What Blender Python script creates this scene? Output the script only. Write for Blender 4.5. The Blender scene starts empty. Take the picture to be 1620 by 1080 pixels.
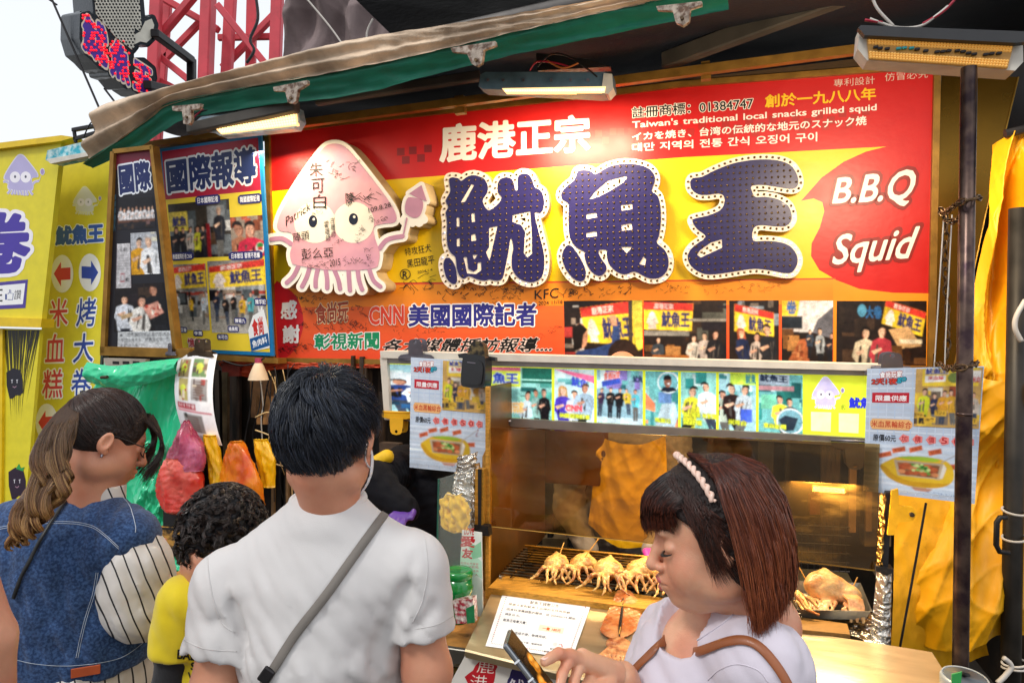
import bpy, math, random
import numpy as np
from mathutils import Vector, Matrix
rng = random.Random(7)
SC = bpy.context.scene
COL = SC.collection

# ------------------------------------------------------------------ camera
EYE = np.array([0.0, 0.0, 1.80]); FP = 1080.0
cd = bpy.data.cameras.new('camera'); cam = bpy.data.objects.new('camera', cd); COL.objects.link(cam)
cam.location = EYE; cam.rotation_euler = (math.radians(90), 0, 0)
cd.sensor_width = 36; cd.lens = 36 * FP / 1620; cd.clip_start = 0.05; cd.clip_end = 400
SC.camera = cam

# ------------------------------------------------------------------ daylight
SUN_EL, SUN_AZ = 50.0, -48.0        # azimuth measured from behind the camera towards the left
world = bpy.data.worlds.new('World'); SC.world = world; world.use_nodes = True
wn = world.node_tree.nodes; wl = world.node_tree.links
sky = wn.new('ShaderNodeTexSky'); sky.sky_type = 'NISHITA'; sky.sun_disc = False
sky.sun_elevation = math.radians(SUN_EL); sky.sun_rotation = math.radians(180 + SUN_AZ)
sky.dust_density = 4.0; sky.air_density = 1.4
hs = wn.new('ShaderNodeHueSaturation'); hs.inputs['Saturation'].default_value = 0.16; hs.inputs['Value'].default_value = 1.0
wl.new(sky.outputs[0], hs.inputs['Color'])
mixw = wn.new('ShaderNodeMix'); mixw.data_type = 'RGBA'; mixw.inputs[0].default_value = 0.72
wl.new(hs.outputs[0], mixw.inputs[6]); mixw.inputs[7].default_value = (8.0, 8.4, 8.9, 1)   # even cloud cover
bgn = wn['Background']; wl.new(mixw.outputs[2], bgn.inputs[0]); bgn.inputs[1].default_value = 0.135
sd = bpy.data.lights.new('sun', 'SUN'); sd.energy = 1.5; sd.angle = math.radians(12); sd.color = (1, 0.97, 0.92)
sun = bpy.data.objects.new('sun', sd); COL.objects.link(sun)
_el, _az = math.radians(SUN_EL), math.radians(SUN_AZ)
_sv = Vector((math.sin(_az) * math.cos(_el), -math.cos(_az) * math.cos(_el), math.sin(_el)))   # towards the sun
sun.rotation_euler = _sv.to_track_quat('Z', 'Y').to_euler()
SC.view_settings.view_transform = 'Standard'; SC.view_settings.look = 'None'
SC.view_settings.exposure = 0.06; SC.view_settings.gamma = 1.0; SC.view_settings.use_curve_mapping = False
SC.cycles.max_bounces = 7; SC.cycles.transparent_max_bounces = 12; SC.cycles.caustics_reflective = False; SC.cycles.caustics_refractive = False
try: SC.cycles.use_denoising = True
except Exception: pass

# ------------------------------------------------------------------ colour and materials
def lin(c):
    if isinstance(c, str):
        c = [int(c[i:i+2], 16) / 255 for i in (0, 2, 4)]
    return tuple((x / 12.92 if x <= 0.04045 else ((x + 0.055) / 1.055) ** 2.4) for x in c[:3])
MATS = {}
def mat(name, col='808080', rough=0.5, metal=0.0, var=0.12, vscale=18.0, bump=0.0, bscale=60.0, emit=None, estr=0.0,
        trans=0.0, sss=0.0, coat=0.0, col2=None, mixscale=6.0, alpha=1.0, attr=False, stretch=None, ior=1.45, sheen=0.0, spec=0.5, dirt=0.0):
    """Principled material with noise variation of colour and fine relief"""
    if name in MATS: return MATS[name]
    m = bpy.data.materials.new(name); m.use_nodes = True; MATS[name] = m
    n = m.node_tree.nodes; l = m.node_tree.links; b = n['Principled BSDF']
    tc = n.new('ShaderNodeTexCoord'); mp = n.new('ShaderNodeMapping'); l.new(tc.outputs['Object'], mp.inputs[0])
    if stretch: mp.inputs['Scale'].default_value = stretch
    if attr:
        a = n.new('ShaderNodeAttribute'); a.attribute_name = 'Col'; base = a.outputs['Color']
    else:
        r = n.new('ShaderNodeRGB'); r.outputs[0].default_value = (*lin(col), 1); base = r.outputs[0]
    if col2:
        nz2 = n.new('ShaderNodeTexNoise'); nz2.inputs['Scale'].default_value = mixscale; nz2.inputs['Detail'].default_value = 6
        l.new(mp.outputs[0], nz2.inputs['Vector'])
        rp = n.new('ShaderNodeValToRGB'); rp.color_ramp.elements[0].position = 0.42; rp.color_ramp.elements[1].position = 0.62
        l.new(nz2.outputs['Fac'], rp.inputs[0])
        mx = n.new('ShaderNodeMix'); mx.data_type = 'RGBA'; l.new(rp.outputs[0], mx.inputs[0]); l.new(base, mx.inputs[6])
        mx.inputs[7].default_value = (*lin(col2), 1); base = mx.outputs[2]
    if var:
        nz = n.new('ShaderNodeTexNoise'); nz.inputs['Scale'].default_value = vscale; nz.inputs['Detail'].default_value = 5
        l.new(mp.outputs[0], nz.inputs['Vector'])
        mr = n.new('ShaderNodeMapRange'); mr.inputs[1].default_value = 0.3; mr.inputs[2].default_value = 0.7
        mr.inputs[3].default_value = 1 - var; mr.inputs[4].default_value = 1 + var
        l.new(nz.outputs['Fac'], mr.inputs[0])
        mm = n.new('ShaderNodeMix'); mm.data_type = 'RGBA'; mm.blend_type = 'MULTIPLY'; mm.inputs[0].default_value = 1
        l.new(base, mm.inputs[6]); l.new(mr.outputs[0], mm.inputs[7]); base = mm.outputs[2]
        mr2 = n.new('ShaderNodeMapRange'); mr2.inputs[3].default_value = max(0.02, rough * 0.8); mr2.inputs[4].default_value = min(1, rough * 1.2)
        l.new(nz.outputs['Fac'], mr2.inputs[0]); l.new(mr2.outputs[0], b.inputs['Roughness'])
    else:
        b.inputs['Roughness'].default_value = rough
    if dirt:
        nd = n.new('ShaderNodeTexNoise'); nd.inputs['Scale'].default_value = 9; nd.inputs['Detail'].default_value = 9; nd.inputs['Roughness'].default_value = 0.75
        l.new(tc.outputs['Object'], nd.inputs['Vector'])
        rd = n.new('ShaderNodeValToRGB'); rd.color_ramp.elements[0].position = 0.56; rd.color_ramp.elements[1].position = 0.72
        l.new(nd.outputs['Fac'], rd.inputs[0])
        mf = n.new('ShaderNodeMath'); mf.operation = 'MULTIPLY'; mf.inputs[1].default_value = dirt; l.new(rd.outputs[0], mf.inputs[0])
        md = n.new('ShaderNodeMix'); md.data_type = 'RGBA'; l.new(mf.outputs[0], md.inputs[0]); l.new(base, md.inputs[6])
        md.inputs[7].default_value = (*lin('3a2f22'), 1); base = md.outputs[2]
    l.new(base, b.inputs['Base Color'])
    b.inputs['Metallic'].default_value = metal; b.inputs['IOR'].default_value = ior
    b.inputs['Transmission Weight'].default_value = trans; b.inputs['Coat Weight'].default_value = coat
    b.inputs['Specular IOR Level'].default_value = spec; b.inputs['Sheen Weight'].default_value = sheen
    if sss:
        b.inputs['Subsurface Weight'].default_value = sss; b.inputs['Subsurface Radius'].default_value = (0.9, 0.35, 0.2)
        b.inputs['Subsurface Scale'].default_value = 0.012
    if alpha < 1: b.inputs['Alpha'].default_value = alpha
    if bump:
        nb = n.new('ShaderNodeTexNoise'); nb.inputs['Scale'].default_value = bscale; nb.inputs['Detail'].default_value = 6
        l.new(mp.outputs[0], nb.inputs['Vector'])
        bn = n.new('ShaderNodeBump'); bn.inputs['Strength'].default_value = bump; bn.inputs['Distance'].default_value = 0.01
        l.new(nb.outputs['Fac'], bn.inputs['Height']); l.new(bn.outputs[0], b.inputs['Normal'])
    if emit is not None or (attr and estr):
        if emit is None: l.new(base, b.inputs['Emission Color'])
        else: b.inputs['Emission Color'].default_value = (*lin(emit), 1)
        b.inputs['Emission Strength'].default_value = estr
    return m

# ------------------------------------------------------------------ object helpers
def link(o, parent=None):
    COL.objects.link(o)
    if parent is not None: o.parent = parent
    return o
def tag(o, label=None, cat=None, group=None, kind=None):
    if label: o['label'] = label
    if cat: o['category'] = cat
    if group: o['group'] = group
    if kind: o['kind'] = kind
    return o
def empty(name, loc=(0, 0, 0), label=None, cat=None, group=None, mw=None):
    o = bpy.data.objects.new(name, None); COL.objects.link(o); o.empty_display_size = 0.05
    if mw is not None: o.matrix_world = mw
    else: o.location = loc
    return tag(o, label, cat, group)
def mesh(name, verts, faces, m=None, parent=None, smooth=False, cols=None, local=False, kind=None):
    """one mesh object; verts in world coordinates unless local=True (then in the parent's frame)"""
    v = np.asarray(verts, dtype=np.float64).reshape(-1, 3)
    if parent is not None and not local:
        iv = np.array(parent_matrix(parent).inverted()); v = v @ iv[:3, :3].T + iv[:3, 3]
    me = bpy.data.meshes.new(name)
    if isinstance(faces, np.ndarray): faces = faces.tolist()
    me.from_pydata(v.tolist(), [], faces)
    if cols is not None:
        a = me.attributes.new('Col', 'FLOAT_COLOR', 'FACE')
        a.data.foreach_set('color', np.asarray(cols, dtype=np.float32).ravel())
    if smooth: me.polygons.foreach_set('use_smooth', [True] * len(me.polygons))
    if m is not None: me.materials.append(m)
    me.update()
    o = bpy.data.objects.new(name, me); link(o, parent)
    if kind: o['kind'] = kind
    return o
def parent_matrix(p):
    mt = p.matrix_basis.copy()
    while p.parent is not None:
        p = p.parent; mt = p.matrix_basis @ mt
    return mt
class MB:
    """collects shapes for one mesh"""
    def __init__(s): s.v = []; s.f = []; s.c = []; s.col = None
    def add(s, v, f, col=None):
        o = len(s.v); s.v += [tuple(map(float, p)) for p in v]; s.f += [tuple(i + o for i in q) for q in f]
        c = col if col is not None else (s.col or (1, 1, 1, 1)); s.c += [c] * len(f)
        return s
    def box(s, c, size, R=None, bev=0.0):
        x, y, z = [k / 2 for k in size]; c = np.array(c, float)
        if bev <= 0:
            P_ = [(-x,-y,-z),(x,-y,-z),(x,y,-z),(-x,y,-z),(-x,-y,z),(x,-y,z),(x,y,z),(-x,y,z)]
            F_ = [(3,2,1,0),(4,5,6,7),(0,1,5,4),(1,2,6,5),(2,3,7,6),(3,0,4,7)]
        else:
            P_ = []; e = bev
            for sz in (-1, 1):
                for (sx, sy) in ((-1,-1),(1,-1),(1,1),(-1,1)):
                    a = (sx*(x-e), sy*y, sz*(z-e)); b_ = (sx*x, sy*(y-e), sz*(z-e)); t = (sx*(x-e), sy*(y-e), sz*z)
                    P_ += [a, b_, t]
            F_ = []
            def I(k, j, q): return (0 if k < 0 else 12) + 3*j + q
            # corner tris
            for k in (-1, 1):
                for j in range(4):
                    tri = (I(k,j,0), I(k,j,1), I(k,j,2)); F_.append(tri)
            F_.append((I(1,0,2),I(1,1,2),I(1,2,2),I(1,3,2))); F_.append((I(-1,3,2),I(-1,2,2),I(-1,1,2),I(-1,0,2)))
            F_.append((I(-1,0,0),I(-1,1,0),I(1,1,0),I(1,0,0))); F_.append((I(-1,2,0),I(-1,3,0),I(1,3,0),I(1,2,0)))
            F_.append((I(-1,1,1),I(-1,2,1),I(1,2,1),I(1,1,1))); F_.append((I(-1,3,1),I(-1,0,1),I(1,0,1),I(1,3,1)))
            for k in (-1, 1):
                F_.append((I(k,0,0),I(k,1,0),I(k,1,2),I(k,0,2))); F_.append((I(k,2,0),I(k,3,0),I(k,3,2),I(k,2,2)))
                F_.append((I(k,1,1),I(k,2,1),I(k,2,2),I(k,1,2))); F_.append((I(k,3,1),I(k,0,1),I(k,0,2),I(k,3,2)))
            for j in range(4): F_.append((I(-1,j,0),I(1,j,0),I(1,j,1),I(-1,j,1)))
        P_ = np.array(P_)
        if R is not None: P_ = P_ @ np.asarray(R).T
        return s.add(P_ + c, F_)
    def tube(s, pts, r, n=8, cap=True, closed=False):
        pts = np.array(pts, float); m = len(pts)
        rr = r if hasattr(r, '__len__') else [r] * m
        T = np.gradient(pts, axis=0) if m > 1 else np.array([[0,0,1.]])
        if closed: T = np.roll(pts, -1, 0) - np.roll(pts, 1, 0)
        T /= np.linalg.norm(T, axis=1)[:, None] + 1e-12
        up = np.array([0,0,1.]) if abs(T[0][2]) < 0.9 else np.array([1.,0,0])
        a = np.cross(T[0], up); a /= np.linalg.norm(a); V = []
        for i in range(m):
            a = a - T[i] * a.dot(T[i]); a /= np.linalg.norm(a) + 1e-12; b = np.cross(T[i], a)
            for k in range(n):
                t = 2 * math.pi * k / n; V.append(pts[i] + rr[i] * (math.cos(t) * a + math.sin(t) * b))
        F_ = []
        for i in range(m if closed else m - 1):
            j = (i + 1) % m
            for k in range(n): F_.append((i*n+k, i*n+(k+1)%n, j*n+(k+1)%n, j*n+k))
        if cap and not closed: F_.append(tuple(range(n))[::-1]); F_.append(tuple((m-1)*n+k for k in range(n)))
        return s.add(V, F_)
    def build(s, name, m=None, parent=None, smooth=False, usecol=False, local=False, kind=None):
        return mesh(name, s.v, s.f, m, parent, smooth, cols=s.c if usecol else None, local=local, kind=kind)
def bar(mb, a, b, w, h, up=(0,0,1)):
    """box-section bar from a to b"""
    a = np.array(a, float); b = np.array(b, float); d = b - a; L = np.linalg.norm(d); z = d / L
    x = np.cross(np.array(up, float), z)
    if np.linalg.norm(x) < 1e-3: x = np.cross(np.array([1., 0, 0]), z)
    x /= np.linalg.norm(x); y = np.cross(z, x)
    return mb.box((a + b) / 2, (w, h, L), np.column_stack([x, y, z]), bev=min(w, h) * 0.12)
def smooth_poly(pts, sub=4, closed=True):
    p = np.array(pts, float); n = len(p); out = []
    for i in range(n if closed else n - 1):
        if closed: p0, p1, p2, p3 = p[(i-1) % n], p[i], p[(i+1) % n], p[(i+2) % n]
        else: p0, p1, p2, p3 = p[max(i-1, 0)], p[i], p[i+1], p[min(i+2, n-1)]
        for k in range(sub):
            t = k / sub
            out.append(0.5 * ((2*p1) + (-p0+p2)*t + (2*p0-5*p1+4*p2-p3)*t*t + (-p0+3*p1-3*p2+p3)*t**3))
    if not closed: out.append(p[-1])
    return np.array(out)

# ------------------------------------------------------------------ lines of sight and the stall's own frame
TH = math.radians(17.1)
U = np.array([math.cos(TH), -math.sin(TH), 0.0]); N = np.array([-math.sin(TH), -math.cos(TH), 0.0]); ZV = np.array([0, 0, 1.0])
def P(px, py, Y):
    return EYE + np.array([(px - 810) / FP, 1.0, (540 - py) / FP]) * Y
class Pl:
    """a plane: origin o, unit axes u (right) and v (up), n towards the viewer"""
    def __init__(s, o, u, v):
        s.o = np.array(o, float); s.u = np.array(u, float) / np.linalg.norm(u)
        v = np.array(v, float); v = v - s.u * v.dot(s.u); s.v = v / np.linalg.norm(v); s.n = np.cross(s.u, s.v)
    def hit(s, pts, c=0.0):
        p = np.asarray(pts, float).reshape(-1, 2)
        d = np.column_stack([(p[:, 0] - 810) / FP, np.ones(len(p)), (540 - p[:, 1]) / FP])
        o = s.o + s.n * c; t = ((o - EYE) @ s.n) / (d @ s.n)
        w = EYE + d * t[:, None] - s.o
        return np.column_stack([w @ s.u, w @ s.v, np.full(len(p), c)])
    def world(s, loc):
        loc = np.asarray(loc, float).reshape(-1, 3); return s.o + loc[:, :1] * s.u + loc[:, 1:2] * s.v + loc[:, 2:] * s.n
    def w(s, px, py, c=0.0): return s.world(s.hit([(px, py)], c))[0]
    def matrix(s):
        return Matrix(((s.u[0], s.v[0], s.n[0], s.o[0]), (s.u[1], s.v[1], s.n[1], s.o[1]), (s.u[2], s.v[2], s.n[2], s.o[2]), (0, 0, 0, 1)))
def stall_plane(D, lean=0.0, z=1.7, uoff=0.0, yaw=0.0):
    o = -N * D + U * uoff; o = np.array([o[0], o[1], z])
    c, s_ = math.cos(math.radians(yaw)), math.sin(math.radians(yaw))
    uu = np.array([U[0]*c - U[1]*s_, U[0]*s_ + U[1]*c, 0.0]); nn = np.cross(uu, ZV)
    v = ZV * math.cos(math.radians(lean)) + nn * math.sin(math.radians(lean))
    return Pl(o, uu, v)
def root(name, pl, label, cat, group=None):
    o = empty(name, mw=pl.matrix(), label=label, cat=cat, group=group); return o

# ------------------------------------------------------------------ flat print: coloured pieces laid on a plane, each a hair above the last
LAY = 0.00002
class Print:
    def __init__(s, pl, c=0.001): s.pl = pl; s.c = c; s.V = []; s.F = []; s.C = []; s.n = 0; s.q = None
    def quad(s, q): s.q = None if q is None else np.array(q, float); return s      # unit square (y down) -> 4 px corners tl tr br bl
    def _px(s, p):
        p = np.asarray(p, float).reshape(-1, 2)
        if s.q is None: return p
        x, y = p[:, :1], p[:, 1:]
        return (1-x)*(1-y)*s.q[0] + x*(1-y)*s.q[1] + x*y*s.q[2] + (1-x)*y*s.q[3]
    def poly(s, pts, col, step=True):
        if step: s.c += LAY
        L = s.pl.hit(s._px(pts), s.c); s.V += L.tolist(); k = len(L)
        s.F.append(tuple(range(s.n, s.n + k))[::-1]); s.n += k; s.C.append((*lin(col), 1)); return s
    def rect(s, x0, y0, x1, y1, col): return s.poly([(x0, y0), (x1, y0), (x1, y1), (x0, y1)], col)
    def ell(s, cx, cy, rx, ry, col, n=18, a0=0, a1=360):
        return s.poly([(cx + rx*math.cos(math.radians(a0+(a1-a0)*k/n)), cy + ry*math.sin(math.radians(a0+(a1-a0)*k/n))) for k in range(n)], col)
    def line(s, pts, w, col, closed=False):
        """stroke of width w (same units as the points)"""
        p = np.array(pts, float)
        if closed: p = np.vstack([p, p[:1]])
        t = np.gradient(p, axis=0); t /= np.linalg.norm(t, axis=1)[:, None] + 1e-9; nn = np.column_stack([-t[:, 1], t[:, 0]]) * w / 2
        s.c += LAY; A = s.pl.hit(s._px(p + nn), s.c); B = s.pl.hit(s._px(p - nn), s.c); k = len(p)
        s.V += A.tolist() + B.tolist()
        for i in range(k - 1): s.F.append((s.n+i, s.n+i+1, s.n+k+i+1, s.n+k+i)); s.C.append((*lin(col), 1))
        s.n += 2 * k; return s
    def text(s, t, q, col, bold=0.0, shear=0.0, outline=None, ow=0.03, res=30):
        """text stretched onto four corners (tl tr br bl)"""
        Q = np.array(q, float)
        for (b_, c_) in (([(bold + ow, outline)] if outline else []) + [(bold, col)]):
            v, f = glyphs(t, b_, shear, bold, res)
            x, y = v[:, :1], 1 - v[:, 1:2]
            if s.q is not None and Q.max() <= 1.6: Qp = s._px(Q)
            else: Qp = Q
            px = (1-x)*(1-y)*Qp[0] + x*(1-y)*Qp[1] + x*y*Qp[2] + (1-x)*y*Qp[3]
            s.c += LAY; L = s.pl.hit(px, s.c); s.V += L.tolist()
            s.F += [tuple(q + s.n for q in g) for g in f]; s.n += len(L); s.C += [(*lin(c_), 1)] * len(f)
        return s
    def build(s, name, m, parent, label=None, kind=None):
        o = mesh(name, s.V, s.F, m, parent, cols=s.C, local=True)
        if label: o['label'] = label
        if kind: o['kind'] = kind
        return o
_GC = {}; _SD = {}; _EX = {}
def outline_edges(t):
    cu = bpy.data.curves.new('tmp', 'FONT'); cu.body = t; cu.size = 1.0; cu.resolution_u = 3; cu.fill_mode = 'NONE'
    ob = bpy.data.objects.new('tmp', cu); me = ob.to_mesh()
    v = np.array([x.co[:2] for x in me.vertices], dtype=np.float32).reshape(-1, 2)
    e = np.array([tuple(x.vertices) for x in me.edges]).reshape(-1, 2)
    ob.to_mesh_clear(); bpy.data.objects.remove(ob); bpy.data.curves.remove(cu)
    return v, e
def poly_sdf(A, B, X, Y):
    """distance to the segments A-B, positive inside (non-zero winding)"""
    D = np.full(X.shape, 9e9, np.float32); W = np.zeros(X.shape, np.int32)
    for (ax, ay), (bx, by) in zip(A, B):
        dx, dy = bx - ax, by - ay; L = dx*dx + dy*dy + 1e-12
        t = np.clip(((X-ax)*dx + (Y-ay)*dy) / L, 0, 1)
        np.minimum(D, (X-ax-t*dx)**2 + (Y-ay-t*dy)**2, out=D)
        cr = (bx-ax)*(Y-ay) - (X-ax)*(by-ay)
        if by > ay: W += ((Y >= ay) & (Y < by) & (cr > 0))
        elif by < ay: W -= ((Y >= by) & (Y < ay) & (cr < 0))
    return np.where(W != 0, 1, -1) * np.sqrt(D)
def iso_cells(S, x0, y0, h, level):
    """faces covering S > level: runs of whole cells and cut cells along the edge"""
    V = S - level; ins = V > 0; ny, nx = V.shape; vs = []; fs = []
    c4 = ins[:-1, :-1].astype(int) + ins[:-1, 1:] + ins[1:, 1:] + ins[1:, :-1]
    for j in range(ny - 1):
        row = c4[j]; full = np.flatnonzero(np.diff(np.concatenate([[0], (row == 4).astype(int), [0]])))
        for a, b in zip(full[::2], full[1::2]):
            k = len(vs); vs += [(x0+a*h, y0+j*h), (x0+b*h, y0+j*h), (x0+b*h, y0+(j+1)*h), (x0+a*h, y0+(j+1)*h)]; fs.append((k, k+1, k+2, k+3))
    jj, ii = np.nonzero((c4 > 0) & (c4 < 4))
    for j, i in zip(jj.tolist(), ii.tolist()):
        cs = ((i, j), (i+1, j), (i+1, j+1), (i, j+1)); vv = (V[j, i], V[j, i+1], V[j+1, i+1], V[j+1, i]); k = len(vs)
        for q in range(4):
            a, b = vv[q], vv[(q+1) % 4]; (xa, ya), (xb, yb) = cs[q], cs[(q+1) % 4]
            if a > 0: vs.append((x0+xa*h, y0+ya*h))
            if (a > 0) != (b > 0):
                t = a / (a - b); vs.append((x0+(xa+(xb-xa)*t)*h, y0+(ya+(yb-ya)*t)*h))
        if len(vs) - k >= 3: fs.append(tuple(range(k, len(vs))))
    return np.array(vs, dtype=float).reshape(-1, 2), fs
def advance(c):
    if c not in _EX:
        def mx(t): v, _ = outline_edges(t); return float(v[:, 0].max())
        _EX[c] = mx(c + 'l') - mx('l')
    return _EX[c]
def char_cells(c, level, res):
    k = (c, round(level, 4), res)
    if k in _GC: return _GC[k]
    ks = (c, res)
    if ks not in _SD:
        v, e = outline_edges(c)
        if len(v) == 0: _SD[ks] = None
        else:
            h = 1.0 / res; pad = 0.13; lo = v.min(0) - pad; hi = v.max(0) + pad
            X, Y = np.meshgrid(np.arange(lo[0], hi[0] + h, h, dtype=np.float32), np.arange(lo[1], hi[1] + h, h, dtype=np.float32))
            _SD[ks] = (poly_sdf(v[e[:, 0]].tolist(), v[e[:, 1]].tolist(), X, Y), float(lo[0]), float(lo[1]), h)
    r = _SD[ks]
    _GC[k] = None if r is None else iso_cells(r[0], r[1], r[2], r[3], -level)
    return _GC[k]
def glyphs(t, bold, shear, ref, res=36):
    x = 0.0; VV = []; FF = []; lo = np.array([9., 9.]); hi = -lo; n = 0
    for c in t:
        if c == ' ': x += 0.35; continue
        r = char_cells(c, bold, res); rr = char_cells(c, ref, res)
        if r is not None and len(r[0]):
            v = r[0] + (x, 0); v[:, 0] += shear * v[:, 1]; w = rr[0] + (x, 0); w[:, 0] += shear * w[:, 1]
            lo = np.minimum(lo, w.min(0)); hi = np.maximum(hi, w.max(0))
            VV.append(v); FF += [tuple(q + n for q in f) for f in r[1]]; n += len(v)
        x += advance(c)
    return (np.vstack(VV) - lo) / np.maximum(hi - lo, 1e-6), FF

class Raster:
    """a small picture painted on a fine grid of faces: same drawing calls as Print, in unit coordinates (y down)"""
    def __init__(s, W, H, base, seed=1):
        s.W, s.H = W, H; s.img = np.ones((H, W, 3), np.float32) * np.array(lin(base), np.float32); s.q = None; s.r = np.random.RandomState(seed)
        s.Y, s.X = np.mgrid[0:H, 0:W].astype(np.float32); s.X = (s.X + .5) / W; s.Y = (s.Y + .5) / H
    def quad(s, q): s.q = None if q is None else np.array(q, float); return s
    _px = Print._px; rect = Print.rect; ell = Print.ell
    def _fill(s, pts, col, sh=True):
        p = np.asarray(pts, float); x0, y0 = p.min(0); x1, y1 = p.max(0)
        i0, i1 = max(0, int(x0*s.W)), min(s.W, int(x1*s.W)+2); j0, j1 = max(0, int(y0*s.H)), min(s.H, int(y1*s.H)+2)
        if i0 >= i1 or j0 >= j1: return
        X, Y = s.X[j0:j1, i0:i1], s.Y[j0:j1, i0:i1]; acc = np.zeros(X.shape, np.float32)
        for ox, oy in ((-.25, -.25), (.25, -.25), (-.25, .25), (.25, .25)):
            xx, yy = X + ox/s.W, Y + oy/s.H; ins = np.zeros(X.shape, bool)
            for (ax, ay), (bx, by) in zip(p, np.roll(p, -1, 0)):
                if ay == by: continue
                ins ^= ((ay > yy) != (by > yy)) & (xx < (bx-ax)*(yy-ay)/(by-ay) + ax)
            acc += ins * .25
        c = np.array(lin(col), np.float32)
        if sh:
            g = s.r.uniform(-.38, .38, 2); t = g[0]*(X-x0)/(x1-x0+1e-6) + g[1]*(Y-y0)/(y1-y0+1e-6); t = t - t.mean()
            c = c * (1 + t + s.r.uniform(-.08, .08))[..., None]
        s.img[j0:j1, i0:i1] = s.img[j0:j1, i0:i1]*(1-acc[..., None]) + c*acc[..., None]
    def poly(s, pts, col, step=True): s._fill(s._px(pts), col); return s
    def line(s, pts, w, col, closed=False):
        p = np.array(pts, float)
        if closed: p = np.vstack([p, p[:1]])
        t = np.gradient(p, axis=0); t /= np.linalg.norm(t, axis=1)[:, None] + 1e-9; nn = np.column_stack([-t[:, 1], t[:, 0]]) * w / 2
        s._fill(s._px(np.vstack([p + nn, (p - nn)[::-1]])), col, False); return s
    def text(s, t, q, col, bold=0.0, shear=0.0, outline=None, ow=0.03, res=30):
        Q = s._px(q); ax = Q[1] - Q[0]; ay = Q[3] - Q[0]; M = np.linalg.inv(np.column_stack([ax, ay]))
        P_ = np.stack([s.X - Q[0][0], s.Y - Q[0][1]], -1) @ M.T; u, v = P_[..., 0], 1 - P_[..., 1]
        tot = sum(advance(c) if c != ' ' else .35 for c in t); x = 0
        for c in t:
            if c == ' ': x += .35; continue
            char_cells(c, bold, 24); r = _SD.get((c, 24)); w = advance(c)
            if r is not None:
                S, lx, ly, h = r; gx = u*tot - x; gy = v*.92 - .12
                i = ((gx - lx)/h).astype(int); j = ((gy - ly)/h).astype(int); ok = (i >= 0) & (j >= 0) & (i < S.shape[1]) & (j < S.shape[0]) & (u > -.05) & (u < 1.05)
                sd_ = np.where(ok, S[np.clip(j, 0, S.shape[0]-1), np.clip(i, 0, S.shape[1]-1)], -1)
                for b_, c_ in (([(bold + ow, outline)] if outline else []) + [(bold, col)]):
                    a = np.clip((sd_ + b_)/.06 + .5, 0, 1)[..., None]; s.img[:] = s.img*(1-a) + np.array(lin(c_), np.float32)*a
            x += w
        return s
    def finish(s, pl, Q, c, name, m, parent, contrast=1.0, grain=.16):
        im = s.img; n = np.zeros((s.H, s.W), np.float32)
        for k, a in ((3, .5), (7, .8), (18, 1.0)):
            g = s.r.uniform(-1, 1, (k+2, k+2)).astype(np.float32); jj = np.linspace(0, k, s.H); ii = np.linspace(0, k, s.W)
            j0 = jj.astype(int); i0 = ii.astype(int); fj = (jj-j0)[:, None]; fi = (ii-i0)[None]
            n += a*((g[j0][:, i0]*(1-fi)+g[j0][:, i0+1]*fi)*(1-fj) + (g[j0+1][:, i0]*(1-fi)+g[j0+1][:, i0+1]*fi)*fj)
        n += s.r.normal(0, .5, n.shape); im = im * np.exp(n*grain)[..., None]
        b = im.copy(); b[1:-1, 1:-1] = (im[1:-1, 1:-1]*2 + im[:-2, 1:-1] + im[2:, 1:-1] + im[1:-1, :-2] + im[1:-1, 2:])/6
        b[1:-1, 1:-1] = (b[1:-1, 1:-1]*3 + b[:-2, 1:-1] + b[2:, 1:-1] + b[1:-1, :-2] + b[1:-1, 2:])/7
        b = b*np.exp(s.r.normal(0, grain*.35, (s.H, s.W, 1)))
        Qa = np.array(Q, float); X, Y = np.meshgrid(np.linspace(0, 1, s.W+1), np.linspace(0, 1, s.H+1)); x, y = X.ravel()[:, None], Y.ravel()[:, None]
        L = pl.hit((1-x)*(1-y)*Qa[0] + x*(1-y)*Qa[1] + x*y*Qa[2] + (1-x)*y*Qa[3], c)
        j, i = np.mgrid[0:s.H, 0:s.W]; a = (j*(s.W+1) + i).ravel(); F_ = np.column_stack([a + s.W + 1, a + s.W + 2, a + 1, a])
        cols = np.concatenate([np.clip(b, 0, 1).reshape(-1, 3), np.ones((s.W*s.H, 1))], 1)
        return mesh(name, L, F_, m, parent, cols=cols, local=True)
# ================================================================== printed things
PRINT = mat('print', attr=True, rough=0.38, var=0.05, vscale=9, bump=0.05, bscale=40, dirt=0.10)
PHOTO = mat('photo_print', attr=True, rough=0.3, var=0.22, vscale=55, bump=0.02)
PAPER = mat('paper_print', attr=True, rough=0.55, var=0.06, vscale=30, bump=0.05)
LIT = mat('lightbox_print', attr=True, rough=0.25, var=0.10, vscale=40, estr=0.46)
SCRIB = mat('marker_ink', '15130f', rough=0.5)

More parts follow.
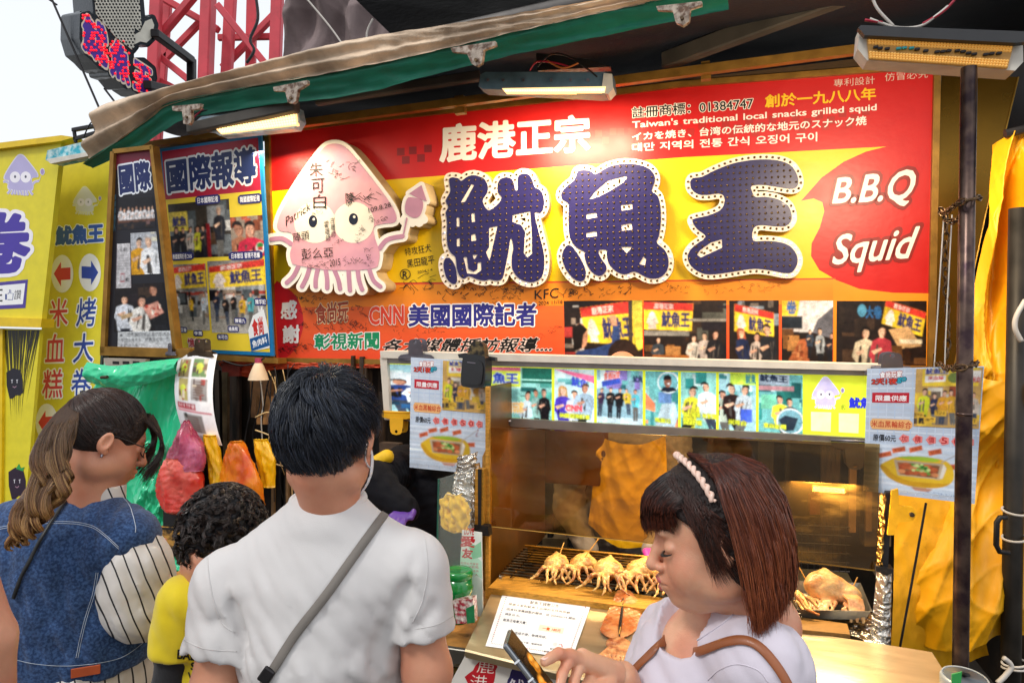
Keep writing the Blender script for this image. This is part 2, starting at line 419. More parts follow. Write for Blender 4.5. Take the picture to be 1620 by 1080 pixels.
def slab(pl, quad, c0, c1, name, m, parent, smooth_=False):
    """board of real thickness between heights c0 and c1 above the plane, outline traced on its front face"""
    q = pl.hit(quad, c1); k = len(q); a = q.copy(); a[:, 2] = c0
    V = np.vstack([q, a]); F_ = [tuple(range(k))[::-1], tuple(range(k, 2*k))]
    for i in range(k): F_.append((i, (i+1) % k, k + (i+1) % k, k + i))
    return mesh(name, V, F_, m, parent, local=True)
def scribble(pr, x0, y0, x1, y1, n, size, col='15130f', w=0.9, seed=1):
    r = random.Random(seed)
    for i in range(n):
        t = (i + 0.5) / n; cx = x0 + (x1-x0)*t; cy = y0 + (y1-y0)*t
        for _ in range(r.randint(2, 5)):
            p = [(cx + r.uniform(-.45, .45)*size, cy + r.uniform(-.5, .5)*size)]
            for _ in range(r.randint(1, 3)): p.append((p[-1][0] + r.uniform(-.5, .6)*size, p[-1][1] + r.uniform(-.45, .45)*size))
            pr.line(smooth_poly(p, 3, False), w*.72, col)
SK = ['d9a58b', 'e2b294', 'c98f72', 'e8bfa2']; HR = ['17110f', '221714', '120f10', '2c1d16']
def fig(pr, cx, top, s, ar, shirt, skin=None, hair=None, long=False, bottom=1.0, r=random, dark=0.0):
    """small printed figure: head height s, quad aspect ar (width/height)"""
    r = random.Random(int(cx*977 + top*313 + s*71)); s *= r.uniform(.74, .94); top += s*r.uniform(.0, .3); lean = r.uniform(-.12, .12)
    skin = skin or r.choice(SK); hair = hair or r.choice(HR); sx = s / ar; f = lambda x, y: (cx + (x + lean*(1.6 - y))*sx, min(bottom, top + y*s)); wide = r.uniform(.85, 1.2)
    if long: pr.poly([f(-.45, .3), f(-.3, 0), f(.3, 0), f(.45, .3), f(.5, 1.3), f(-.5, 1.3)], hair)
    pr.poly([f(-.14, .8), f(.14, .8), f(.2, 1.2), f(-.2, 1.2)], skin)
    pr.poly([f(-.25, 1.08), f(.25, 1.08), f(.8*wide, 1.35), f(1.05*wide, 2.6), f(.8*wide, 2.9), f(.66*wide, 4.2), f(-.66*wide, 4.2), f(-.8*wide, 2.9), f(-1.05*wide, 2.6), f(-.8*wide, 1.35)], shirt)
    for _ in range(4): a = r.uniform(-.6, .6); pr.poly([f(a, r.uniform(1.5, 2)), f(a+.16, 1.6), f(a+r.uniform(-.3, .3), r.uniform(2.6, 3.9)), f(a-.1, 3.2)], r.choice(['1a1818', shirt, '55504c']))
    if top + 3.9*s < bottom: pr.poly([f(-.55, 3.9), f(.55, 3.9), f(.45, 7), f(.05, 7), f(0, 4.6), f(-.05, 7), f(-.45, 7)], r.choice(['23252e', '1b1c22', '3b4658', '6b6a66']))
    pr.poly([f(-.9, 2.2), f(-.6, 2.5), f(.1, 2.1), f(0, 1.9)], skin)
    cx += lean*1.1*sx; pr.ell(cx, top + .55*s, .33*sx, .48*s, skin, 14); pr.ell(cx + r.choice((-1, 1))*.17*sx, top + .62*s, .17*sx, .36*s, '8a5440', 10) if s > .06 else None; pr.ell(cx, top + .55*s, .24*sx, .40*s, skin, 10)
    pr.poly([f(-.4, .55), f(-.38, .15), f(-.15, -.04), f(.15, -.04), f(.38, .15), f(.4, .55), f(.28, .3), f(-.1, .22), f(-.28, .34)], hair)
    if s > .12:
        for e in (-.13, .13): pr.poly([(cx + (e-.08)*sx, top+.50*s), (cx + (e+.08)*sx, top+.49*s), (cx + (e+.07)*sx, top+.54*s), (cx + (e-.07)*sx, top+.55*s)], '3a2620')
        pr.poly([(cx-.12*sx, top+.74*s), (cx+.12*sx, top+.74*s), (cx+.05*sx, top+.81*s), (cx-.05*sx, top+.81*s)], 'c8988a')
def clutter(pr, n, cols, seed, y0=0, y1=1, sz=.16, x0=0, x1=1):
    r = random.Random(seed)
    for _ in range(n):
        x, y = r.uniform(x0, x1), r.uniform(y0, y1); w, h = r.uniform(.1, 1)*sz, r.uniform(.1, 1)*sz
        X0, X1, Y0, Y1 = max(x0, x-w), min(x1, x+w), max(y0, y-h), min(y1, y+h)
        pr.poly([(X0, Y0), (X1, Y0 + r.uniform(-.02, .02)*0), (X1, Y1), (X0, Y1)], r.choice(cols))
DARKC = ['1d1714', '2c211b', '3c2c22', '15131a', '4a3526', '241c22']; WARM = ['6a4526', '8a5a2c', 'b98046', '3a2417', '2b1a12']
STREET = ['8a8f92', 'b4b6b4', '6c7275', 'd5d2cc', '50585c', 'a08c7a']; TEAL = ['2f8a86', '57b3a6', '1c5a58', '9adfd0', 'c7efe6', '247068']
def mini_sign(pr, q, t='魷魚王', yel='f3cf35', red='d63a30', ink='232a6b', squid=True):
    pr_q = pr.q; Q = pr._px(q); pr.quad(Q)
    pr.rect(0, 0, 1, 1, yel); pr.rect(0, 0, 1, .28, red)
    if squid: pr.poly([(.05, .75), (.12, .4), (.17, .33), (.22, .4), (.3, .75), (.24, .8), (.26, .98), (.09, .98), (.1, .8)], 'efe0d8')
    pr.text('鹿港正宗', [(.2, .05), (.6, .05), (.6, .24), (.2, .24)], 'f6e6e0', bold=.02, res=16)
    pr.text(t, [(.36, .38), (.94, .38), (.94, .9), (.36, .9)], ink, bold=.045, res=18)
    pr.q = pr_q
def pill(pr, t, x, y, w, h, bg='2a2f72', fg='f2f2f8'):
    pr.poly([(x-w/2, y-h/2+.2*h), (x-w/2+.1*w, y-h/2), (x+w/2-.1*w, y-h/2), (x+w/2, y-h/2+.2*h), (x+w/2, y+h/2-.2*h), (x+w/2-.1*w, y+h/2), (x-w/2+.1*w, y+h/2), (x-w/2, y+h/2-.2*h)], bg)
    pr.text(t, [(x-w*.42, y-h*.34), (x+w*.42, y-h*.34), (x+w*.42, y+h*.34), (x-w*.42, y+h*.34)], fg, bold=.02, res=16)
SQ_MANTLE = [(95,600),(120,520),(200,380),(300,230),(390,110),(440,75),(500,72),(560,105),(650,210),(760,350),(840,460),(880,540),(870,590),(800,600),(735,620),(740,690),(770,780),(765,850),(740,890),(600,905),(400,900),(220,870),(190,850),(180,790),(200,720),(190,660),(130,650),(100,630)]
SQ_LEGS = [[(235,880),(205,940),(160,985)],[(310,885),(290,950),(260,1010)],[(365,890),(350,960),(350,1010)],[(415,895),(425,960),(425,1020)],[(470,895),(500,970),(510,1025)],[(565,895),(570,970),(575,1035)],[(625,895),(635,970),(655,1030)],[(700,890),(730,970),(775,1010)]]
SQ_ARMS = [[(60,700),(130,695),(190,730)],[(770,760),(810,710),(860,690),(920,680)]]
def squid_print(pr, x, y, h, col='c9c2e6', edge='ffffff', eye='2a2a5a', dx=1.0):
    """the printed squid emblem, its left top at x, y and h high, in photo units"""
    k = h / 1000; f = lambda p: [(x + a*k*dx, y + (b-70)*k) for a, b in p]
    ctr = np.array(SQ_MANTLE, float); c0 = ctr.mean(0); big = c0 + (ctr - c0) * 1.07
    for s in SQ_LEGS + SQ_ARMS: pr.line(smooth_poly(f(s), 3, False), 62*k, edge)
    pr.poly(smooth_poly(f(big), 2), edge)
    for s in SQ_LEGS + SQ_ARMS: pr.line(smooth_poly(f(s), 3, False), 30*k, col)
    pr.poly(smooth_poly(f(SQ_MANTLE), 2), col)
    pr.line(f([(925,680),(960,560)]), 14*k, edge); pr.ell(x+1000*k*dx, y+(460-70)*k, 60*k*dx, 85*k, edge, 12); pr.ell(x+1000*k*dx, y+(460-70)*k, 42*k*dx, 68*k, 'a08cc0', 12)
    for ex in (345, 600): pr.ell(x+ex*k*dx, y+(590-70)*k, 125*k*dx, 135*k, 'eeeaf2', 16); pr.ell(x+ex*k*dx, y+(580-70)*k, 26*k*dx, 36*k, eye, 10)

# ------------------------------------------------------------------ the great red and yellow sign
WOODB = mat('brass_trim', '9c7434', rough=0.38, metal=0.55, var=0.25, vscale=14, bump=0.1, dirt=0.5)
sg = stall_plane(3.07, lean=3.5, z=1.72)
SIGN = root('shop_sign', sg, 'huge red and yellow grilled squid shop sign above the stall', 'sign')
slab(sg, [(424, 213), (540, 197), (963, 151), (1080, 137), (1478, 107), (1467, 580), (434, 567)], -0.03, 0.0, 'panel', mat('sign_back', 'a89a88', rough=.6), SIGN)
pr = Print(sg, 0.0008)
pr.poly([(425, 214), (540, 198), (963, 152), (1080, 138), (1477, 108), (1466, 579), (434, 566)], 'cc1a1a')
def vgrad(q0, q1, n, ca, cb, pr=pr):
    a, b = np.array(lin(ca)), np.array(lin(cb)); q0 = np.array(q0, float); q1 = np.array(q1, float); pr.c += LAY
    for i in range(n):
        t0, t1 = i/n, (i+1)/n; L = pr.pl.hit([q0[0]+(q1[0]-q0[0])*t0, q0[1]+(q1[1]-q0[1])*t0, q0[1]+(q1[1]-q0[1])*t1, q0[0]+(q1[0]-q0[0])*t1], pr.c)
        pr.V += L.tolist(); pr.F.append((pr.n+3, pr.n+2, pr.n+1, pr.n)); pr.n += 4; pr.C.append((*(a+(b-a)*((i+.5)/n)), 1))
# yellow field with its flame-shaped end, orange band, red tongue
pr.poly([(427, 303), (620, 284), (1080, 249), (1402, 232), (1370, 240), (1335, 256), (1300, 281), (1267, 318), (1287, 314), (1301, 320), (1304, 334), (1297, 360), (1284, 385), (1283, 405), (1296, 427), (1320, 441), (1080, 443), (620, 447), (431, 452)], 'f3c90c')
vgrad([(431, 452), (1322, 441)], [(433, 486), (1322, 481)], 6, 'f89820', 'f68a22')
vgrad([(433, 486), (1322, 481)], [(434, 566), (1322, 577)], 8, 'f0682a', 'ea4a24')
pr.poly([(431, 450.5), (1322, 439.5), (1322, 442), (431, 453)], 'e2562a')
pr.poly([(1318, 441), (1360, 457), (1413, 463), (1469, 464), (1467, 579), (1318, 577)], 'f79a22')
pr.poly(smooth_poly([(432, 452), (455, 456), (472, 475), (480, 505), (475, 535), (460, 560), (434, 565)], 3)[:-3], 'd5222a')
for (x, y, q, c_) in [(634,240,10,'8e1d20'),(642,253,10,'8e1d20'),(653,238,10,'8e1d20'),(666,250,10,'8e1d20'),(677,235,10,'8e1d20'),
                     (947,211,9,'c03028'),(958,222,9,'bb2e28'),(970,208,9,'c03028'),(982,208,9,'b82c26')] + \
        [(1000+i*18.5, 208-i*1.6+(9 if i % 2 else 0), 10, 'b02622') for i in range(21)] + [(1010+i*37, 226-i*3.2, 9, 'b82a24') for i in range(10)]:
    pr.poly([(x-q*.6, y-q*.55), (x+q*.6, y-q*.6), (x+q*.6, y+q*.6), (x-q*.6, y+q*.65)], c_)
pr.build('print', PRINT, SIGN)
def letter(t, q, col, **k):
    m = k.pop('m', PRINT); p = Print(sg, 0.0032); p.text(t, q, col, **k); return p.build('lettering', m, SIGN)
letter('鹿港正宗', [(695,197),(933,180),(934,240),(695,258)], 'f7f0ea', bold=.035, res=44)
letter('註冊商標：01384747', [(1000,170),(1191,153),(1192,173),(1000,187)], '14110f', bold=.012, outline='fbf6ef', ow=.05)
letter('創於一九八八年', [(1210,150),(1386,138),(1386,158),(1210,171)], 'fbc81e', bold=.025)
letter("Taiwan's traditional local snacks grilled squid", [(1000,192),(1387,164),(1387,178),(1000,206)], 'f7ece6', bold=.02)
letter('イカを焼き、台湾の伝統的な地元のスナック焼', [(1000,210),(1371,183),(1371,198),(1000,223)], 'f7ece6', bold=.022)
letter('대만 지역의 전통 간식 오징어 구이', [(1000,227),(1293,209),(1293,224),(1000,240)], 'f7ece6', bold=.022)
letter('專利設計', [(1319,126),(1384,120),(1384,133),(1319,138)], 'dcc8bc', bold=.0)
letter('仿冒必究', [(1400,116),(1468,110),(1468,123),(1400,129)], 'dcc8bc', bold=.0)
letter('B.B.Q', [(1318,282),(1452,266),(1442,326),(1316,330)], 'fbf4ea', bold=.02, outline='8e1a18', ow=.085, shear=.18, res=40)
letter('Squid', [(1318,372),(1456,357),(1441,424),(1316,434)], 'fbf4ea', bold=.015, outline='8e1a18', ow=.085, shear=.2, res=40)
letter('CNN', [(584,485),(639,482),(639,513),(584,514)], 'e8462c', bold=.03, outline='f6e8e0', ow=.03)
letter('美國國際記者', [(646,481),(849,478),(849,516),(646,517)], '2b2a80', bold=.03, outline='f8f2ee', ow=.05, res=44)
letter('彰視新聞', [(497,528),(600,524),(600,552),(497,553)], '0e8a5a', bold=.025, outline='f8f2ee', ow=.045)
letter('各大媒體採訪報導....', [(607,536),(873,533),(873,557),(605,558)], '15120f', bold=.02, outline='f4dcd0', ow=.03, shear=.35)
letter('感', [(444,476),(470,474),(470,505),(444,505)], 'fbf6f2', bold=.03)
letter('謝', [(447,515),(474,513),(474,543),(447,543)], 'fbf6f2', bold=.03)
letter('食尚玩', [(498,481),(552,474),(550,509),(500,513)], 'a8442a', bold=.03, outline='f3d9a8', ow=.04)
letter('特攻狂犬', [(640,393),(681,385),(683,398),(641,405)], '1a1610', bold=.0)
letter('黑田龍平', [(643,411),(686,403),(688,417),(645,424)], '1a1610', bold=.0)
letter('2024.1.4', [(660,429),(684,424),(684,428),(661,433)], '1a1610')
letter('R', [(637,429),(645,429),(645,440),(637,440)], '1a1610', bold=.01)
letter('KFC', [(846,459),(884,455),(883,471),(846,474)], '1a1610')
letter('2024 11/16', [(852,477),(890,474),(890,480),(852,483)], '1a1610')
sc_ = Print(sg, .0045)
sc_.line([(641+8*math.cos(a*.35), 434+8*math.sin(a*.35)) for a in range(19)], 1.2, '1a1610')
for (a, b, c_, d, n, s_, sd_, w_) in [(630,452,685,446,4,18,3,.9),(695,463,745,461,5,14,4,1),(752,461,785,458,4,11,5,.9),(788,462,820,456,6,12,6,.9),(775,474,828,466,7,8,7,.8),(890,464,940,460,5,14,8,1.1),(945,463,1000,458,6,11,9,.8),(1035,458,1090,456,5,12,10,.6),(1110,458,1240,452,9,10,11,.5),
      (470,472,512,470,7,9,12,.8),(476,492,500,490,4,9,13,.7),(470,512,488,516,3,10,14,.8),(500,512,580,512,7,14,15,.9),(560,485,580,500,3,12,16,.8),(440,552,492,548,8,9,17,.9),(835,540,890,515,8,7,18,.6),(655,524,700,520,5,12,19,.6),(615,512,640,530,3,12,20,.5)]:
    scribble(sc_, a, b, c_, d, n, s_, seed=sd_, w=w_)
sc_.build('signature', PRINT, SIGN, kind='stuff')
# the five photographs along its foot
_PS = [0]
def sign_photo(q, fn, base='241a17', m=PHOTO, pl=sg, par=SIGN, c=.0032, name='photo', label=None, grain=.2):
    Q = np.array(q, float); W = int(max(np.ptp(Q[:2, 0]), np.ptp(Q[2:, 0])) * .95); H = int(max(abs(Q[3, 1]-Q[0, 1]), abs(Q[2, 1]-Q[1, 1])) * .95); _PS[0] += 1
    p = Raster(W, H, base, _PS[0]); fn(p); o = p.finish(pl, Q, c, name, m, par, grain=grain)
    if label: o['label'] = label
    return o
def ph1(p):
    clutter(p, 10, ['c8c4c0', '8b7a6e', 'a63430'], 1, 0, .9, .1, 0, .25); mini_sign(p, [(.2,.12),(.9,-.0),(.9,.75),(.28,.7)])
    p.poly([(.86,0),(1,0),(1,.8),(.92,.85)], 'd9c84a'); p.rect(.82,0,.87,.9,'4a4038')
    p.ell(.2,.6,.1,.22,'c88f70'); p.poly([(.1,.6),(.1,.45),(.2,.38),(.3,.48),(.24,.58),(.22,.8),(.12,.85)], '1a1310')
    p.poly([(.1,1),(.16,.85),(.4,.8),(.6,.7),(.62,.4),(.7,.4),(.72,.8),(.5,1)], '33487c'); p.poly([(.6,.42),(.58,.25),(.66,.25),(.68,.42)], 'cf9a7c'); p.ell(.75,.92,.2,.28,'2a1c16'); p.rect(.1,.93,.3,1,'17161a')
def ph2(p):
    clutter(p, 16, DARKC+['5a5a52'], 2, .0, 1, .16, .55, 1); mini_sign(p, [(0,.02),(.6,.05),(.58,.5),(0,.48)]); p.rect(0,.5,.55,.58,'8a8680'); clutter(p, 12, WARM, 3, .6, 1, .1, 0, .6)
    p.rect(.55,.3,1,.34,'9a938a'); fig(p,.17,.6,.11,1.5,'3c4650'); fig(p,.6,.55,.15,1.5,'d7cfc4'); fig(p,.74,.52,.15,1.5,'c8b8b0'); fig(p,.86,.48,.16,1.5,'1c1c22'); p.rect(.1,.9,.55,1,'a8642e')
def ph3(p):
    clutter(p, 10, ['c8c8cc', '8f9aa8', '6c6058'], 4, 0, .4, .15); mini_sign(p, [(.1,.05),(.9,.2),(.9,.58),(.1,.5)]); clutter(p, 8, DARKC, 5, .5, .8, .15)
    fig(p,.26,.42,.2,.9,'1f2a4e',hair='b4562e',long=True); fig(p,.55,.48,.17,.9,'cdbcb2'); fig(p,.78,.38,.2,.9,'22242a',hair='3a2a20')
def ph4(p):
    p.rect(0,0,1,.5,'d8d2d4'); p.poly([(0,0),(.35,0),(.3,.25),(0,.25)],'e8c838'); p.text('卷',[(.08,.02),(.28,.02),(.28,.22),(.08,.22)],'2a5aa0',bold=.04,res=16); p.rect(0,.25,.4,.45,'202832'); p.poly([(1,.1),(.7,.3),(.6,.5),(1,.6)],'6a6a74')
    clutter(p, 10, WARM, 6, .45, .8, .14, 0, .35); p.poly([(.35,.62),(.5,.6),(.55,1),(.1,1)],'b5643a'); clutter(p, 10, ['d08a58','8f4526'], 7, .7, 1, .06,.2,.5); fig(p,.75,.42,.12,.9,'a8aeb4'); fig(p,.55,.46,.08,.9,'3a4658'); fig(p,.97,.5,.11,.9,'201e26')
def ph5(p):
    clutter(p, 14, DARKC, 8); mini_sign(p, [(.55,-.02),(1.0,.18),(.95,.55),(.5,.35)]); p.text('大卷',[(.32,.1),(.5,.1),(.5,.28),(.32,.28)],'2f6aa8',bold=.04,res=16); p.ell(.28,.15,.05,.1,'58a0c8'); p.poly([(.58,.45),(.8,.4),(.95,.7),(.7,.75)],'c9a070'); p.rect(.7,.6,.95,.66,'efe0c0'); clutter(p, 10, WARM, 9, .7, 1, .1,.6,1)
    fig(p,.32,.38,.22,1.5,'cfc0a4',hair='17100e',long=True); fig(p,.5,.33,.24,1.5,'b03844')
sign_photo([(892,476),(1016,475),(1017,570),(894,569)], ph1)
sign_photo([(1018.5,475.5),(1149,475),(1149,572),(1019,570)], ph2)
sign_photo([(1154,475.5),(1232,475),(1232,574),(1154,572)], ph3)
sign_photo([(1237,475.5),(1318,475.5),(1317,576),(1237,574)], ph4)
sign_photo([(1324,476),(1466,476),(1465,578),(1323,576)], ph5)
# frame of the sign: top rail, right rail, bottom rail
FR = [((418,204),(540,188),(963,142),(1080,128),(1490,96),(1490,106),(1080,137),(963,151),(540,197),(418,213)), ((1478,107),(1489,107),(1479,582),(1468,582)), ((434,566),(1468,580),(1468,590),(434,574)), ((418,214),(425,214),(434,570),(427,570))]
for q in FR: slab(sg, q, -.03, .018, 'frame_rail', WOODB, SIGN)

# ------------------------------------------------------------------ raised letters with lamp studs
def contour_loops(S, x0, y0, h, level):
    V = S - level; ny, nx = V.shape; seg = {}
    def pt(a, b):
        (i, j), (k, l) = a, b; t = V[j, i] / (V[j, i] - V[l, k]); return (x0+(i+(k-i)*t)*h, y0+(j+(l-j)*t)*h)
    ins = V > 0; c4 = ins[:-1, :-1].astype(int) + ins[:-1, 1:] + ins[1:, 1:] + ins[1:, :-1]
    for j, i in zip(*[q.tolist() for q in np.nonzero((c4 > 0) & (c4 < 4))]):
        cs = ((i, j), (i+1, j), (i+1, j+1), (i, j+1)); en = []; 
        for q in range(4):
            a, b = cs[q], cs[(q+1) % 4]; A, B = ins[a[1], a[0]], ins[b[1], b[0]]
            if A != B: en.append((tuple(sorted((a, b))), 'o' if A else 'i'))
        outs = [e for e, k in en if k == 'o']; inn = [e for e, k in en if k == 'i']
        for o_, i_ in zip(outs, inn): seg[o_] = i_
    loops = []
    while seg:
        s = next(iter(seg)); L = []; k = s
        while k in seg: L.append(pt(*k)); k = seg.pop(k)
        if len(L) > 5: loops.append(np.array(L))
    return loops
def sdf_grid(polys, x0, y0, x1, y1, h=1.0, strokes=()):
    X, Y = np.meshgrid(np.arange(x0, x1, h, dtype=np.float32), np.arange(y0, y1, h, dtype=np.float32)); A, B = [], []
    S = np.full(X.shape, -1e3, np.float32)
    for p in polys: S = np.maximum(S, poly_sdf(p.tolist(), np.roll(p, -1, 0).tolist(), X, Y))
    for p, r in strokes:
        for a, b in zip(p[:-1], p[1:]):
            d = b - a; t = np.clip(((X-a[0])*d[0] + (Y-a[1])*d[1]) / (d @ d + 1e-9), 0, 1); S = np.maximum(S, r - np.hypot(X-a[0]-t*d[0], Y-a[1]-t*d[1]))
    return S, X, Y
def extrude_loops(pl, loops, c_face, c_back, name, m, parent, m_side=None):
    """solid from even-odd filled loops of photo points traced on its front face"""
    cu = bpy.data.curves.new(name, 'CURVE'); cu.dimensions = '2D'; cu.fill_mode = 'BOTH'; cu.extrude = (c_face - c_back) / 2
    for L in loops:
        q = pl.hit(L, c_face); sp = cu.splines.new('POLY'); sp.points.add(len(q) - 1); sp.points.foreach_set('co', np.column_stack([q[:, :2], np.zeros(len(q)), np.ones(len(q))]).ravel()); sp.use_cyclic_u = True
    ob = bpy.data.objects.new(name, cu); me = bpy.data.meshes.new_from_object(ob); bpy.data.objects.remove(ob); bpy.data.curves.remove(cu)
    me.name = name; n = len(me.vertices); co = np.empty(n*3); me.vertices.foreach_get('co', co); co = co.reshape(-1, 3); co[:, 2] += (c_face + c_back) / 2; me.vertices.foreach_set('co', co.ravel())
    me.materials.clear(); me.materials.append(m)
    if m_side is not None:
        me.materials.append(m_side); me.update(); me.polygons.foreach_set('material_index', [0 if abs(p.normal.z) > .5 else 1 for p in me.polygons])
    o = bpy.data.objects.new(name, me); link(o, parent); return o
def studs(pl, pts, c, r, name, m, parent, kind='stuff'):
    q = pl.hit(pts, c); V = []; F_ = []
    for x, y, z in q.tolist():
        k = len(V); V.append((x, y, z + r*1.1))
        for rr, zz in ((.62, .8), (1.0, 0)):
            for a in range(6): V.append((x + r*rr*math.cos(a*1.047), y + r*rr*math.sin(a*1.047), z + zz*r))
        for a in range(6):
            b = (a+1) % 6; F_.append((k, k+1+a, k+1+b)); F_.append((k+1+a, k+7+a, k+7+b, k+1+b))
    return mesh(name, V, F_, m, parent, smooth=True, local=True, kind=kind)
NAVY = mat('navy_acrylic', '1f1850', rough=.35, var=.1, bump=.03, coat=.1)
CREAM = mat('cream_acrylic', 'efe0cf', rough=.4, var=.06, dirt=.15)
SIDE = mat('cream_side', 'b9a27c', rough=.5, var=.25, vscale=8, dirt=.4)
STUD = mat('stud_brass', '6e5636', rough=.22, metal=.75, var=.2, vscale=300)
STUDL = mat('stud_clear', 'cfd2f0', rough=.1, metal=.0, emit='c8cdf8', estr=.35)
Z1, Z2, Z3 = (690, 240), (880, 240), (1080, 240); K = 1 / 4.91
L1 = [[(105,205),(165,205),(195,225),(250,190),(310,185),(370,210),(400,265),(395,320),(360,385),(405,455),(470,415),(510,360),(480,310),(485,230),(530,200),(590,215),(615,295),(635,290),(635,200),(670,170),(720,180),(750,230),(765,275),(810,300),(835,360),(835,430),(810,475),(765,475),(790,600),(830,760),(840,870),(820,970),(760,1010),(690,1005),(630,970),(590,900),(590,800),(600,740),(580,665),(560,780),(540,880),(515,980),(470,1000),(415,990),(380,1000),(320,990),(255,965),(215,985),(180,960),(160,900),(150,820),(110,780),(85,700),(85,550),(75,470),(95,430),(75,380),(110,310),(105,260)],
      [(70,830),(110,830),(150,900),(160,1010),(125,1025),(80,980),(58,890)]]
H1 = [[(275,250),(295,260),(225,390),(190,395)],[(272,478),(300,476),(304,545),(276,548)],[(158,510),(180,510),(185,580),(158,582)],[(160,672),(185,672),(185,735),(158,735)],[(270,645),(305,635),(315,690),(272,695)],[(410,590),(478,575),(445,720),(415,850),(385,780),(410,740)],[(595,490),(730,462),(745,640),(745,790),(710,822),(680,790),(690,620),(660,570),(592,545)],[(210,815),(240,818),(250,910),(290,930),(320,910),(322,860),(350,855),(352,920),(310,950),(240,945)],[(280,800),(325,798),(295,838)]]
L2 = [[(165,155),(215,142),(270,152),(305,175),(400,120),(500,95),(600,95),(700,120),(755,170),(765,230),(742,305),(785,340),(808,420),(812,550),(795,660),(780,705),(840,760),(870,830),(865,910),(820,970),(750,985),(690,970),(610,930),(540,952),(470,930),(410,870),(392,800),(390,762),(328,768),(350,830),(385,880),(388,920),(350,962),(290,945),(240,880),(218,800),(222,778),(150,735),(105,660),(95,550),(95,450),(95,405),(45,365),(40,320),(80,270),(140,220)],
      [(75,735),(110,728),(150,770),(200,850),(230,930),(215,995),(170,1003),(110,960),(60,880),(45,800)]]
H2 = [[(252,372),(300,310),(400,225),(530,190),(553,198),(520,240),(400,315),(330,350)],[(500,415),(590,405),(592,445),(508,458)],[(505,570),(585,555),(592,605),(508,615)],[(232,485),(312,472),(318,510),(236,524)],[(232,630),(310,615),(318,655),(236,665)],[(500,738),(592,738),(548,790)],[(680,810),(698,840),(690,882),(642,872)]]
L3 = [[(80,205),(150,195),(250,145),(380,95),(500,70),(620,60),(740,68),(830,100),(880,160),(900,230),(885,275),(840,288),(740,275),(620,258),(535,268),(540,310),(565,352),(640,350),(740,370),(820,420),(848,500),(835,550),(790,580),(700,578),(600,570),(550,600),(548,690),(640,692),(740,700),(830,730),(885,800),(890,870),(850,935),(780,940),(680,920),(560,908),(430,925),(300,945),(180,950),(90,910),(45,850),(45,790),(90,730),(180,660),(110,600),(75,535),(110,515),(200,495),(290,455),(325,400),(320,345),(280,325),(200,335),(120,330),(70,290),(60,240)]]
H3 = [[(305,680),(308,745),(210,790),(140,822),(112,800),(135,765),(220,705)]]
for (o_, polys, holes, lab) in [(Z1, L1, H1, 'first raised navy character with cream studded border, beside the squid figure'), (Z2, L2, H2, 'middle raised navy fish character with cream studded border on the sign'), (Z3, L3, H3, 'last raised navy king character with cream studded border, beside the lettering about BBQ')]:
    T = lambda q: np.array(q, float) * K + o_
    S, X, Y = sdf_grid([smooth_poly(T(q), 3) for q in polys], o_[0]-14, o_[1]-14, o_[0]+215, o_[1]+235, 1.0)
    for hq in holes: S = np.minimum(S, -poly_sdf(T(hq).tolist(), np.roll(T(hq), -1, 0).tolist(), X, Y))
    R_ = root('raised_letter', sg, lab, 'sign letter', 'raised navy characters on the sign')
    # shapes are traced on the cream face, 5 cm proud of the sign
    base = contour_loops(S, o_[0]-14, o_[1]-14, 1.0, -8.2)
    extrude_loops(sg, base, .050, .004, 'letter_base', CREAM, R_, SIDE)
    extrude_loops(sg, contour_loops(S, o_[0]-14, o_[1]-14, 1.0, 0.0), .0535, .0505, 'letter_face', NAVY, R_)
    h_ = 9.9; gx, gy = np.arange(o_[0]+2, o_[0]+200, h_), np.arange(o_[1]+6, o_[1]+220, h_ * .95)
    ix = lambda x, y: S[int(round(y - o_[1] + 14)), int(round(x - o_[0] + 14))]
    pts = [(x + .6*math.sin(y), y - (x-o_[0])*.05 + 4) for y in gy for x in gx]; pts = [p for p in pts if 0 <= int(p[1]-o_[1]+14) < S.shape[0]-1 and ix(*p) > 2.4]
    studs(sg, pts, .0535, .0052, 'lamp_stud', STUD, R_)
    rim = []; lit = []
    for L in contour_loops(S, o_[0]-14, o_[1]-14, 1.0, -3.9):
        d = np.concatenate([[0], np.cumsum(np.hypot(*np.diff(np.vstack([L, L[:1]]), axis=0).T))]); m_ = max(1, int(d[-1] / 9.6))
        Lc = np.vstack([L, L[:1]])
        for k in range(m_): t = d[-1]*k/m_; rim.append((np.interp(t, d, Lc[:, 0]), np.interp(t, d, Lc[:, 1])))
    for k, p in enumerate(rim): (lit if (rng.random() < .07 or (o_ is Z3 and p[0] > 1228 and p[1] > 372 and rng.random() < .7)) else None)
    lit = [p for p in rim if rng.random() < .07 or (o_ is Z3 and p[0] > 1225 and p[1] > 372)]
    rim = [p for p in rim if p not in lit]
    studs(sg, rim, .0502, .0058, 'rim_stud', STUD, R_)
    if lit: studs(sg, lit, .0502, .0062, 'lit_stud', STUDL, R_)

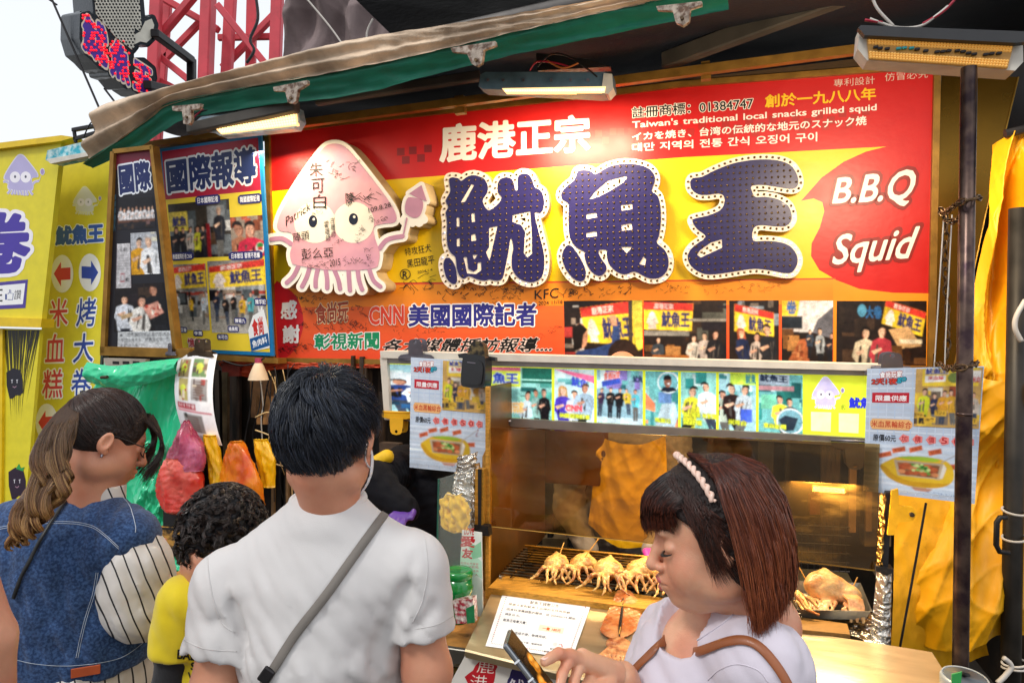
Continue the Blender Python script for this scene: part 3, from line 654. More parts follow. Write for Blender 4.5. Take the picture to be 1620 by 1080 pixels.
# ------------------------------------------------------------------ the big squid figure
PINK = mat('squid_pink', 'dca0aa', rough=.42, var=.05, col2='c088a4', mixscale=3.0)
MAUVE = mat('squid_mauve', 'b9849c', rough=.42, var=.08)
PALE = mat('squid_eye', 'efe3d2', rough=.4, var=.04); PUP = mat('squid_pupil', '14182c', rough=.15)
OX, OY, KS = 415, 210, 1/4.154
T = lambda q: np.array(q, float) * KS + (OX, OY)
man = smooth_poly(T(SQ_MANTLE), 3)
legs = [(smooth_poly(T(q), 4, False), 14*KS) for q in SQ_LEGS]; arms = [(smooth_poly(T(q), 4, False), 15*KS) for q in SQ_ARMS]
stick = [(T([(925,680),(960,560)]), 4*KS)]
mini_b = smooth_poly(T([(940,470),(960,425),(1010,430),(1050,445),(1055,490),(1035,545),(1000,560),(960,545),(940,520)]), 3); mini_h = T([(965,400),(1045,345),(1080,450),(1020,430)])
tiny = [(T([(950,545),(930,580)]), 6*KS), (T([(990,560),(985,590)]), 6*KS), (T([(1020,555),(1030,590)]), 6*KS), (T([(1035,540),(1060,570)]), 6*KS)]
Sq, X, Y = sdf_grid([man, mini_b, mini_h], 400, 195, 700, 480, .8, strokes=legs + arms + stick + tiny)
SQ = root('squid_figure', sg, 'big pink squid figure covered in black signatures on the sign', 'figure sign')
extrude_loops(sg, contour_loops(Sq, 400, 195, .8, -5.6), .11, .003, 'figure_base', mat('figure_white', 'f2ebdf', rough=.4, var=.04, dirt=.1), SQ, SIDE)
G0 = .1105
pink_ = sdf_grid([man], 400, 195, 700, 480, .8)[0]
extrude_loops(sg, contour_loops(pink_, 400, 195, .8, .5), G0+.002, G0, 'mantle', PINK, SQ)
for p, r in legs + arms: extrude_loops(sg, contour_loops(sdf_grid([], 400, 195, 700, 480, .8, strokes=[(p, r)])[0], 400, 195, .8, 0), G0+.0015+.0001*rng.random(), G0, 'tentacle', MAUVE, SQ)
extrude_loops(sg, [mini_b], G0+.002, G0, 'toy_squid', MAUVE, SQ); extrude_loops(sg, [mini_h], G0+.0024, G0, 'toy_squid', MAUVE, SQ)
extrude_loops(sg, [T([(955,560),(930,675),(922,674),(946,556)])], G0+.0019, G0, 'stick', MAUVE, SQ)
for (ex, ey, rx, ry, px_, py_, prx, pry) in [(345,590,135,135,332,582,28,40), (600,590,135,135,598,567,30,38)]:
    el = lambda cx, cy, a, b: T([(cx+a*math.cos(t*.2094), cy+b*math.sin(t*.2094)) for t in range(30)])
    extrude_loops(sg, [el(ex, ey, rx, ry)], G0+.0026, G0+.0021, 'eye', PALE, SQ); e_ = extrude_loops(sg, [el(px_, py_, prx, pry)], G0+.0036, G0+.0028, 'pupil', PUP, SQ)
    extrude_loops(sg, [el(px_+6, py_-14, 8, 9)], G0+.0042, G0+.0038, 'eye_glint', PALE, SQ)
sc_ = Print(sg, G0 + .0045)
for (t, q) in [('朱可白',None), ('郭文', None)]: pass
def vtext(s, x, y, w, h, dx=0): 
    for i, ch in enumerate(s): sc_.text(ch, [T([(x+i*dx, y+i*h)])[0], T([(x+w+i*dx, y+i*h-8)])[0], T([(x+w+i*dx, y+i*h+h*.85)])[0], T([(x+i*dx, y+i*h+h*.85)])[0]], '1b1613')
vtext('朱可白', 310, 200, 85, 105, 12)
sc_.text('Patrick', [*T([(145,560),(310,455),(320,500),(155,615)])], '2a211c', shear=.2)
scribble(sc_, *T([(455,180)])[0], *T([(490,300)])[0], 4, 14, seed=31); scribble(sc_, *T([(560,220)])[0], *T([(620,215)])[0], 3, 14, seed=32)
sc_.text('陳', [*T([(545,400),(600,385),(605,460),(550,475)])], '15110e'); scribble(sc_, *T([(540,440)])[0], *T([(740,410)])[0], 7, 16, seed=33, w=1.1)
sc_.text('109.8.28.', [*T([(695,495),(850,455),(855,485),(700,528)])], '2a211c')
scribble(sc_, *T([(700,580)])[0], *T([(820,560)])[0], 6, 7, seed=34, w=.7); sc_.text('陣頭', [*T([(200,660),(305,640),(308,700),(205,720)])], '2a211c')
vtext('霍雄師', 405, 585, 30, 45, 6); vtext('古雕師', 445, 560, 28, 45, 4)
sc_.text('彭么亞', [*T([(255,760),(465,750),(465,815),(258,835)])], '2a211c'); sc_.text('2015', [*T([(440,835),(510,825),(512,870),(443,880)])], '2a211c')
scribble(sc_, *T([(280,865)])[0], *T([(430,870)])[0], 6, 8, seed=35, w=.7); scribble(sc_, *T([(530,850)])[0], *T([(650,840)])[0], 5, 8, seed=36, w=.7)
scribble(sc_, *T([(590,710)])[0], *T([(680,640)])[0], 4, 9, seed=37, w=.7); scribble(sc_, *T([(690,760)])[0], *T([(700,880)])[0], 6, 7, seed=38, w=.6); scribble(sc_, *T([(450,740)])[0], *T([(530,700)])[0], 5, 4, seed=39, w=.6)
scribble(sc_, *T([(320,540)])[0], *T([(420,500)])[0], 6, 5, seed=40, w=.6)
sc_.build('signature', SCRIB, SQ, kind='stuff')
# ================================================================== backlit menu board hanging over the counter
def wbox(mb, pl, x0, y0, x1, y1, c0, c1, px=True):
    """box between two photo points on plane pl, from height c0 to c1"""
    a = pl.hit([(x0, y0)], c1)[0]; b = pl.hit([(x1, y1)], c1)[0]; q = [(a[0],b[1]),(b[0],b[1]),(b[0],a[1]),(a[0],a[1])]
    V = [(*k, c0) for k in q] + [(*k, c1) for k in q]
    return mb.add(V, [(3,2,1,0),(4,5,6,7),(0,1,5,4),(1,2,6,5),(2,3,7,6),(3,0,4,7)])
ALU = mat('grey_aluminium', '8d8680', rough=.42, metal=.6, var=.12, dirt=.25)
WHT = mat('white_enamel', 'd9cfc0', rough=.35, var=.1, dirt=.3)
lb = stall_plane(2.25, lean=2.0, z=1.55)
LB = root('light_board', lb, 'long backlit board of customer photographs hanging above the grill', 'light board')
slab(lb, [(601,565),(1398,585),(1394,708),(609,664)], -.05, -.006, 'housing', ALU, LB)
slab(lb, [(601,555),(1400,577),(1400,587),(602,566)], -.055, .022, 'top_rail', WHT, LB)
slab(lb, [(601,566),(612,566.3),(617,664),(608,663)], -.05, .016, 'side_rail', WHT, LB)
slab(lb, [(612,566.5),(1399,587),(1397,595),(613,574.5)], -.006, .012, 'rail', ALU, LB)
slab(lb, [(616,651),(1392,694.5),(1391,708),(616,664)], -.006, .014, 'rail', ALU, LB)
p = Print(lb, -.0055); p.poly([(612,573),(1398,594),(1392,696),(616,653)], 'e4f23c'); p.build('glowing_face', LIT, LB)
def bd(x, top):   # y of the lit area's edges at photo column x
    return 574 + (x-614)*.0262 if top else 651 + (x-618)*.0560
def cell(x0, x1, fn, base, gap=2.2, c=-.0050):
    q = [(x0+gap, bd(x0, True)+2), (x1-gap, bd(x1, True)+2), (x1-gap, bd(x1, False)-1.5), (x0+gap, bd(x0, False)-1.5)]
    return sign_photo(q, fn, base, LIT, lb, LB, c)
LC = ['9fd8d2','6fb8b8','d8f0ee','3f8c90','b8e4dc','2a6a70']
def lit_cap(p, t, q, col='e8f23c'): p.text(t, q, col, bold=.03, outline='2a3a20', ow=.04, shear=.15, res=20)
def c0(p):
    clutter(p, 14, LC+['e8f4f8'], 21, 0, .5, .2)
    for i, x in enumerate((.12,.35,.55,.8,.95)): fig(p, x, .3+.03*i, .13, .5, ['2c4a90','e8f0f4','3a5aa8','d8e4e8','4a6ab0'][i])
    clutter(p, 14, ['2a5a8a','3f8c90','1d4058'], 22, .75, 1, .12)
def c1(p):
    clutter(p, 12, TEAL+['bfe8e0'], 23); p.poly([(.0,0),(.5,0),(.5,.38),(.0,.38)], 'dff04a'); p.rect(.0,0,.5,.07,'e0708a'); p.text('魚王',[(.05,.13),(.46,.13),(.46,.33),(.05,.33)],'2a45b8',bold=.05,outline='e8f4ff',ow=.03)
    p.rect(.52,.0,1,.3,'1c6a58'); p.rect(.5,.22,1,.25,'a8e8d8'); p.rect(0,.45,.45,.75,'7ab8b4'); fig(p,.06,.5,.16,1.5,'1c2430'); fig(p,.6,.42,.2,1.5,'cfe4ec'); fig(p,.75,.4,.18,1.5,'8fc0b8'); fig(p,.88,.36,.2,1.5,'14141a')
    p.text('食尚玩家',[(.2,.72),(.55,.7),(.55,.9),(.2,.92)],'f8c060',bold=.04,outline='f4f4e8',ow=.05)
def c2(p):
    p.rect(0,0,1,1,'c8e8f0'); clutter(p, 8, LC, 24, 0, .3, .2); p.poly([(0,0),(1,.12),(1,.26),(.1,.04)],'f0709a'); p.text('魷魚',[(.42,.15),(.85,.22),(.85,.38),(.42,.32)],'3a4ac0',bold=.05)
    fig(p,.22,.32,.2,.72,'4a3ab8',hair='c89a5a',long=True); fig(p,.52,.38,.17,.72,'d8e0ea'); fig(p,.76,.26,.2,.72,'a8c4d8',hair='5a4030')
    p.text('CNN',[(.28,.68),(.7,.68),(.7,.83),(.28,.83)],'f04a5a',bold=.05,outline='f8c0c8',ow=.02); lit_cap(p,'美國國際記者',[(.12,.86),(.9,.87),(.9,.96),(.12,.95)])
def c3(p):
    clutter(p, 12, LC+['e0c0d0','8a7ac0'], 25, 0, .35, .2); p.text('食尚玩家',[(.15,.05),(.5,.02),(.5,.18),(.15,.2)],'f07060',bold=.04,outline='ffffff',ow=.05); p.poly([(.1,.22),(.5,.14),(.52,.24),(.12,.32)],'3a55c0'); p.text('魷魚',[(.78,.1),(1,.1),(1,.22),(.78,.22)],'2a3a5a',bold=.05); p.rect(0,.88,1,1,'d0e8f0')
    for i, (x, c_) in enumerate([(.1,'3a2a48'),(.3,'141418'),(.5,'16181c'),(.66,'d8c040'),(.84,'58b8c8')]): fig(p, x, .33, .09, .8, c_)
def c4(p):
    clutter(p, 12, LC+['e8a070'], 26); p.poly([(0,.4),(.3,.6),(.3,.75),(0,.7)],'f08a60'); p.poly([(.3,1),(.5,.6),(.9,.55),(1,.8),(.9,1)],'b8d0dc'); p.rect(.4,.38,.8,.58,'6a90c8')
    p.ell(.7,.2,.34,.2,'eef8f8',20); p.ell(.7,.2,.3,.175,'7ac0c8',20); p.poly([(.45,.36),(.55,.28),(.85,.28),(.98,.34),(.7,.38)],'1a2030'); p.ell(.68,.18,.12,.11,'8a5a48'); p.poly([(.55,.16),(.56,.08),(.7,.05),(.8,.1),(.8,.14)],'151015'); p.poly([(.64,.22),(.76,.2),(.72,.24)],'ffffff'); lit_cap(p,'瑪麗亞',[(.28,.86),(.78,.87),(.78,.95),(.28,.94)])
def c5(p):
    clutter(p, 12, TEAL+LC, 27); fig(p,.3,.2,.2,.6,'d8d838'); fig(p,.75,.12,.2,.6,'dcecf0'); lit_cap(p,'SBL 裕隆 納智捷',[(.05,.72),(1.0,.74),(1.0,.83),(.05,.81)]); lit_cap(p,'呂政儒',[(.05,.86),(.6,.87),(.6,.96),(.05,.95)])
def c6(p):
    clutter(p, 12, LC, 28, 0, .5); p.rect(.3,0,1,.2,'c8e850'); p.text('魷魚',[(.72,.02),(1,.02),(1,.18),(.72,.18)],'3a8a90',bold=.05); fig(p,.12,.3,.16,.6,'b8c8b8'); fig(p,.38,.15,.2,.6,'2a1c1c'); fig(p,.68,.2,.19,.6,'c8d8e0'); p.rect(.58,.62,.9,.85,'4a6ae0'); lit_cap(p,'米可白',[(.25,.82),(.75,.83),(.75,.92),(.25,.91)])
def c7(p):
    clutter(p, 14, TEAL+LC, 29); p.rect(0,0,.7,.18,'a8b8c8'); p.text('魷魚王',[(.02,.01),(.66,.03),(.66,.16),(.02,.13)],'1c2c48',bold=.05,outline='c8e0f0',ow=.03); p.rect(0,.2,.8,.28,'c08a90'); p.rect(.05,.35,.4,.6,'7ad0b0'); fig(p,.5,.35,.16,.75,'e8e040'); fig(p,.72,.4,.15,.75,'16181c')
    p.ell(.72,.8,.32,.23,'eefaff',20); p.ell(.72,.8,.28,.2,'7ab0c0',20); p.poly([(.45,.78),(.6,.7),(.9,.74),(.8,.95),(.6,.97)],'2a3848'); lit_cap(p,'東森新聞',[(.1,.85),(.62,.87),(.62,.95),(.1,.93)])
cell(614, 770, c0, 'a8d8e0'); cell(772, 875, c1, '8fd0c8'); cell(875, 942, c2, 'a8d8e0'); cell(942, 1019, c3, '8fb8c8'); cell(1019, 1075, c4, '6fb8b8'); cell(1075, 1135, c5, '8fd0c8'); cell(1135, 1198, c6, 'a8d8e0'); cell(1198, 1272, c7, '6fb8b8')
p = Print(lb, -.0050); squid_print(p, 1281, 597, 52, 'd6cdf4', 'e8e4fa', '3a3a50'); p.text('R', [(1332,641),(1337,641),(1337,647),(1332,647)], '8a9a30'); p.line([(1334.5+4*math.cos(a*.5), 644+4*math.sin(a*.5)) for a in range(14)], .6, '8a9a30')
p.text('魷魚王', [(1343,628),(1395,629),(1395,647),(1343,645)], '2a35d8', bold=.05)
for x in (1298, 1342): p.poly([(x-15, 651+(x-1298)*.05), (x+17, 652+(x-1298)*.05), (x+16, 683+(x-1298)*.05), (x-15, 681+(x-1298)*.05)], 'f0f6c0')
p.build('lettering', LIT, LB)

# ------------------------------------------------------------------ the two meal posters clipped to it
def meal(p):
    for i in range(26): p.rect(0, i/26, 1, i/26+.012, ['c9d6e8','dbe4f0','c0d0e6'][i % 3]); 
    for i in range(14): p.rect(.03+i*.072, .01, .04+i*.072, .99, ['d4deee','c2d2e8'][i % 2])
    p.text('食尚玩家', [(.11,.03),(.3,.02),(.3,.075),(.11,.08)], 'fbfbfb', bold=.03, outline='c03a2a', ow=.07); p.text('2天1夜', [(.04,.08),(.26,.08),(.26,.13),(.04,.13)], 'd83a2a', bold=.03, outline='5a1a12', ow=.05); p.text('go', [(.26,.075),(.34,.07),(.34,.12),(.26,.12)], '2aa0b8', bold=.04, outline='123a48', ow=.05)
    p.rect(.05,.195,.37,.275,'c41e30'); p.text('限量供應', [(.08,.215),(.35,.215),(.35,.262),(.08,.262)], 'faf2f2', bold=.02)
    p.poly([(.04,.43),(.06,.405),(.38,.405),(.41,.43),(.41,.46),(.38,.49),(.06,.49),(.04,.46)], 'f2b878'); p.text('米血黑輪綜合', [(.05,.42),(.4,.42),(.4,.475),(.05,.475)], 'c8401c', bold=.015)
    p.text('原價60元', [(.07,.53),(.27,.53),(.27,.585),(.07,.585)], '22222a', bold=.015)
    for k, ch in enumerate('加購價50元'):
        x = .345 + .118*k
        if k > 2: x = .345 + .11*k + .02
        p.poly([(x+.05*math.cos(a*.628)*(1 if a % 2 else .8), .555+.037*math.sin(a*.628)*(1 if a % 2 else .8)) for a in range(10)], 'ee8a86'); p.text(ch, [(x-.026,.533),(x+.026,.533),(x+.026,.577),(x-.026,.577)], 'b81c24', bold=.01)
def meal_group(p):
    clutter(p, 20, ['e8c040','c89030','7a6a58','d8d0c0','a85030','5a4a3a'], 41, .3, 1, .16)
    p.rect(.1,0,.95,.3,'f0cc3a'); p.text('魷魚王',[(.14,.01),(.48,.01),(.48,.1),(.14,.1)],'2a2f80',bold=.05,outline='f8f8f8',ow=.03); p.poly([(.14,.12),(.45,.12),(.45,.22),(.14,.24)],'f4f0ea'); p.text('米血糕',[(.18,.13),(.42,.13),(.42,.2),(.18,.2)],'c82a30',bold=.03); p.ell(.58,.16,.1,.09,'6a7a3a'); p.rect(.78,.05,.98,.24,'efe8e0'); p.text('米血',[(.84,.16),(.98,.15),(.98,.24),(.84,.25)],'c82a30',bold=.04)
    fig(p,.14,.34,.13,1.15,'d6dc28',bottom=.95); fig(p,.3,.4,.12,1.15,'232a4a',bottom=.95); fig(p,.44,.36,.11,1.15,'d89a28',bottom=.95); fig(p,.56,.36,.12,1.15,'e0a82c',bottom=.95); fig(p,.9,.4,.11,1.15,'c8b8a8',bottom=.95)
    for (x, y, t) in [(.06,.8,'董事長'),(.24,.88,'納豆'),(.4,.76,'苦瓜妹'),(.88,.88,'莎莎')]: p.rect(x-.09,y-.05,x+.09,y+.05,'e8b83a'); p.text(t,[(x-.07,y-.03),(x+.07,y-.03),(x+.07,y+.03),(x-.07,y+.03)],'3a2a18',res=14)
def meal_dish(p):
    p.quad([(0,-.6/.365),(1,-.6/.365),(1,.4/.365),(0,.4/.365)]);  # lower part of the sheet
    for i in range(9): p.rect(0, .57+i*.042, 1, .57+i*.042+.02, 'dbe4f0')
    for (x, y, a) in [(.18,.69,-.35),(.3,.645,-.3),(.45,.63,-.35),(.62,.645,.3),(.8,.745,.12)]:
        c_, s_ = math.cos(a), math.sin(a); R = lambda u, v: (x + (u*c_ - v*s_*.7), y + (u*s_*.7 + v*c_)) if a < 0 else (x + u*c_ + v*s_, y - u*s_*.7 + v*c_)
        p.poly([R(-.06,-.02),(R(.06,-.02)),R(.06,.02),R(-.06,.02)], 'd86a3a'); p.text('黑輪片' if a < 0 else '豆腐', [R(-.045,-.012),R(.045,-.012),R(.045,.014),R(-.045,.014)], '8a1c18', res=14)
    p.poly(smooth_poly([(.14,.78),(.2,.74),(.3,.7),(.5,.685),(.7,.7),(.78,.75),(.8,.83),(.74,.89),(.6,.92),(.4,.92),(.24,.88),(.17,.83)], 4), 'e8bc28'); p.poly(smooth_poly([(.3,.7),(.5,.685),(.66,.7),(.6,.72),(.4,.715)], 3), '9ab830')
    p.poly(smooth_poly([(.14,.78),(.24,.88),(.4,.92),(.6,.92),(.74,.89),(.8,.83),(.76,.87),(.6,.88),(.4,.88),(.26,.84),(.2,.79)], 3), 'd19c18')
    p.poly([(.26,.725),(.7,.73),(.68,.85),(.3,.845)], 'b8a488'); p.poly([(.29,.74),(.67,.745),(.65,.84),(.32,.835)], '8a5a38'); p.poly([(.7,.73),(.73,.76),(.7,.84),(.67,.84)], 'efe6d8')
    r = random.Random(5)
    for k in range(26): p.ell(r.uniform(.33,.64), r.uniform(.755,.825), .035, .017, r.choice(['c8683a','a84a28','d88a58','b85a30']), 7)
    for k in range(26): p.ell(r.gauss(.49,.05), r.gauss(.775,.017), .018, .010, r.choice(['5a9a3a','8ac060','c8d88a','2f6a28']), 6)
    p.poly([(.42,.925),(.62,.925),(.58,.95),(.46,.95)], 'c8907a'); p.line([(.68,.72),(.8,.66),(.9,.6)], .008, 'a8a0a0'); p.line([(.9,.6),(.89,.63),(.87,.66)], .008, '8a2040'); p.line([(.88,.635),(.87,.665),(.9,.66)], .008, '8a2040')
    p.text('※照片僅供參考，加入人氣小吃即享優惠', [(.55,.945),(.97,.955),(.97,.97),(.55,.96)], '5a7aa8', res=14)
shA = stall_plane(2.19, lean=2, z=1.5); A_ = root('meal_poster', shA, 'pale blue meal poster at the end of the backlit board, near the dark haired man', 'poster', 'meal posters clipped to the light board')
qA = [(650,565),(771,573),(767,751),(648,739)]; slab(shA, qA, -.0006, .0006, 'sheet', mat('poster_paper', 'e6e6ea', rough=.5), A_)
p = Print(shA, .0008); p.quad(qA); p.rect(0,0,1,1,'cfdbea'); meal(p); p.build('print', PAPER, A_)
qq = lambda a,b,c,d: p._px([(a,b),(c,b),(c,d),(a,d)])
sign_photo(qq(.42,.01,.99,.455), meal_group, 'caa05a', PAPER, shA, A_, p.c+.0002, grain=.12); sign_photo(qq(.0,.6,1,.965), meal_dish, 'c9d6e6', PAPER, shA, A_, p.c+.0002, name='dish_picture', grain=.06)
shB = stall_plane(2.02, lean=2, z=1.5); B_ = root('meal_poster', shB, 'pale blue meal poster behind the steel pole beside the yellow tarpaulin', 'poster', 'meal posters clipped to the light board')
qB = [(1372,583),(1557,579),(1542,797),(1366,776)]; slab(shB, qB, -.0006, .0006, 'sheet', MATS['poster_paper'], B_)
p = Print(shB, .0008); p.quad(qB); p.rect(0,0,1,1,'c6d0e0'); meal(p); p.build('print', PAPER, B_)
qq = lambda a,b,c,d: p._px([(a,b),(c,b),(c,d),(a,d)])
sign_photo(qq(.42,.01,.99,.455), meal_group, 'caa05a', PAPER, shB, B_, p.c+.0002, grain=.12); sign_photo(qq(.0,.6,1,.965), meal_dish, 'c9d6e6', PAPER, shB, B_, p.c+.0002, name='dish_picture', grain=.06)

# ------------------------------------------------------------------ bulldog clips and the spot lamp
def clip(pl, x, y, wpx, hpx, m, label, up=True, c=.0):
    """a bulldog clip: folded jaw bar and a flat tongue with a hole; x, y = middle of the jaw"""
    r = root('bulldog_clip', pl, label, 'clip', 'bulldog clips on the light board'); s = 1 if up else -1
    k = np.linalg.norm(pl.hit([(x+1, y)])[0] - pl.hit([(x, y)])[0]); o = pl.hit([(x, y)])[0]; W, H = wpx*k, hpx*k
    mb = MB()
    prof = [(-.5,0),(-.5,.08),(-.42,.2),(-.24,.26),(.24,.26),(.42,.2),(.5,.08),(.5,0)]
    for z0, z1 in ((c+.012, c+.015), (c-.020, c-.017)):
        V = [(o[0]+a*W, o[1]+s*b*H, z0) for a, b in prof] + [(o[0]+a*W, o[1]+s*b*H, z1) for a, b in prof]; n = 8
        F_ = [tuple(range(n))[::-s], tuple(range(n, 2*n))[::s]] + [(i, (i+1) % n, n+(i+1) % n, n+i) for i in range(n)]; mb.add(V, F_)
    mb.build('jaw', m, r, local=True)
    mb = MB(); mb.tube([(o[0]-W*.5, o[1]-s*.004, c+.010), (o[0]+W*.5, o[1]-s*.004, c+.010)], .0045, 8); mb.tube([(o[0]-W*.36, o[1]+s*H*.22, c-.003), (o[0]+W*.36, o[1]+s*H*.22, c-.003)], .007, 8); mb.build('spring', m, r, smooth=True, local=True)
    tongue = [(-.2,.2),(-.2,.5),(-.17,.86),(-.12,.96),(0,1),(.12,.96),(.17,.86),(.2,.5),(.2,.2)]
    hole = [(.045*math.cos(a), .84 + .045*W/H*math.sin(a)) for a in np.linspace(0, 2*math.pi, 12, endpoint=False)]
    for z_, fl in ((c+.016, 1), (c-.024, -1)):
        cu = bpy.data.curves.new('t', 'CURVE'); cu.dimensions = '2D'; cu.fill_mode = 'BOTH'; cu.extrude = .0012
        for L in (tongue, hole):
            sp = cu.splines.new('POLY'); sp.points.add(len(L)-1); sp.points.foreach_set('co', [q for a, b in L for q in (o[0]+a*W, o[1]+s*b*H, 0, 1)]); sp.use_cyclic_u = True
        ob = bpy.data.objects.new('t', cu); me = bpy.data.meshes.new_from_object(ob); bpy.data.objects.remove(ob); bpy.data.curves.remove(cu)
        co = np.empty(len(me.vertices)*3); me.vertices.foreach_get('co', co); co = co.reshape(-1, 3)
        co[:, 2] += z_ + fl*.22*np.clip((s*(co[:, 1]-o[1]))/H-.25, 0, 1)*H*.35; me.vertices.foreach_set('co', co.ravel()); me.materials.clear(); me.materials.append(m)
        ob = bpy.data.objects.new('tongue', me); link(ob, r)
    return r
CLIPM = mat('clip_metal', '77727a', rough=.35, metal=.85, var=.15, dirt=.3); CLIPY = mat('clip_yellow', 'e2a61a', rough=.4, var=.1, dirt=.2); CLIPR = mat('clip_rust', '6d5a44', rough=.5, metal=.6, var=.3, col2='3a2c20', dirt=.6)
clip(lb, 663, 567, 56, 29, CLIPM, 'grey bulldog clip on top of the light board above the first poster', True, .012)
clip(lb, 1405, 588, 84, 36, CLIPM, 'large grey bulldog clip on top of the board at its pole end', True, .03)
clip(lb, 782, 665, 60, 30, CLIPM, 'grey bulldog clip upside down under the board beside the first poster', False, .018)
clip(lb, 1348, 696, 74, 46, CLIPM, 'grey bulldog clip upside down under the board near the second poster', False, .03)
clip(lb, 634, 652, 52, 30, CLIPY, 'yellow bulldog clip hanging under the corner of the light board', False, .018)

# ------------------------------------------------------------------ posters left of the sign
bp = stall_plane(2.97, lean=7.5, z=1.72); BPq = [(250,236),(413,213),(433,563),(275,556)]
BP = root('blue_edged_poster', bp, 'blue edged news poster of customers hanging beside the pink squid', 'poster')
slab(bp, BPq, -.012, 0, 'panel', mat('poster_blue', '1878b4', rough=.4, var=.08), BP)
p = Print(bp, .0006); p.quad([(256,240),(408,218),(427,557),(280,551)]); p.rect(0,0,1,.245,'b01f3c'); p.rect(0,.245,1,1,'f2d63c')
p.text('國際報導', [(.03,.045),(.97,.035),(.96,.21),(.03,.215)], '24346a', bold=.035, outline='eef2f8', ow=.06, res=48); p.build('print', PRINT, BP)
def q_in(Q, a, b, c, d): P0 = Print(bp).quad(Q); return P0._px([(a,b),(c,b),(c,d),(a,d)])
BQ = [(256,240),(408,218),(427,557),(280,551)]
def bp1(p):
    p.rect(0,.3,.35,1,'1c1a20'); clutter(p, 20, DARKC+STREET, 51, 0, 1, .18); p.rect(0,.15,.3,.5,'e0c850'); p.text('魷魚',[(.05,.25),(.28,.25),(.28,.42),(.05,.42)],'2a2f70',bold=.05,res=16)
    for x, c_ in [(.1,'1c1c26'),(.22,'24242c'),(.33,'c8c0b8'),(.45,'c8c838'),(.55,'2a2a30')]: fig(p, x, .42, .13, 1.5, c_, long=x < .15)
    fig(p,.82,.08,.2,1.5,'222630',hair='aaa49c'); p.rect(.6,.4,.66,1,'8a1c24')
sign_photo(q_in(BQ,.02,.27,.66,.545), bp1, '3a342e', PHOTO, bp, BP, .0016)
def bp2(p): clutter(p, 12, ['c06048','8a4a30','d8d0c0'], 52); fig(p,.3,.1,.4,.9,'b87a5a'); fig(p,.62,.06,.5,.9,'d02848'); p.ell(.88,.8,.14,.14,'f2f2f0'); p.ell(.88,.74,.1,.07,'2a8a3a'); p.rect(.8,.78,.96,.86,'c82a2a')
sign_photo(q_in(BQ,.66,.36,1.0,.55), bp2, 'a89888', PHOTO, bp, BP, .0017)
def street(seed, n, q_sign):
    def fn(p):
        clutter(p, 22, STREET, seed, .0, 1, .18); mini_sign(p, q_sign); p.rect(0,.42,1,.47,'b04030'); clutter(p, 16, STREET+DARKC, seed+1, .4, .62, .12); p.rect(0,.8,1,1,'a8a49c')
        for k in range(n): fig(p, .12+k*.76/max(1,n-1), .42+.05*(k % 2), .075, 1.0, ['e8e8ea','e8b828','c8d4e0','2a3248','1c1c20','16161a','d8a828','58b0b8'][(k+seed) % 8])
    return fn
sign_photo(q_in(BQ,.0,.575,.37,.905), street(0, 3, [(0,.05),(.98,.0),(.98,.35),(0,.38)]), '8f8c88', PHOTO, bp, BP, .0018)
sign_photo(q_in(BQ,.39,.565,.99,.915), street(3, 6, [(.02,.08),(1,.0),(1,.34),(.02,.38)]), '8f8c88', PHOTO, bp, BP, .0019)
p = Print(bp, .0026); p.quad(BQ)
for a in [('日本國際記者',.44,.265,.26,.045),('韓國國際記者',.88,.28,.25,.045),('美國國際記者CNN',.13,.535,.24,.04),('日本節目 發現不思議',.8,.545,.36,.04),('林艾璇',.07,.905,.11,.03),('李霈',.24,.92,.1,.03),('米可白',.5,.935,.12,.03),('楊晨熙',.62,.895,.12,.03),('陳菊九',.7,.855,.13,.03),('陳孚記',.93,.765,.13,.035)]: pill(p, *a)
p.text('憶想王', [(.12,.945),(.34,.945),(.34,.99),(.12,.99)], 'b0203a', bold=.02, outline='f4e4e4', ow=.05); p.poly([(.78,.9),(.84,.83),(.96,.8),(1,.9),(1,.98),(.8,1.0)], 'eef2f4'); p.text('食尚', [(.82,.85),(.94,.83),(.95,.92),(.83,.93)], 'c8302c', bold=.04); p.poly([(.79,.94),(.99,.91),(1,.97),(.8,1.0)], '1f5a98'); p.text('魚肉料', [(.81,.95),(.97,.925),(.98,.955),(.82,.985)], 'f0f4f8', bold=.02, res=16)
p.build('lettering', PRINT, BP)
# red and yellow sign edge seen behind it
bk = stall_plane(3.12, lean=4, z=1.72); BK = root('back_banner', bk, 'red and yellow banner partly covered by the news posters', 'banner')
slab(bk, [(228,236),(262,232),(285,556),(262,553)], -.01, 0, 'panel', mat('banner_back', 'a89a88'), BK)
p = Print(bk, .0008); p.poly([(229,238),(261,234),(268,300),(238,300)], '9c1c34'); p.poly([(238,300),(268,300),(284,553),(262,550)], 'd9bf3a'); p.text('際報', [(240,275),(256,275),(262,345),(246,345)], '26335e', bold=.05, outline='d8dce8', ow=.05); p.poly([(258,400),(270,400),(274,480),(262,470)], 'b82838'); p.build('print', PRINT, BK)
dk = stall_plane(3.02, lean=5, z=1.72, yaw=6); DKq = [(179,243),(238,236),(274,553),(164,555)]
DK = root('dark_news_board', dk, 'dark wood framed board of press clippings beside the yellow banner', 'notice board')
slab(dk, DKq, -.02, 0, 'panel', mat('board_black', '1f1f28', rough=.5), DK)
p = Print(dk, .0006); p.quad(DKq); p.rect(.0,.0,1,.085,'7c2038'); p.rect(0,.085,1,.22,'26252e'); p.text('國際', [(.14,.06),(.93,.05),(.93,.2),(.2,.215)], '202c62', bold=.04, outline='e6ebf4', ow=.06, res=40); p.text('報展', [(.0,.2),(.12,.2),(.12,.4),(.0,.4)], '3a5a68', bold=.03)
p.build('print', PRINT, DK)
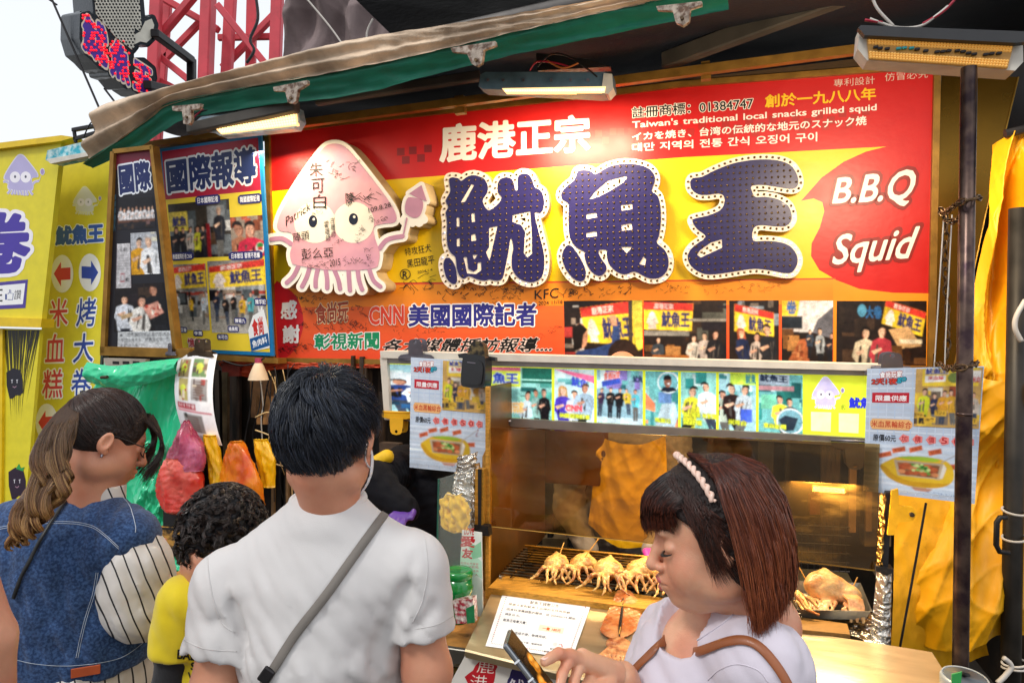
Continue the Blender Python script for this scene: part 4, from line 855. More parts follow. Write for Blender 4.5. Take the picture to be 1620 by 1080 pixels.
def dk1(p):
    p.rect(0,0,1,.55,'15131a'); p.rect(0,.62,1,.78,'6a4434')
    for k in range(9): fig(p, .08+k*.11, .25+.04*(k % 2), .16, 2, 'e6e2e4', bottom=.7)
    clutter(p, 16, DARKC+['7a5a58'], 61, .75, 1, .1)
sign_photo(q_in(DKq,.16,.235,.93,.39), dk1, '1a1820', PHOTO, dk, DK, .0012)
def dk2(p): clutter(p, 6, ['c8ccd4','a8acb8','d8d4c0'], 62); fig(p,.28,.1,.3,.8,'e8a81c'); fig(p,.68,.06,.32,.8,'eef0f4',hair='c8c8cc')
sign_photo(q_in(DKq,.42,.41,.93,.62), dk2, 'b8bcc4', PHOTO, dk, DK, .0012)
def dk3(p):
    p.rect(0,0,.05,1,'6a6068'); p.rect(.95,0,1,1,'6a6068'); p.text('感謝狀', [(.25,.1),(.75,.1),(.75,.18),(.25,.18)], '3a363c')
    for k in range(6): p.rect(.15,.26+k*.06,.85,.275+k*.06,'8a868c')
    p.line([(.3,.68),(.55,.68),(.55,.85),(.3,.85)], .03, 'a02838', closed=True); p.text('獎狀', [(.6,.78),(.9,.78),(.9,.86),(.6,.86)], '3a363c', bold=.03)
sign_photo(q_in(DKq,.15,.46,.42,.685), dk3, 'c4c2c6', PHOTO, dk, DK, .0020)
def dk4(p):
    clutter(p, 10, DARKC, 63); fig(p,.2,.22,.24,1.0,'d6dae4'); fig(p,.52,.2,.24,1.0,'e6e2dc'); fig(p,.8,.02,.27,1.0,'16161c'); p.poly([(.55,.5),(.85,.38),(.95,.62),(.68,.75)], 'd89a88'); clutter(p, 12, ['b84838','f0d8c8'], 64, .45, .7, .06, .6,.9); p.poly([(.1,.65),(.35,.6),(.35,.68),(.15,.75)], 'c8a880')
sign_photo(q_in(DKq,.14,.665,.96,.905), dk4, '1a1418', PHOTO, dk, DK, .0012)
def dk5(p):
    p.text('▲台灣農漁精緻特產禮盒感謝獎', [(.03,.08),(.97,.08),(.97,.3),(.03,.3)], '33363c', res=14); p.text('榮獲佳賓合影、魷魚王老店、彰', [(.05,.38),(.97,.38),(.97,.6),(.05,.6)], '33363c', res=14); p.text('化鹿港美食。', [(.05,.68),(.45,.68),(.45,.88),(.05,.88)], '33363c', res=14)
sign_photo(q_in(DKq,.2,.905,.99,.995), dk5, 'c9ccd0', PHOTO, dk, DK, .0012)
for q in [((174,240),(180,239),(165,558),(158,558)), ((236,231),(241,230),(279,556),(273,556)), ((158,548),(300,552),(300,566),(158,562)), ((178,236),(240,229),(240,236),(178,243))]: slab(dk, q, -.03, .02, 'frame_rail', WOODB, DK)
pw = stall_plane(2.99, lean=0, z=1.72); RL = root('wooden_rail', pw, 'worn brass coloured rail under the blue edged poster', 'rail')
slab(pw, [(276,557),(440,567),(440,575),(276,566)], -.05, .02, 'rail', WOODB, RL)

# ------------------------------------------------------------------ tall yellow banner with arrows
YEL = mat('banner_yellow', 'dccd2e', rough=.45, var=.06, bump=.05)
yb = stall_plane(2.92, lean=-2, z=1.6, yaw=-2); YBq = [(93,254),(180,240),(146,760),(41,765)]
YB = root('arrow_banner', yb, 'tall yellow banner with red and blue arrows beside the green plastic sheet', 'banner')
slab(yb, YBq, -.02, 0, 'panel', YEL, YB)
slab(yb, [(180,240),(183,240),(150,760),(146,760)], -.035, .004, 'edge_strip', mat('dark_strip', '2a3a38', rough=.5), YB)
p = Print(yb, .0006); squid_print(p, 112, 296, 46, 'dcdccc', 'ecebb0', '8a8c90')
p.text('魷魚王', [(88,358),(164,352),(164,384),(87,389)], '2f5cb0', bold=.055, outline='f6f8ea', ow=.05, res=40)
def arrow(cx, cy, d, col):
    p.ell(cx, cy, 17.5, 30, 'f4f4f0', 24); s = d; p.poly([(cx-13.5*s, cy), (cx-2*s, cy-19), (cx-2*s, cy-9), (cx+13*s, cy-10), (cx+13*s, cy+9), (cx-2*s, cy+10), (cx-2*s, cy+20)], col)
arrow(98.5, 433, 1, 'd83a3c'); arrow(142, 431, -1, '2c4cae'); arrow(74, 668, 1, 'd83a3c'); arrow(121, 668, -1, '2c4cae')
for t, q, c_ in [('米',[(79,473),(108,471),(107,516),(77,517)],'d8404a'),('血',[(73,529),(103,527),(101,572),(71,573)],'d8404a'),('糕',[(69,585),(100,583),(98,629),(66,630)],'d8404a'),('烤',[(122,472),(153,470),(151,516),(120,517)],'27489e'),('大',[(118,528),(149,526),(147,572),(115,574)],'27489e'),('卷',[(114,584),(145,582),(143,629),(112,630)],'27489e')]:
    p.text(t, q, c_, bold=.012, outline='f6f6ee', ow=.05, res=40)
p.build('print', PRINT, YB)
# ------------------------------------------------------------------ neighbouring stall's board
nb = stall_plane(3.0, lean=0, z=1.6, yaw=2)
NBR = root('neighbour_sign', nb, 'big yellow sign with purple character at the neighbouring stall', 'sign')
slab(nb, [(-160,254),(97,222),(66,505),(-160,497)], -.03, 0, 'panel', YEL, NBR)
slab(nb, [(-160,245),(97,214),(118,217),(97,223),(-160,255)], -.05, .03, 'frame_rail', mat('yellow_frame', 'e0bc1c', rough=.4, var=.1, dirt=.2), NBR)
slab(nb, [(-160,497),(66,504),(64,518),(-160,512)], -.05, .03, 'frame_rail', MATS['yellow_frame'], NBR)
p = Print(nb, .0008); squid_print(p, 1, 246, 66, 'b4acd6', 'd8d4e4', '4a4a60')
p.text('卷', [(-50,338),(52,333),(46,431),(-56,436)], '43309c', bold=.042, outline='eeeaf0', ow=.06, res=44)
p.poly([(-60,452),(44,442),(40,487),(-60,492)], '4a3a92'); p.poly([(-60,457),(40,448),(36,481),(-60,486)], 'eeeef0'); p.text('王', [(-8,458),(5,457),(4,477),(-9,478)], '222228', bold=.02); p.text('讚', [(23,459),(34,458),(33,473),(22,474)], '222228')
p.poly([(8,465),(11,465),(11,474),(8,474)], '3a4a8a'); p.line([(12,465),(15,463),(15,458),(17,459),(17,464),(21,464),(20,474),(12,474)], 1.2, '3a4a8a')
p.build('print', PRINT, NBR)
n2 = stall_plane(3.02, lean=0, z=1.0, yaw=2); NB2 = root('cartoon_banner', n2, 'yellow panel with black burst lines and little dark cartoon figures, leftmost', 'banner')
slab(n2, [(-120,516),(64,521),(40,800),(-120,800)], -.02, 0, 'panel', YEL, NB2); slab(n2, [(-2,520),(4,520),(2,800),(-4,800)], -.01, .015, 'frame_rail', MATS['yellow_frame'], NB2)
p = Print(n2, .0008); r_ = random.Random(3)
for k in range(34):
    x = 6 + k*1.7 + r_.uniform(-.5, .5); l = r_.uniform(60, 150); p.poly([(x-.9, 522), (x+.9*r_.random()+.3, 522), (24+(x-24)*.45, 522+l)], '24221a')
for (x, y, s, l_) in [(23, 607, 1.0, 0), (27, 765, 1.05, 1)]:
    p.poly(smooth_poly([(x-13*s,y-18*s),(x+9*s,y-22*s),(x+13*s,y+14*s),(x+2*s,y+18*s),(x-8*s,y+23*s)], 2), '1c1a28' if not l_ else '2a1c30'); 
    for e in (-4, 4): p.line([(x+e*s-1.6, y-6*s), (x+e*s+1.6, y-6.5*s)], .8, 'd8d8e0'); p.line([(x+e*s, y-6*s), (x+e*s, y-1*s)], .9, 'd8d8e0')
    p.line([(x-3, y+4), (x, y+6), (x+3, y+3.5)], .7, 'd8a8c0')
    if l_: p.poly([(x-2,y-24),(x+3,y-32),(x+6,y-25),(x+12,y-27),(x+9,y-20)], '2f9a4a')
p.build('print', PRINT, NB2)
# ================================================================== cloth, bags and other soft shapes
def ridges(seed, n, f0, f1, sharp=1.0):
    r = np.random.RandomState(seed); W = [(r.uniform(0, 2*math.pi), r.uniform(f0, f1), r.uniform(0, 6.28), r.uniform(.4, 1)) for _ in range(n)]
    def fn(x, y):
        s = 0
        for a, f, ph, w in W:
            t = np.sin(f*(x*math.cos(a) + y*math.sin(a)) + ph + 1.3*np.sin(f*.37*(x*math.sin(a) - y*math.cos(a)) + ph*2)); s = s + w*(1 - 2*np.abs(t)**(1/sharp) if sharp > 1 else t)
        return s / n**.5
    return fn
def resample(pts, n):
    p = smooth_poly(pts, 8, False) if len(pts) > 2 else np.array(pts, float); d = np.concatenate([[0], np.cumsum(np.hypot(*np.diff(p, axis=0).T))]); t = np.linspace(0, d[-1], n)
    return np.column_stack([np.interp(t, d, p[:, 0]), np.interp(t, d, p[:, 1])])
def drape(pl, top, bot, nu, nv, cfn, name, m, parent, smooth=True):
    """cloth between two traced edges; cfn(u, v) gives its height above the plane"""
    A, B = resample(top, nu), resample(bot, nu); V = []
    for j in range(nv):
        v = j/(nv-1); px = A*(1-v) + B*v; u = np.linspace(0, 1, nu); c = cfn(u, np.full(nu, v))
        L = pl.hit(px, 0.0)
        # push along the normal so that the outline keeps its true place on the plane
        V.append(np.column_stack([L[:, 0], L[:, 1], c]))
    V = np.vstack(V); a = (np.arange(nv-1)[:, None]*nu + np.arange(nu-1)).ravel()
    return mesh(name, V, np.column_stack([a+nu, a+nu+1, a+1, a]), m, parent, smooth, local=True)
def bag(pl, rows, depth, seed, name, m, parent, amp=.006, n=56, sub=5, f=60, c0=0.0):
    """soft closed body from rows (y, x left, x right) traced on the plane"""
    R_ = smooth_poly([(a, b, c) for a, b, c in rows], sub, False) if len(rows[0]) == 3 else rows
    R_ = np.array(R_); V = []; nz = ridges(seed, 9, f*.4, f*1.3, 1.6); nz2 = ridges(seed+1, 6, f*2, f*3.4, 1.4)
    for y, xl, xr in R_:
        a = pl.hit([(xl, y), (xr, y)]); cx = (a[0]+a[1])/2; hw = (a[1, 0]-a[0, 0])/2
        for k in range(n):
            t = 2*math.pi*k/n; x = math.cos(t); z = math.sin(t); wob = float(nz(np.array(cx[1]*.35), np.array(x*hw*1.1 + z*.03 + cx[1]*.15)))*amp + float(nz2(np.array(cx[1]), np.array(t*hw)))*amp*.8
            V.append((cx[0] + x*(hw + wob*.8), cx[1] + wob*.2, c0 + z*(min(hw*1.2, depth) + wob*1.5)))
    m_ = len(R_); F_ = [(i*n+k, i*n+(k+1) % n, (i+1)*n+(k+1) % n, (i+1)*n+k) for i in range(m_-1) for k in range(n)]; F_.append(tuple(range(n))); F_.append(tuple((m_-1)*n+k for k in range(n))[::-1])
    return mesh(name, V, F_, m, parent, True, local=True)
# ================================================================== ground, walls and roof
def struct(name, v, f, m): o = mesh(name, v, f, m); o['kind'] = 'structure'; return o
struct('ground', [(-60,-60,0),(60,-60,0),(60,80,0),(-60,80,0)], [(0,1,2,3)], mat('paving', '6d6862', rough=.8, var=.3, vscale=3, bump=.3, bscale=30, col2='4a4643', mixscale=1.5))
def SP(u, D, z): return U*u - N*D + ZV*z     # point in the stall's frame
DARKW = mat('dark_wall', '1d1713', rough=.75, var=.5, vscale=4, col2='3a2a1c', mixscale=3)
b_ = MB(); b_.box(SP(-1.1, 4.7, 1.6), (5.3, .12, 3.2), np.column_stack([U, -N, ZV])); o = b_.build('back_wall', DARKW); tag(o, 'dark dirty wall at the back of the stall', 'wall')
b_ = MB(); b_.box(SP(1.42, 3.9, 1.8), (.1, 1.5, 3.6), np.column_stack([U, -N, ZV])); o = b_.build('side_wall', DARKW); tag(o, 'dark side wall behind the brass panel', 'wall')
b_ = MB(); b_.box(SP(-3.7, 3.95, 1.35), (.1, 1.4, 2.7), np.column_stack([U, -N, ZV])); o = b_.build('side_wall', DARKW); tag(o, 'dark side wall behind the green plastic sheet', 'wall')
# canopy
CA, CB = P(165, 195, 3.45), P(1000, 10, 2.24); cu_ = (CB - CA)*np.array([1, 1, 0]); cp = Pl(CA, cu_, ZV)
CN = root('awning', cp, 'beige canvas awning with green hem rolled along the roof edge', 'awning')
BEIGE = mat('awning_canvas', 'dcc2a6', rough=.8, var=.2, vscale=7, bump=.35, bscale=160, col2='a08a74', mixscale=4, dirt=.3, sheen=.2)
GREEN = mat('green_tarpaulin', '0f6e57', rough=.55, var=.2, vscale=6, bump=.2, bscale=200, dirt=.3)
top = [(163,170),(200,158),(300,134),(400,108),(540,73),(700,47),(860,22),(1000,-4),(1150,-34)]; mid = [(135,263),(190,226),(240,190),(275,167),(400,141),(540,117),(700,83),(830,52),(1000,14),(1150,-16)]; low = [(136,264),(205,232),(255,200),(290,184),(410,163),(540,148),(700,108),(830,76),(1000,40),(1150,8)]
rn = ridges(4, 8, 5, 40); fold = lambda u, v: .035*np.sin(v*math.pi*2.2)**2 + .014*np.sin(v*13+u*3) + .004*rn(u*6, v*1.2) + .02*(1-v)
drape(cp, top, mid, 150, 34, fold, 'canvas_roll', BEIGE, CN)
rg = ridges(5, 8, 8, 50); drape(cp, [(a, b-3) for a, b in mid], low, 150, 14, lambda u, v: .012 + .005*rg(u*5, v) - .05*v + .006*np.sin(v*7), 'green_hem', GREEN, CN)
mb = MB(); q0, q1 = cp.hit([(225, 152)])[0], cp.hit([(1150, -60)])[0]; mb.tube([cp.world(q0 - (0,.01,.03))[0], cp.world(q1 - (0,.01,.03))[0]], .03, 10); mb.build('roof_pole', mat('grey_steel', '6a6663', rough=.45, metal=.7, dirt=.4), CN, smooth=True)
for k, (pts, lab) in enumerate([([(272,168),(318,164),(315,172),(302,174),(303,190),(299,197),(290,196),(288,176),(273,175)], 0), ([(432,138),(486,127),(486,133),(471,142),(468,160),(463,164),(455,162),(451,144),(433,144)], 0), ([(713,76),(783,65),(784,72),(765,79),(762,100),(753,105),(746,101),(738,84),(715,82)], 0), ([(1038,10),(1110,2),(1110,8),(1092,14),(1090,34),(1080,41),(1069,36),(1064,17),(1040,16)], 0)]):
    o = extrude_loops(cp, [np.array(pts, float)], .075, .06, 'clamp_plate', mat('rusty_white', 'a89a8c', rough=.6, var=.3, vscale=40, col2='5a4030', mixscale=60, dirt=.6), CN)
    q = cp.hit([((pts[4][0]+pts[6][0])/2, pts[4][1]-4)], .075)[0]; mb = MB(); mb.tube([tuple(q), (q[0], q[1], .085)], .006, 8); mb.build('bolt', CLIPR, CN, local=True)
NAVT = mat('navy_roof_cloth', '141c2a', rough=.7, var=.3, vscale=5, bump=.2, bscale=90)
rf = ridges(9, 8, 1.5, 7); V = []; nu, nv = 60, 24; dC = (CB-CA)*(1, 1, 0); dC /= np.linalg.norm(dC)
for j in range(nv):
    for i in range(nu):
        s = -.0 + 4.6*i/(nu-1); v = j/(nv-1); a = CA + dC*s; a[2] = 2.93 ; b = SP(-3.5 + 5.3*i/(nu-1), 3.9, 3.22); p_ = a*(1-v) + b*v; p_[2] += .03*float(rf(np.array(s), np.array(v*2)))*math.sin(v*math.pi); V.append(p_)
a = (np.arange(nv-1)[:, None]*nu + np.arange(nu-1)).ravel(); o = mesh('roof_cloth', V, np.column_stack([a, a+1, a+nu+1, a+nu]), NAVT, None, True); tag(o, 'dark navy cloth roof sagging above the big sign', 'roof cloth')
# upper black roof sheet and grey canvas curtain
BLK = mat('black_sheet', '17181c', rough=.6, var=.3, vscale=3, bump=.3, bscale=25)
e0, e1 = P(563, 0, 3.55), P(616, 52, 3.9); z_ = e0[2]; q = [P(540, -60, 3.1), P(563, 0, 3.55), P(620, 56, 4.1), P(900, 40, 4.3), P(1800, 60, 4.0), (4.2, 1.6, 3.8), (1.2, 1.6, 3.9)]; q = [np.array(x) for x in q]
q[0][2] = q[1][2] = z_; V = q + [x + (0, 0, .04) for x in q]; n = len(q); o = mesh('upper_roof', V, [tuple(range(n))[::-1], tuple(range(n, 2*n))] + [(i, (i+1) % n, n+(i+1) % n, n+i) for i in range(n)], BLK); tag(o, 'black sheet roof above the awning', 'roof')
cv = Pl(P(520, 60, 4.4), U, ZV); CV = root('canvas_curtain', cv, 'grey pink canvas hanging in front of the red tower', 'canvas')
rc = ridges(12, 8, 3, 9, 1.2); drape(cv, [(452,-40),(500,-45),(570,-45),(640,-20)], [(436,110),(480,100),(560,85),(650,50)], 90, 50, lambda u, v: .08*rc(u*2, v*.5) + .06*np.sin(u*22 + v*3)*(1-v*.3), 'canvas', mat('grey_canvas', '7d6d6c', rough=.85, var=.2, vscale=4, bump=.2, bscale=60, dirt=.3), CV)
mb = MB(); mb.tube([cv.w(440,-40,.0), cv.w(660,-42,.0)], .02, 8); mb.build('curtain_pole', MATS['grey_steel'], CV)
for pts in ([(478,-10),(520,40),(545,75)], [(590,30),(580,60),(598,110)]):
    o = MB().tube([cv.w(*p, .2) for p in smooth_poly(pts, 5, False)], .006, 6).build('hanging_wire', mat('pale_cable', 'b8b0a8', rough=.6)); tag(o, 'pale wire trailing over the %s canvas' % ('grey' if pts[0][0] == 478 else 'green edged'), 'wire')
# red steel tower
RED = mat('red_steel', 'c63e4a', rough=.5, var=.15, vscale=6, dirt=.3); TW = empty('lattice_tower', P(320, 120, 6.3)*(1, 1, 0), 'red steel lattice tower rising behind the awning', 'tower')
def member(a, b, w, Y=6.3, nm='brace', d=.06, Y2=None):
    mb = MB(); bar(mb, P(*a, Y), P(*b, Y2 or Y), w/FP*Y, d); mb.build(nm, RED, TW)
for a, b, w, Y in [((250,-60),(233,330),11,6.2),((268,-60),(240,330),9,6.6),((332,-60),(318,330),23,6.2),((368,-60),(348,330),13,6.6),((441,-60),(428,330),14,6.1),((400,-60),(392,330),8,6.9)]: member(a, b, w, Y, 'post', .10)
for a, b, w, Y in [((312,-12),(258,52),13,6.3),((344,8),(422,104),10,6.1),((436,22),(352,108),11,6.7),((243,82),(300,128),12,6.3),((240,122),(285,145),10,6.3),((258,-2),(346,48),11,6.5),((322,30),(262,92),9,6.6),((345,60),(440,58),7,6.8),((235,170),(320,230),10,6.4),((330,180),(430,110),9,6.5),((330,140),(430,200),9,6.4)]: member(a, b, w, Y)
GST = mat('dark_steel', '2c2a2c', rough=.5, metal=.6, var=.2, dirt=.3)
# hanging squid sign
hu = np.array([.60, .80, 0]); hs_ = Pl(P(190, 70, 4.0), hu, ZV + .22*np.cross(hu, ZV)); HS = root('hanging_sign', hs_, 'double sided dark squid sign with red lamps hanging in the sky', 'hanging sign')
sqp = [(147,-40),(217,-40),(224,40),(221,50),(213,44),(213,74),(209,79),(184,60),(164,37),(152,22)]; arm_ = [(212,56),(222,50),(230,34),(240,30),(244,40),(240,60),(232,68),(222,66),(214,70)]
chs = [[(131,24),(140,22),(152,38),(164,42),(171,58),(171,78),(169,110),(160,106),(150,95),(137,84),(130,60)], [(175,64),(184,62),(196,66),(205,84),(206,132),(200,137),(188,122),(176,118),(173,104)], [(212,98),(226,98),(240,110),(242,124),(236,142),(234,150),(224,148),(212,140),(210,128)]]
SB = mat('sign_shell', '2a3038', rough=.35, metal=.3, var=.3, vscale=6, bump=.1, dirt=.5)
S_, X_, Y_ = sdf_grid([np.array(q, float) for q in chs + [sqp, arm_]], 110, -50, 262, 172, .8); Lp = contour_loops(S_, 110, -50, .8, -4.5)
extrude_loops(hs_, Lp, .0, -.16, 'front_shell', SB, HS); extrude_loops(hs_, contour_loops(S_, 110, -50, .8, -7), -.165, -.24, 'core_shell', SB, HS)
extrude_loops(hs_, contour_loops(S_, 110, -50, .8, -5.5), -.245, -.52, 'rear_shell', SB, HS)
extrude_loops(hs_, [np.array(sqp, float)], .006, .001, 'squid_face', mat('sign_cream', 'e6e2d4', rough=.5, var=.1), HS)
extrude_loops(hs_, [np.array(arm_, float)], .005, .001, 'squid_arm', MATS['sign_cream'], HS)
def inside(p, q):
    c = False
    for (ax, ay), (bx, by) in zip(q, q[1:] + q[:1]):
        if (ay > p[1]) != (by > p[1]) and p[0] < (bx-ax)*(p[1]-ay)/(by-ay) + ax: c = not c
    return c
pts = [(x + (j % 2)*2.6, y) for j, y in enumerate(np.arange(-38, 78, 5.0)) for x in np.arange(140, 226, 5.2)]
studs(hs_, [p for p in pts if inside(p, sqp)], .006, .0062, 'lamp_hole', mat('dark_socket', '1c1a1c', rough=.4), HS)
pp = Print(hs_, .002)
for t, q in [('魷', [(131,20),(170,42),(171,112),(130,78)]), ('魚', [(174,58),(205,74),(206,139),(174,118)]), ('王', [(211,92),(242,112),(241,152),(211,140)])]:
    pp.text(t, q, '5b3fb0', bold=.055, outline='efe2cf', ow=.055, res=36)
pp.build('lettering', PRINT, HS)
RLED = mat('red_led', 'e81830', rough=.3, emit='ff2030', estr=.9, var=0); pts = []
for q in chs:
    for y in np.arange(20, 152, 4.6):
        for x in np.arange(128, 244, 4.2):
            if inside((x + math.sin(y)*1.2, y), q) and rng.random() < .42: pts.append((x + math.sin(y)*1.2, y))
studs(hs_, pts, .0035, .0075, 'red_lamp', RLED, HS)
mb = MB(); bar(mb, P(244, 52, 4.1), P(303, 96, 4.6), .05, .05); bar(mb, P(303, 92, 4.6), P(303, 135, 4.6), .05, .05); bar(mb, P(232, 134, 4.1), P(300, 150, 4.6), .05, .05); mb.build('bracket_arm', GST, HS)
for a, b, Y, lab in [((78,-10),(166,192),3.9,'black stay wire running down from the hanging sign'),((-10,-60),(90,8),4.1,'black wire running up to the hanging sign'),((165,140),(182,162),4.0,'thin stay wire between hanging sign and awning')]:
    o = MB().tube([P(*a, Y), P(*b, Y)], .006, 6).build('stay_wire', GST); tag(o, lab, 'wire')
o = MB().tube([P(*p, 5.6) for p in smooth_poly([(404,-10),(408,30),(396,62),(402,80),(390,100)], 5, False)], .012, 6).build('loose_cable', GST); tag(o, 'dark cable dangling on the red lattice tower', 'cable')

# ================================================================== rails and work lamps in front of the sign
rp = stall_plane(2.82, z=2.8); RA = root('lamp_rail', rp, 'long brass coloured rail carrying the work lamps above the sign', 'rail')
def strip(pl, top, bot, c0, c1, name, m, parent): return slab(pl, list(top) + list(bot)[::-1], c0, c1, name, m, parent)
strip(rp, [(196,229),(540,179),(1080,106),(1362,69)], [(196,237),(540,191),(1080,120),(1362,83)], -.03, .0, 'rail', WOODB, RA)
for x, y in [(725,166),(1115,112)]: slab(rp, [(x-6,y-14),(x+8,y-16),(x+10,y+12),(x-6,y+14)], -.06, -.031, 'hanger', WOODB, RA)
r2 = stall_plane(3.0, z=2.8); R2 = root('roof_rafter', r2, 'brown rafter just above the sign', 'rafter'); strip(r2, [(200,237),(540,195),(1080,126),(1480,78)], [(200,243),(540,203),(1080,136),(1480,92)], -.08, -.02, 'rafter', mat('old_timber', '4a3620', rough=.7, var=.3, stretch=(2, 20, 2), dirt=.4), R2)
mb = MB(); bar(mb, P(1050, 98, 2.9), P(1345, -12, 2.4), .05, .07); o = mb.build('roof_rafter', mat('grey_timber', '4c4844', rough=.8, var=.3, vscale=8)); tag(o, 'weathered grey rafter slanting up under the dark roof', 'rafter')
mb = MB(); bar(mb, P(470, 168, 3.0), P(300, 205, 3.2), .05, .05); bar(mb, P(500,160,3.1), P(760,120,3.0), .04, .04); o = mb.build('roof_rafter', MATS['grey_timber']); tag(o, 'thin grey rafter behind the first lit work lamp', 'rafter')
BLUEM = mat('lamp_blue', '8fa9b8', rough=.45, var=.25, vscale=14, metal=.3, col2='c9cfd0', mixscale=12, dirt=.3)
WHM = mat('lamp_white', 'cdc7bc', rough=.45, var=.15, dirt=.3)
LEDM = mat('led_lens', 'ffe6b8', rough=.3, emit='ffd08a', estr=2.6, var=0); LEDD = mat('led_dim', 'd8a85c', rough=.4, emit='ffb850', estr=.28, var=.1); BOARDM = mat('led_board', 'a87c3c', rough=.5, var=.2, vscale=60, emit='ffb850', estr=.08)
TURQ = mat('lamp_turquoise', '2f9fb4', rough=.5, var=.3, vscale=14, col2='bfd8d8', mixscale=30, dirt=.3)
def lamp(D, body, face, lab, bodym, lit, up, cols=28, rows=3, comps=0, lean=0, power=0, aim=None, endcap=None, thick=.09):
    pl = stall_plane(D, lean=lean, z=2.5); r = root('work_lamp', pl, lab, 'work lamp', 'LED work lamps under the roof')
    slab(pl, body, -thick, 0, 'housing', bodym, r)
    if endcap: slab(pl, endcap, -thick*.9, .006, 'end_cap', WHM, r)
    if face:
        slab(pl, face, -.01, .008, 'led_board', BOARDM if lit < 2 else mat('led_board_lit', 'ffe2b0', rough=.4, emit='ffc880', estr=1.5, var=0), r); F4 = np.array(face, float); P0 = Print(pl).quad(F4); pts = []
        for j in range(rows):
            for i in range(cols):
                if comps and abs(j - rows/2 + .5) < 1.1: continue
                pts.append(P0._px([((i+.7)/(cols+.4), (j+.7)/(rows+.4))])[0])
        studs(pl, pts, .008, .0038 if rows > 4 else .006, 'led', LEDM if lit == 2 else LEDD, r)
        if comps:
            cps = [P0._px([(t, .5 + .05*math.sin(k))])[0] for k, t in enumerate([.05,.08,.13,.21,.25,.30,.34,.40,.48,.52,.56,.62,.66,.70,.74,.82,.86,.91])]
            for k, q in enumerate(cps): q = pl.hit([q], .008)[0]; MB().box((q[0], q[1], .013), (.011, .006, .008), bev=.001).build('component', mat('teal_part', '1f8a90') if k in (3,4,5) else GST, r, local=True)
    k = len(body)
    for x, y in (body[0], body[k//2]): q = pl.hit([(x, y)])[0]
    if power:
        q = pl.world([*pl.hit([np.mean(np.array(face or body, float), axis=0)])[0][:2], -.12])[0] - ZV*.05; ld = bpy.data.lights.new('lamp_light', 'AREA'); ld.shape = 'RECTANGLE'; ld.size = .42; ld.size_y = .08; ld.energy = power; ld.color = (1, .80, .52)
        lo = bpy.data.objects.new('lamp_light', ld); COL.objects.link(lo); lo.parent = r; d = Vector(aim) - Vector(q); lq = d.to_track_quat('-Z', 'Y'); lo.matrix_parent_inverse = pl.matrix().inverted(); lo.matrix_basis = Matrix.Translation(Vector(q)) @ lq.to_matrix().to_4x4()
    return r, pl
def wires(pl, paths, cols, r, c=.0):
    for pts, cm in zip(paths, cols): MB().tube([pl.w(*p, c) for p in smooth_poly(pts, 6, False)], .0035, 6).build('wire', cm, r, smooth=True)
BLKC = mat('black_cable', '141214', rough=.5); REDC = mat('red_cable', '9c1630', rough=.45); WHC = mat('white_cable', 'bdb6ae', rough=.5); CRC = mat('cream_cable', 'c8a874', rough=.5)
r, pl = lamp(2.62, [(298,202),(318,185),(455,165),(470,170),(474,190),(466,203),(348,215),(334,207)], [(336,199),(468,177),(470,198),(350,212)], 'bright LED work lamp above the blue edged poster', BLUEM, 2, True, 30, 4, power=9, aim=(-1.0, 3.3, 1.9), thick=.05)
wires(pl, [[(304,196),(306,182),(320,176),(345,172),(375,176)], [(300,192),(330,168),(370,160)]], [BLKC, REDC], r, .01)
r, pl = lamp(2.55, [(757,137),(760,118),(768,114),(955,114),(969,118),(971,138),(962,149),(948,150),(790,142),(764,141)], [(794,140),(958,137),(956,147),(800,147)], 'bright LED work lamp with dull blue side over the middle of the sign', mat('lamp_slate', '57707f', rough=.45, var=.3, vscale=12, metal=.4, dirt=.3), 2, True, 42, 1, power=16, aim=(.25, 3.05, 2.1), endcap=[(955,116),(968,117),(970,140),(962,149),(951,147)], thick=.07)
wires(pl, [[(838,112),(850,98),(880,100),(900,106)], [(850,106),(872,86),(900,90),(930,110),(945,122)], [(865,96),(890,108),(915,100)]], [REDC, BLKC, mat('orange_cable', 'b0642c')], r, .0)
slab(pl, [(848,84),(872,86),(935,95),(965,106),(850,112)], -.12, -.075, 'driver_bracket', GST, r)
for x in (772, 796, 828, 872, 903, 930): q = pl.hit([(x, 127)], .0)[0]; MB().tube([(q[0], q[1], 0), (q[0], q[1], .004)], .006, 8).build('screw', CLIPM, r, local=True)
r, pl = lamp(1.90, [(1357,78),(1360,44),(1618,53),(1619,98),(1606,112),(1372,96)], [(1372,58),(1604,70),(1594,108),(1375,93)], 'broad LED work lamp above the top of the steel pole', WHM, 1, True, 46, 9, comps=1, power=15, aim=(1.0, 2.9, 1.9), thick=.06)
slab(pl, [(1358,44),(1362,40),(1625,50),(1625,66),(1608,68),(1368,56)], .009, .03, 'top_plate', mat('lamp_dark', '38383a', rough=.5, metal=.4, dirt=.4), r)
wires(pl, [[(1376,30),(1392,36),(1420,44),(1455,42),(1480,26),(1500,10)], [(1378,-10),(1388,14),(1414,42)], [(1460,38),(1490,20),(1510,0),(1520,-20)], [(1368,32),(1396,36)]], [WHC, WHC, REDC, REDC], r, .02)
r, pl = lamp(2.80, [(72,253),(75,238),(150,220),(154,224),(153,243),(80,258)], None, 'unlit turquoise lamp housing above the yellow arrow banner', TURQ, 0, True, thick=.07)
slab(pl, [(73,252),(153,238),(153,244),(80,259)], -.02, .006, 'lens_strip', WHM, r)
mb = MB(); bar(mb, pl.w(115,206,-.05), pl.w(158,198,-.05), .02, .02); bar(mb, pl.w(117,220,-.05), pl.w(160,208,-.05), .015, .02); bar(mb, pl.w(117,205,-.05), pl.w(120,226,-.05), .015, .015); mb.build('driver_bracket', GST, r); wires(pl, [[(132,218),(140,200),(146,194),(150,206),(156,200)]], [BLKC], r, 0)

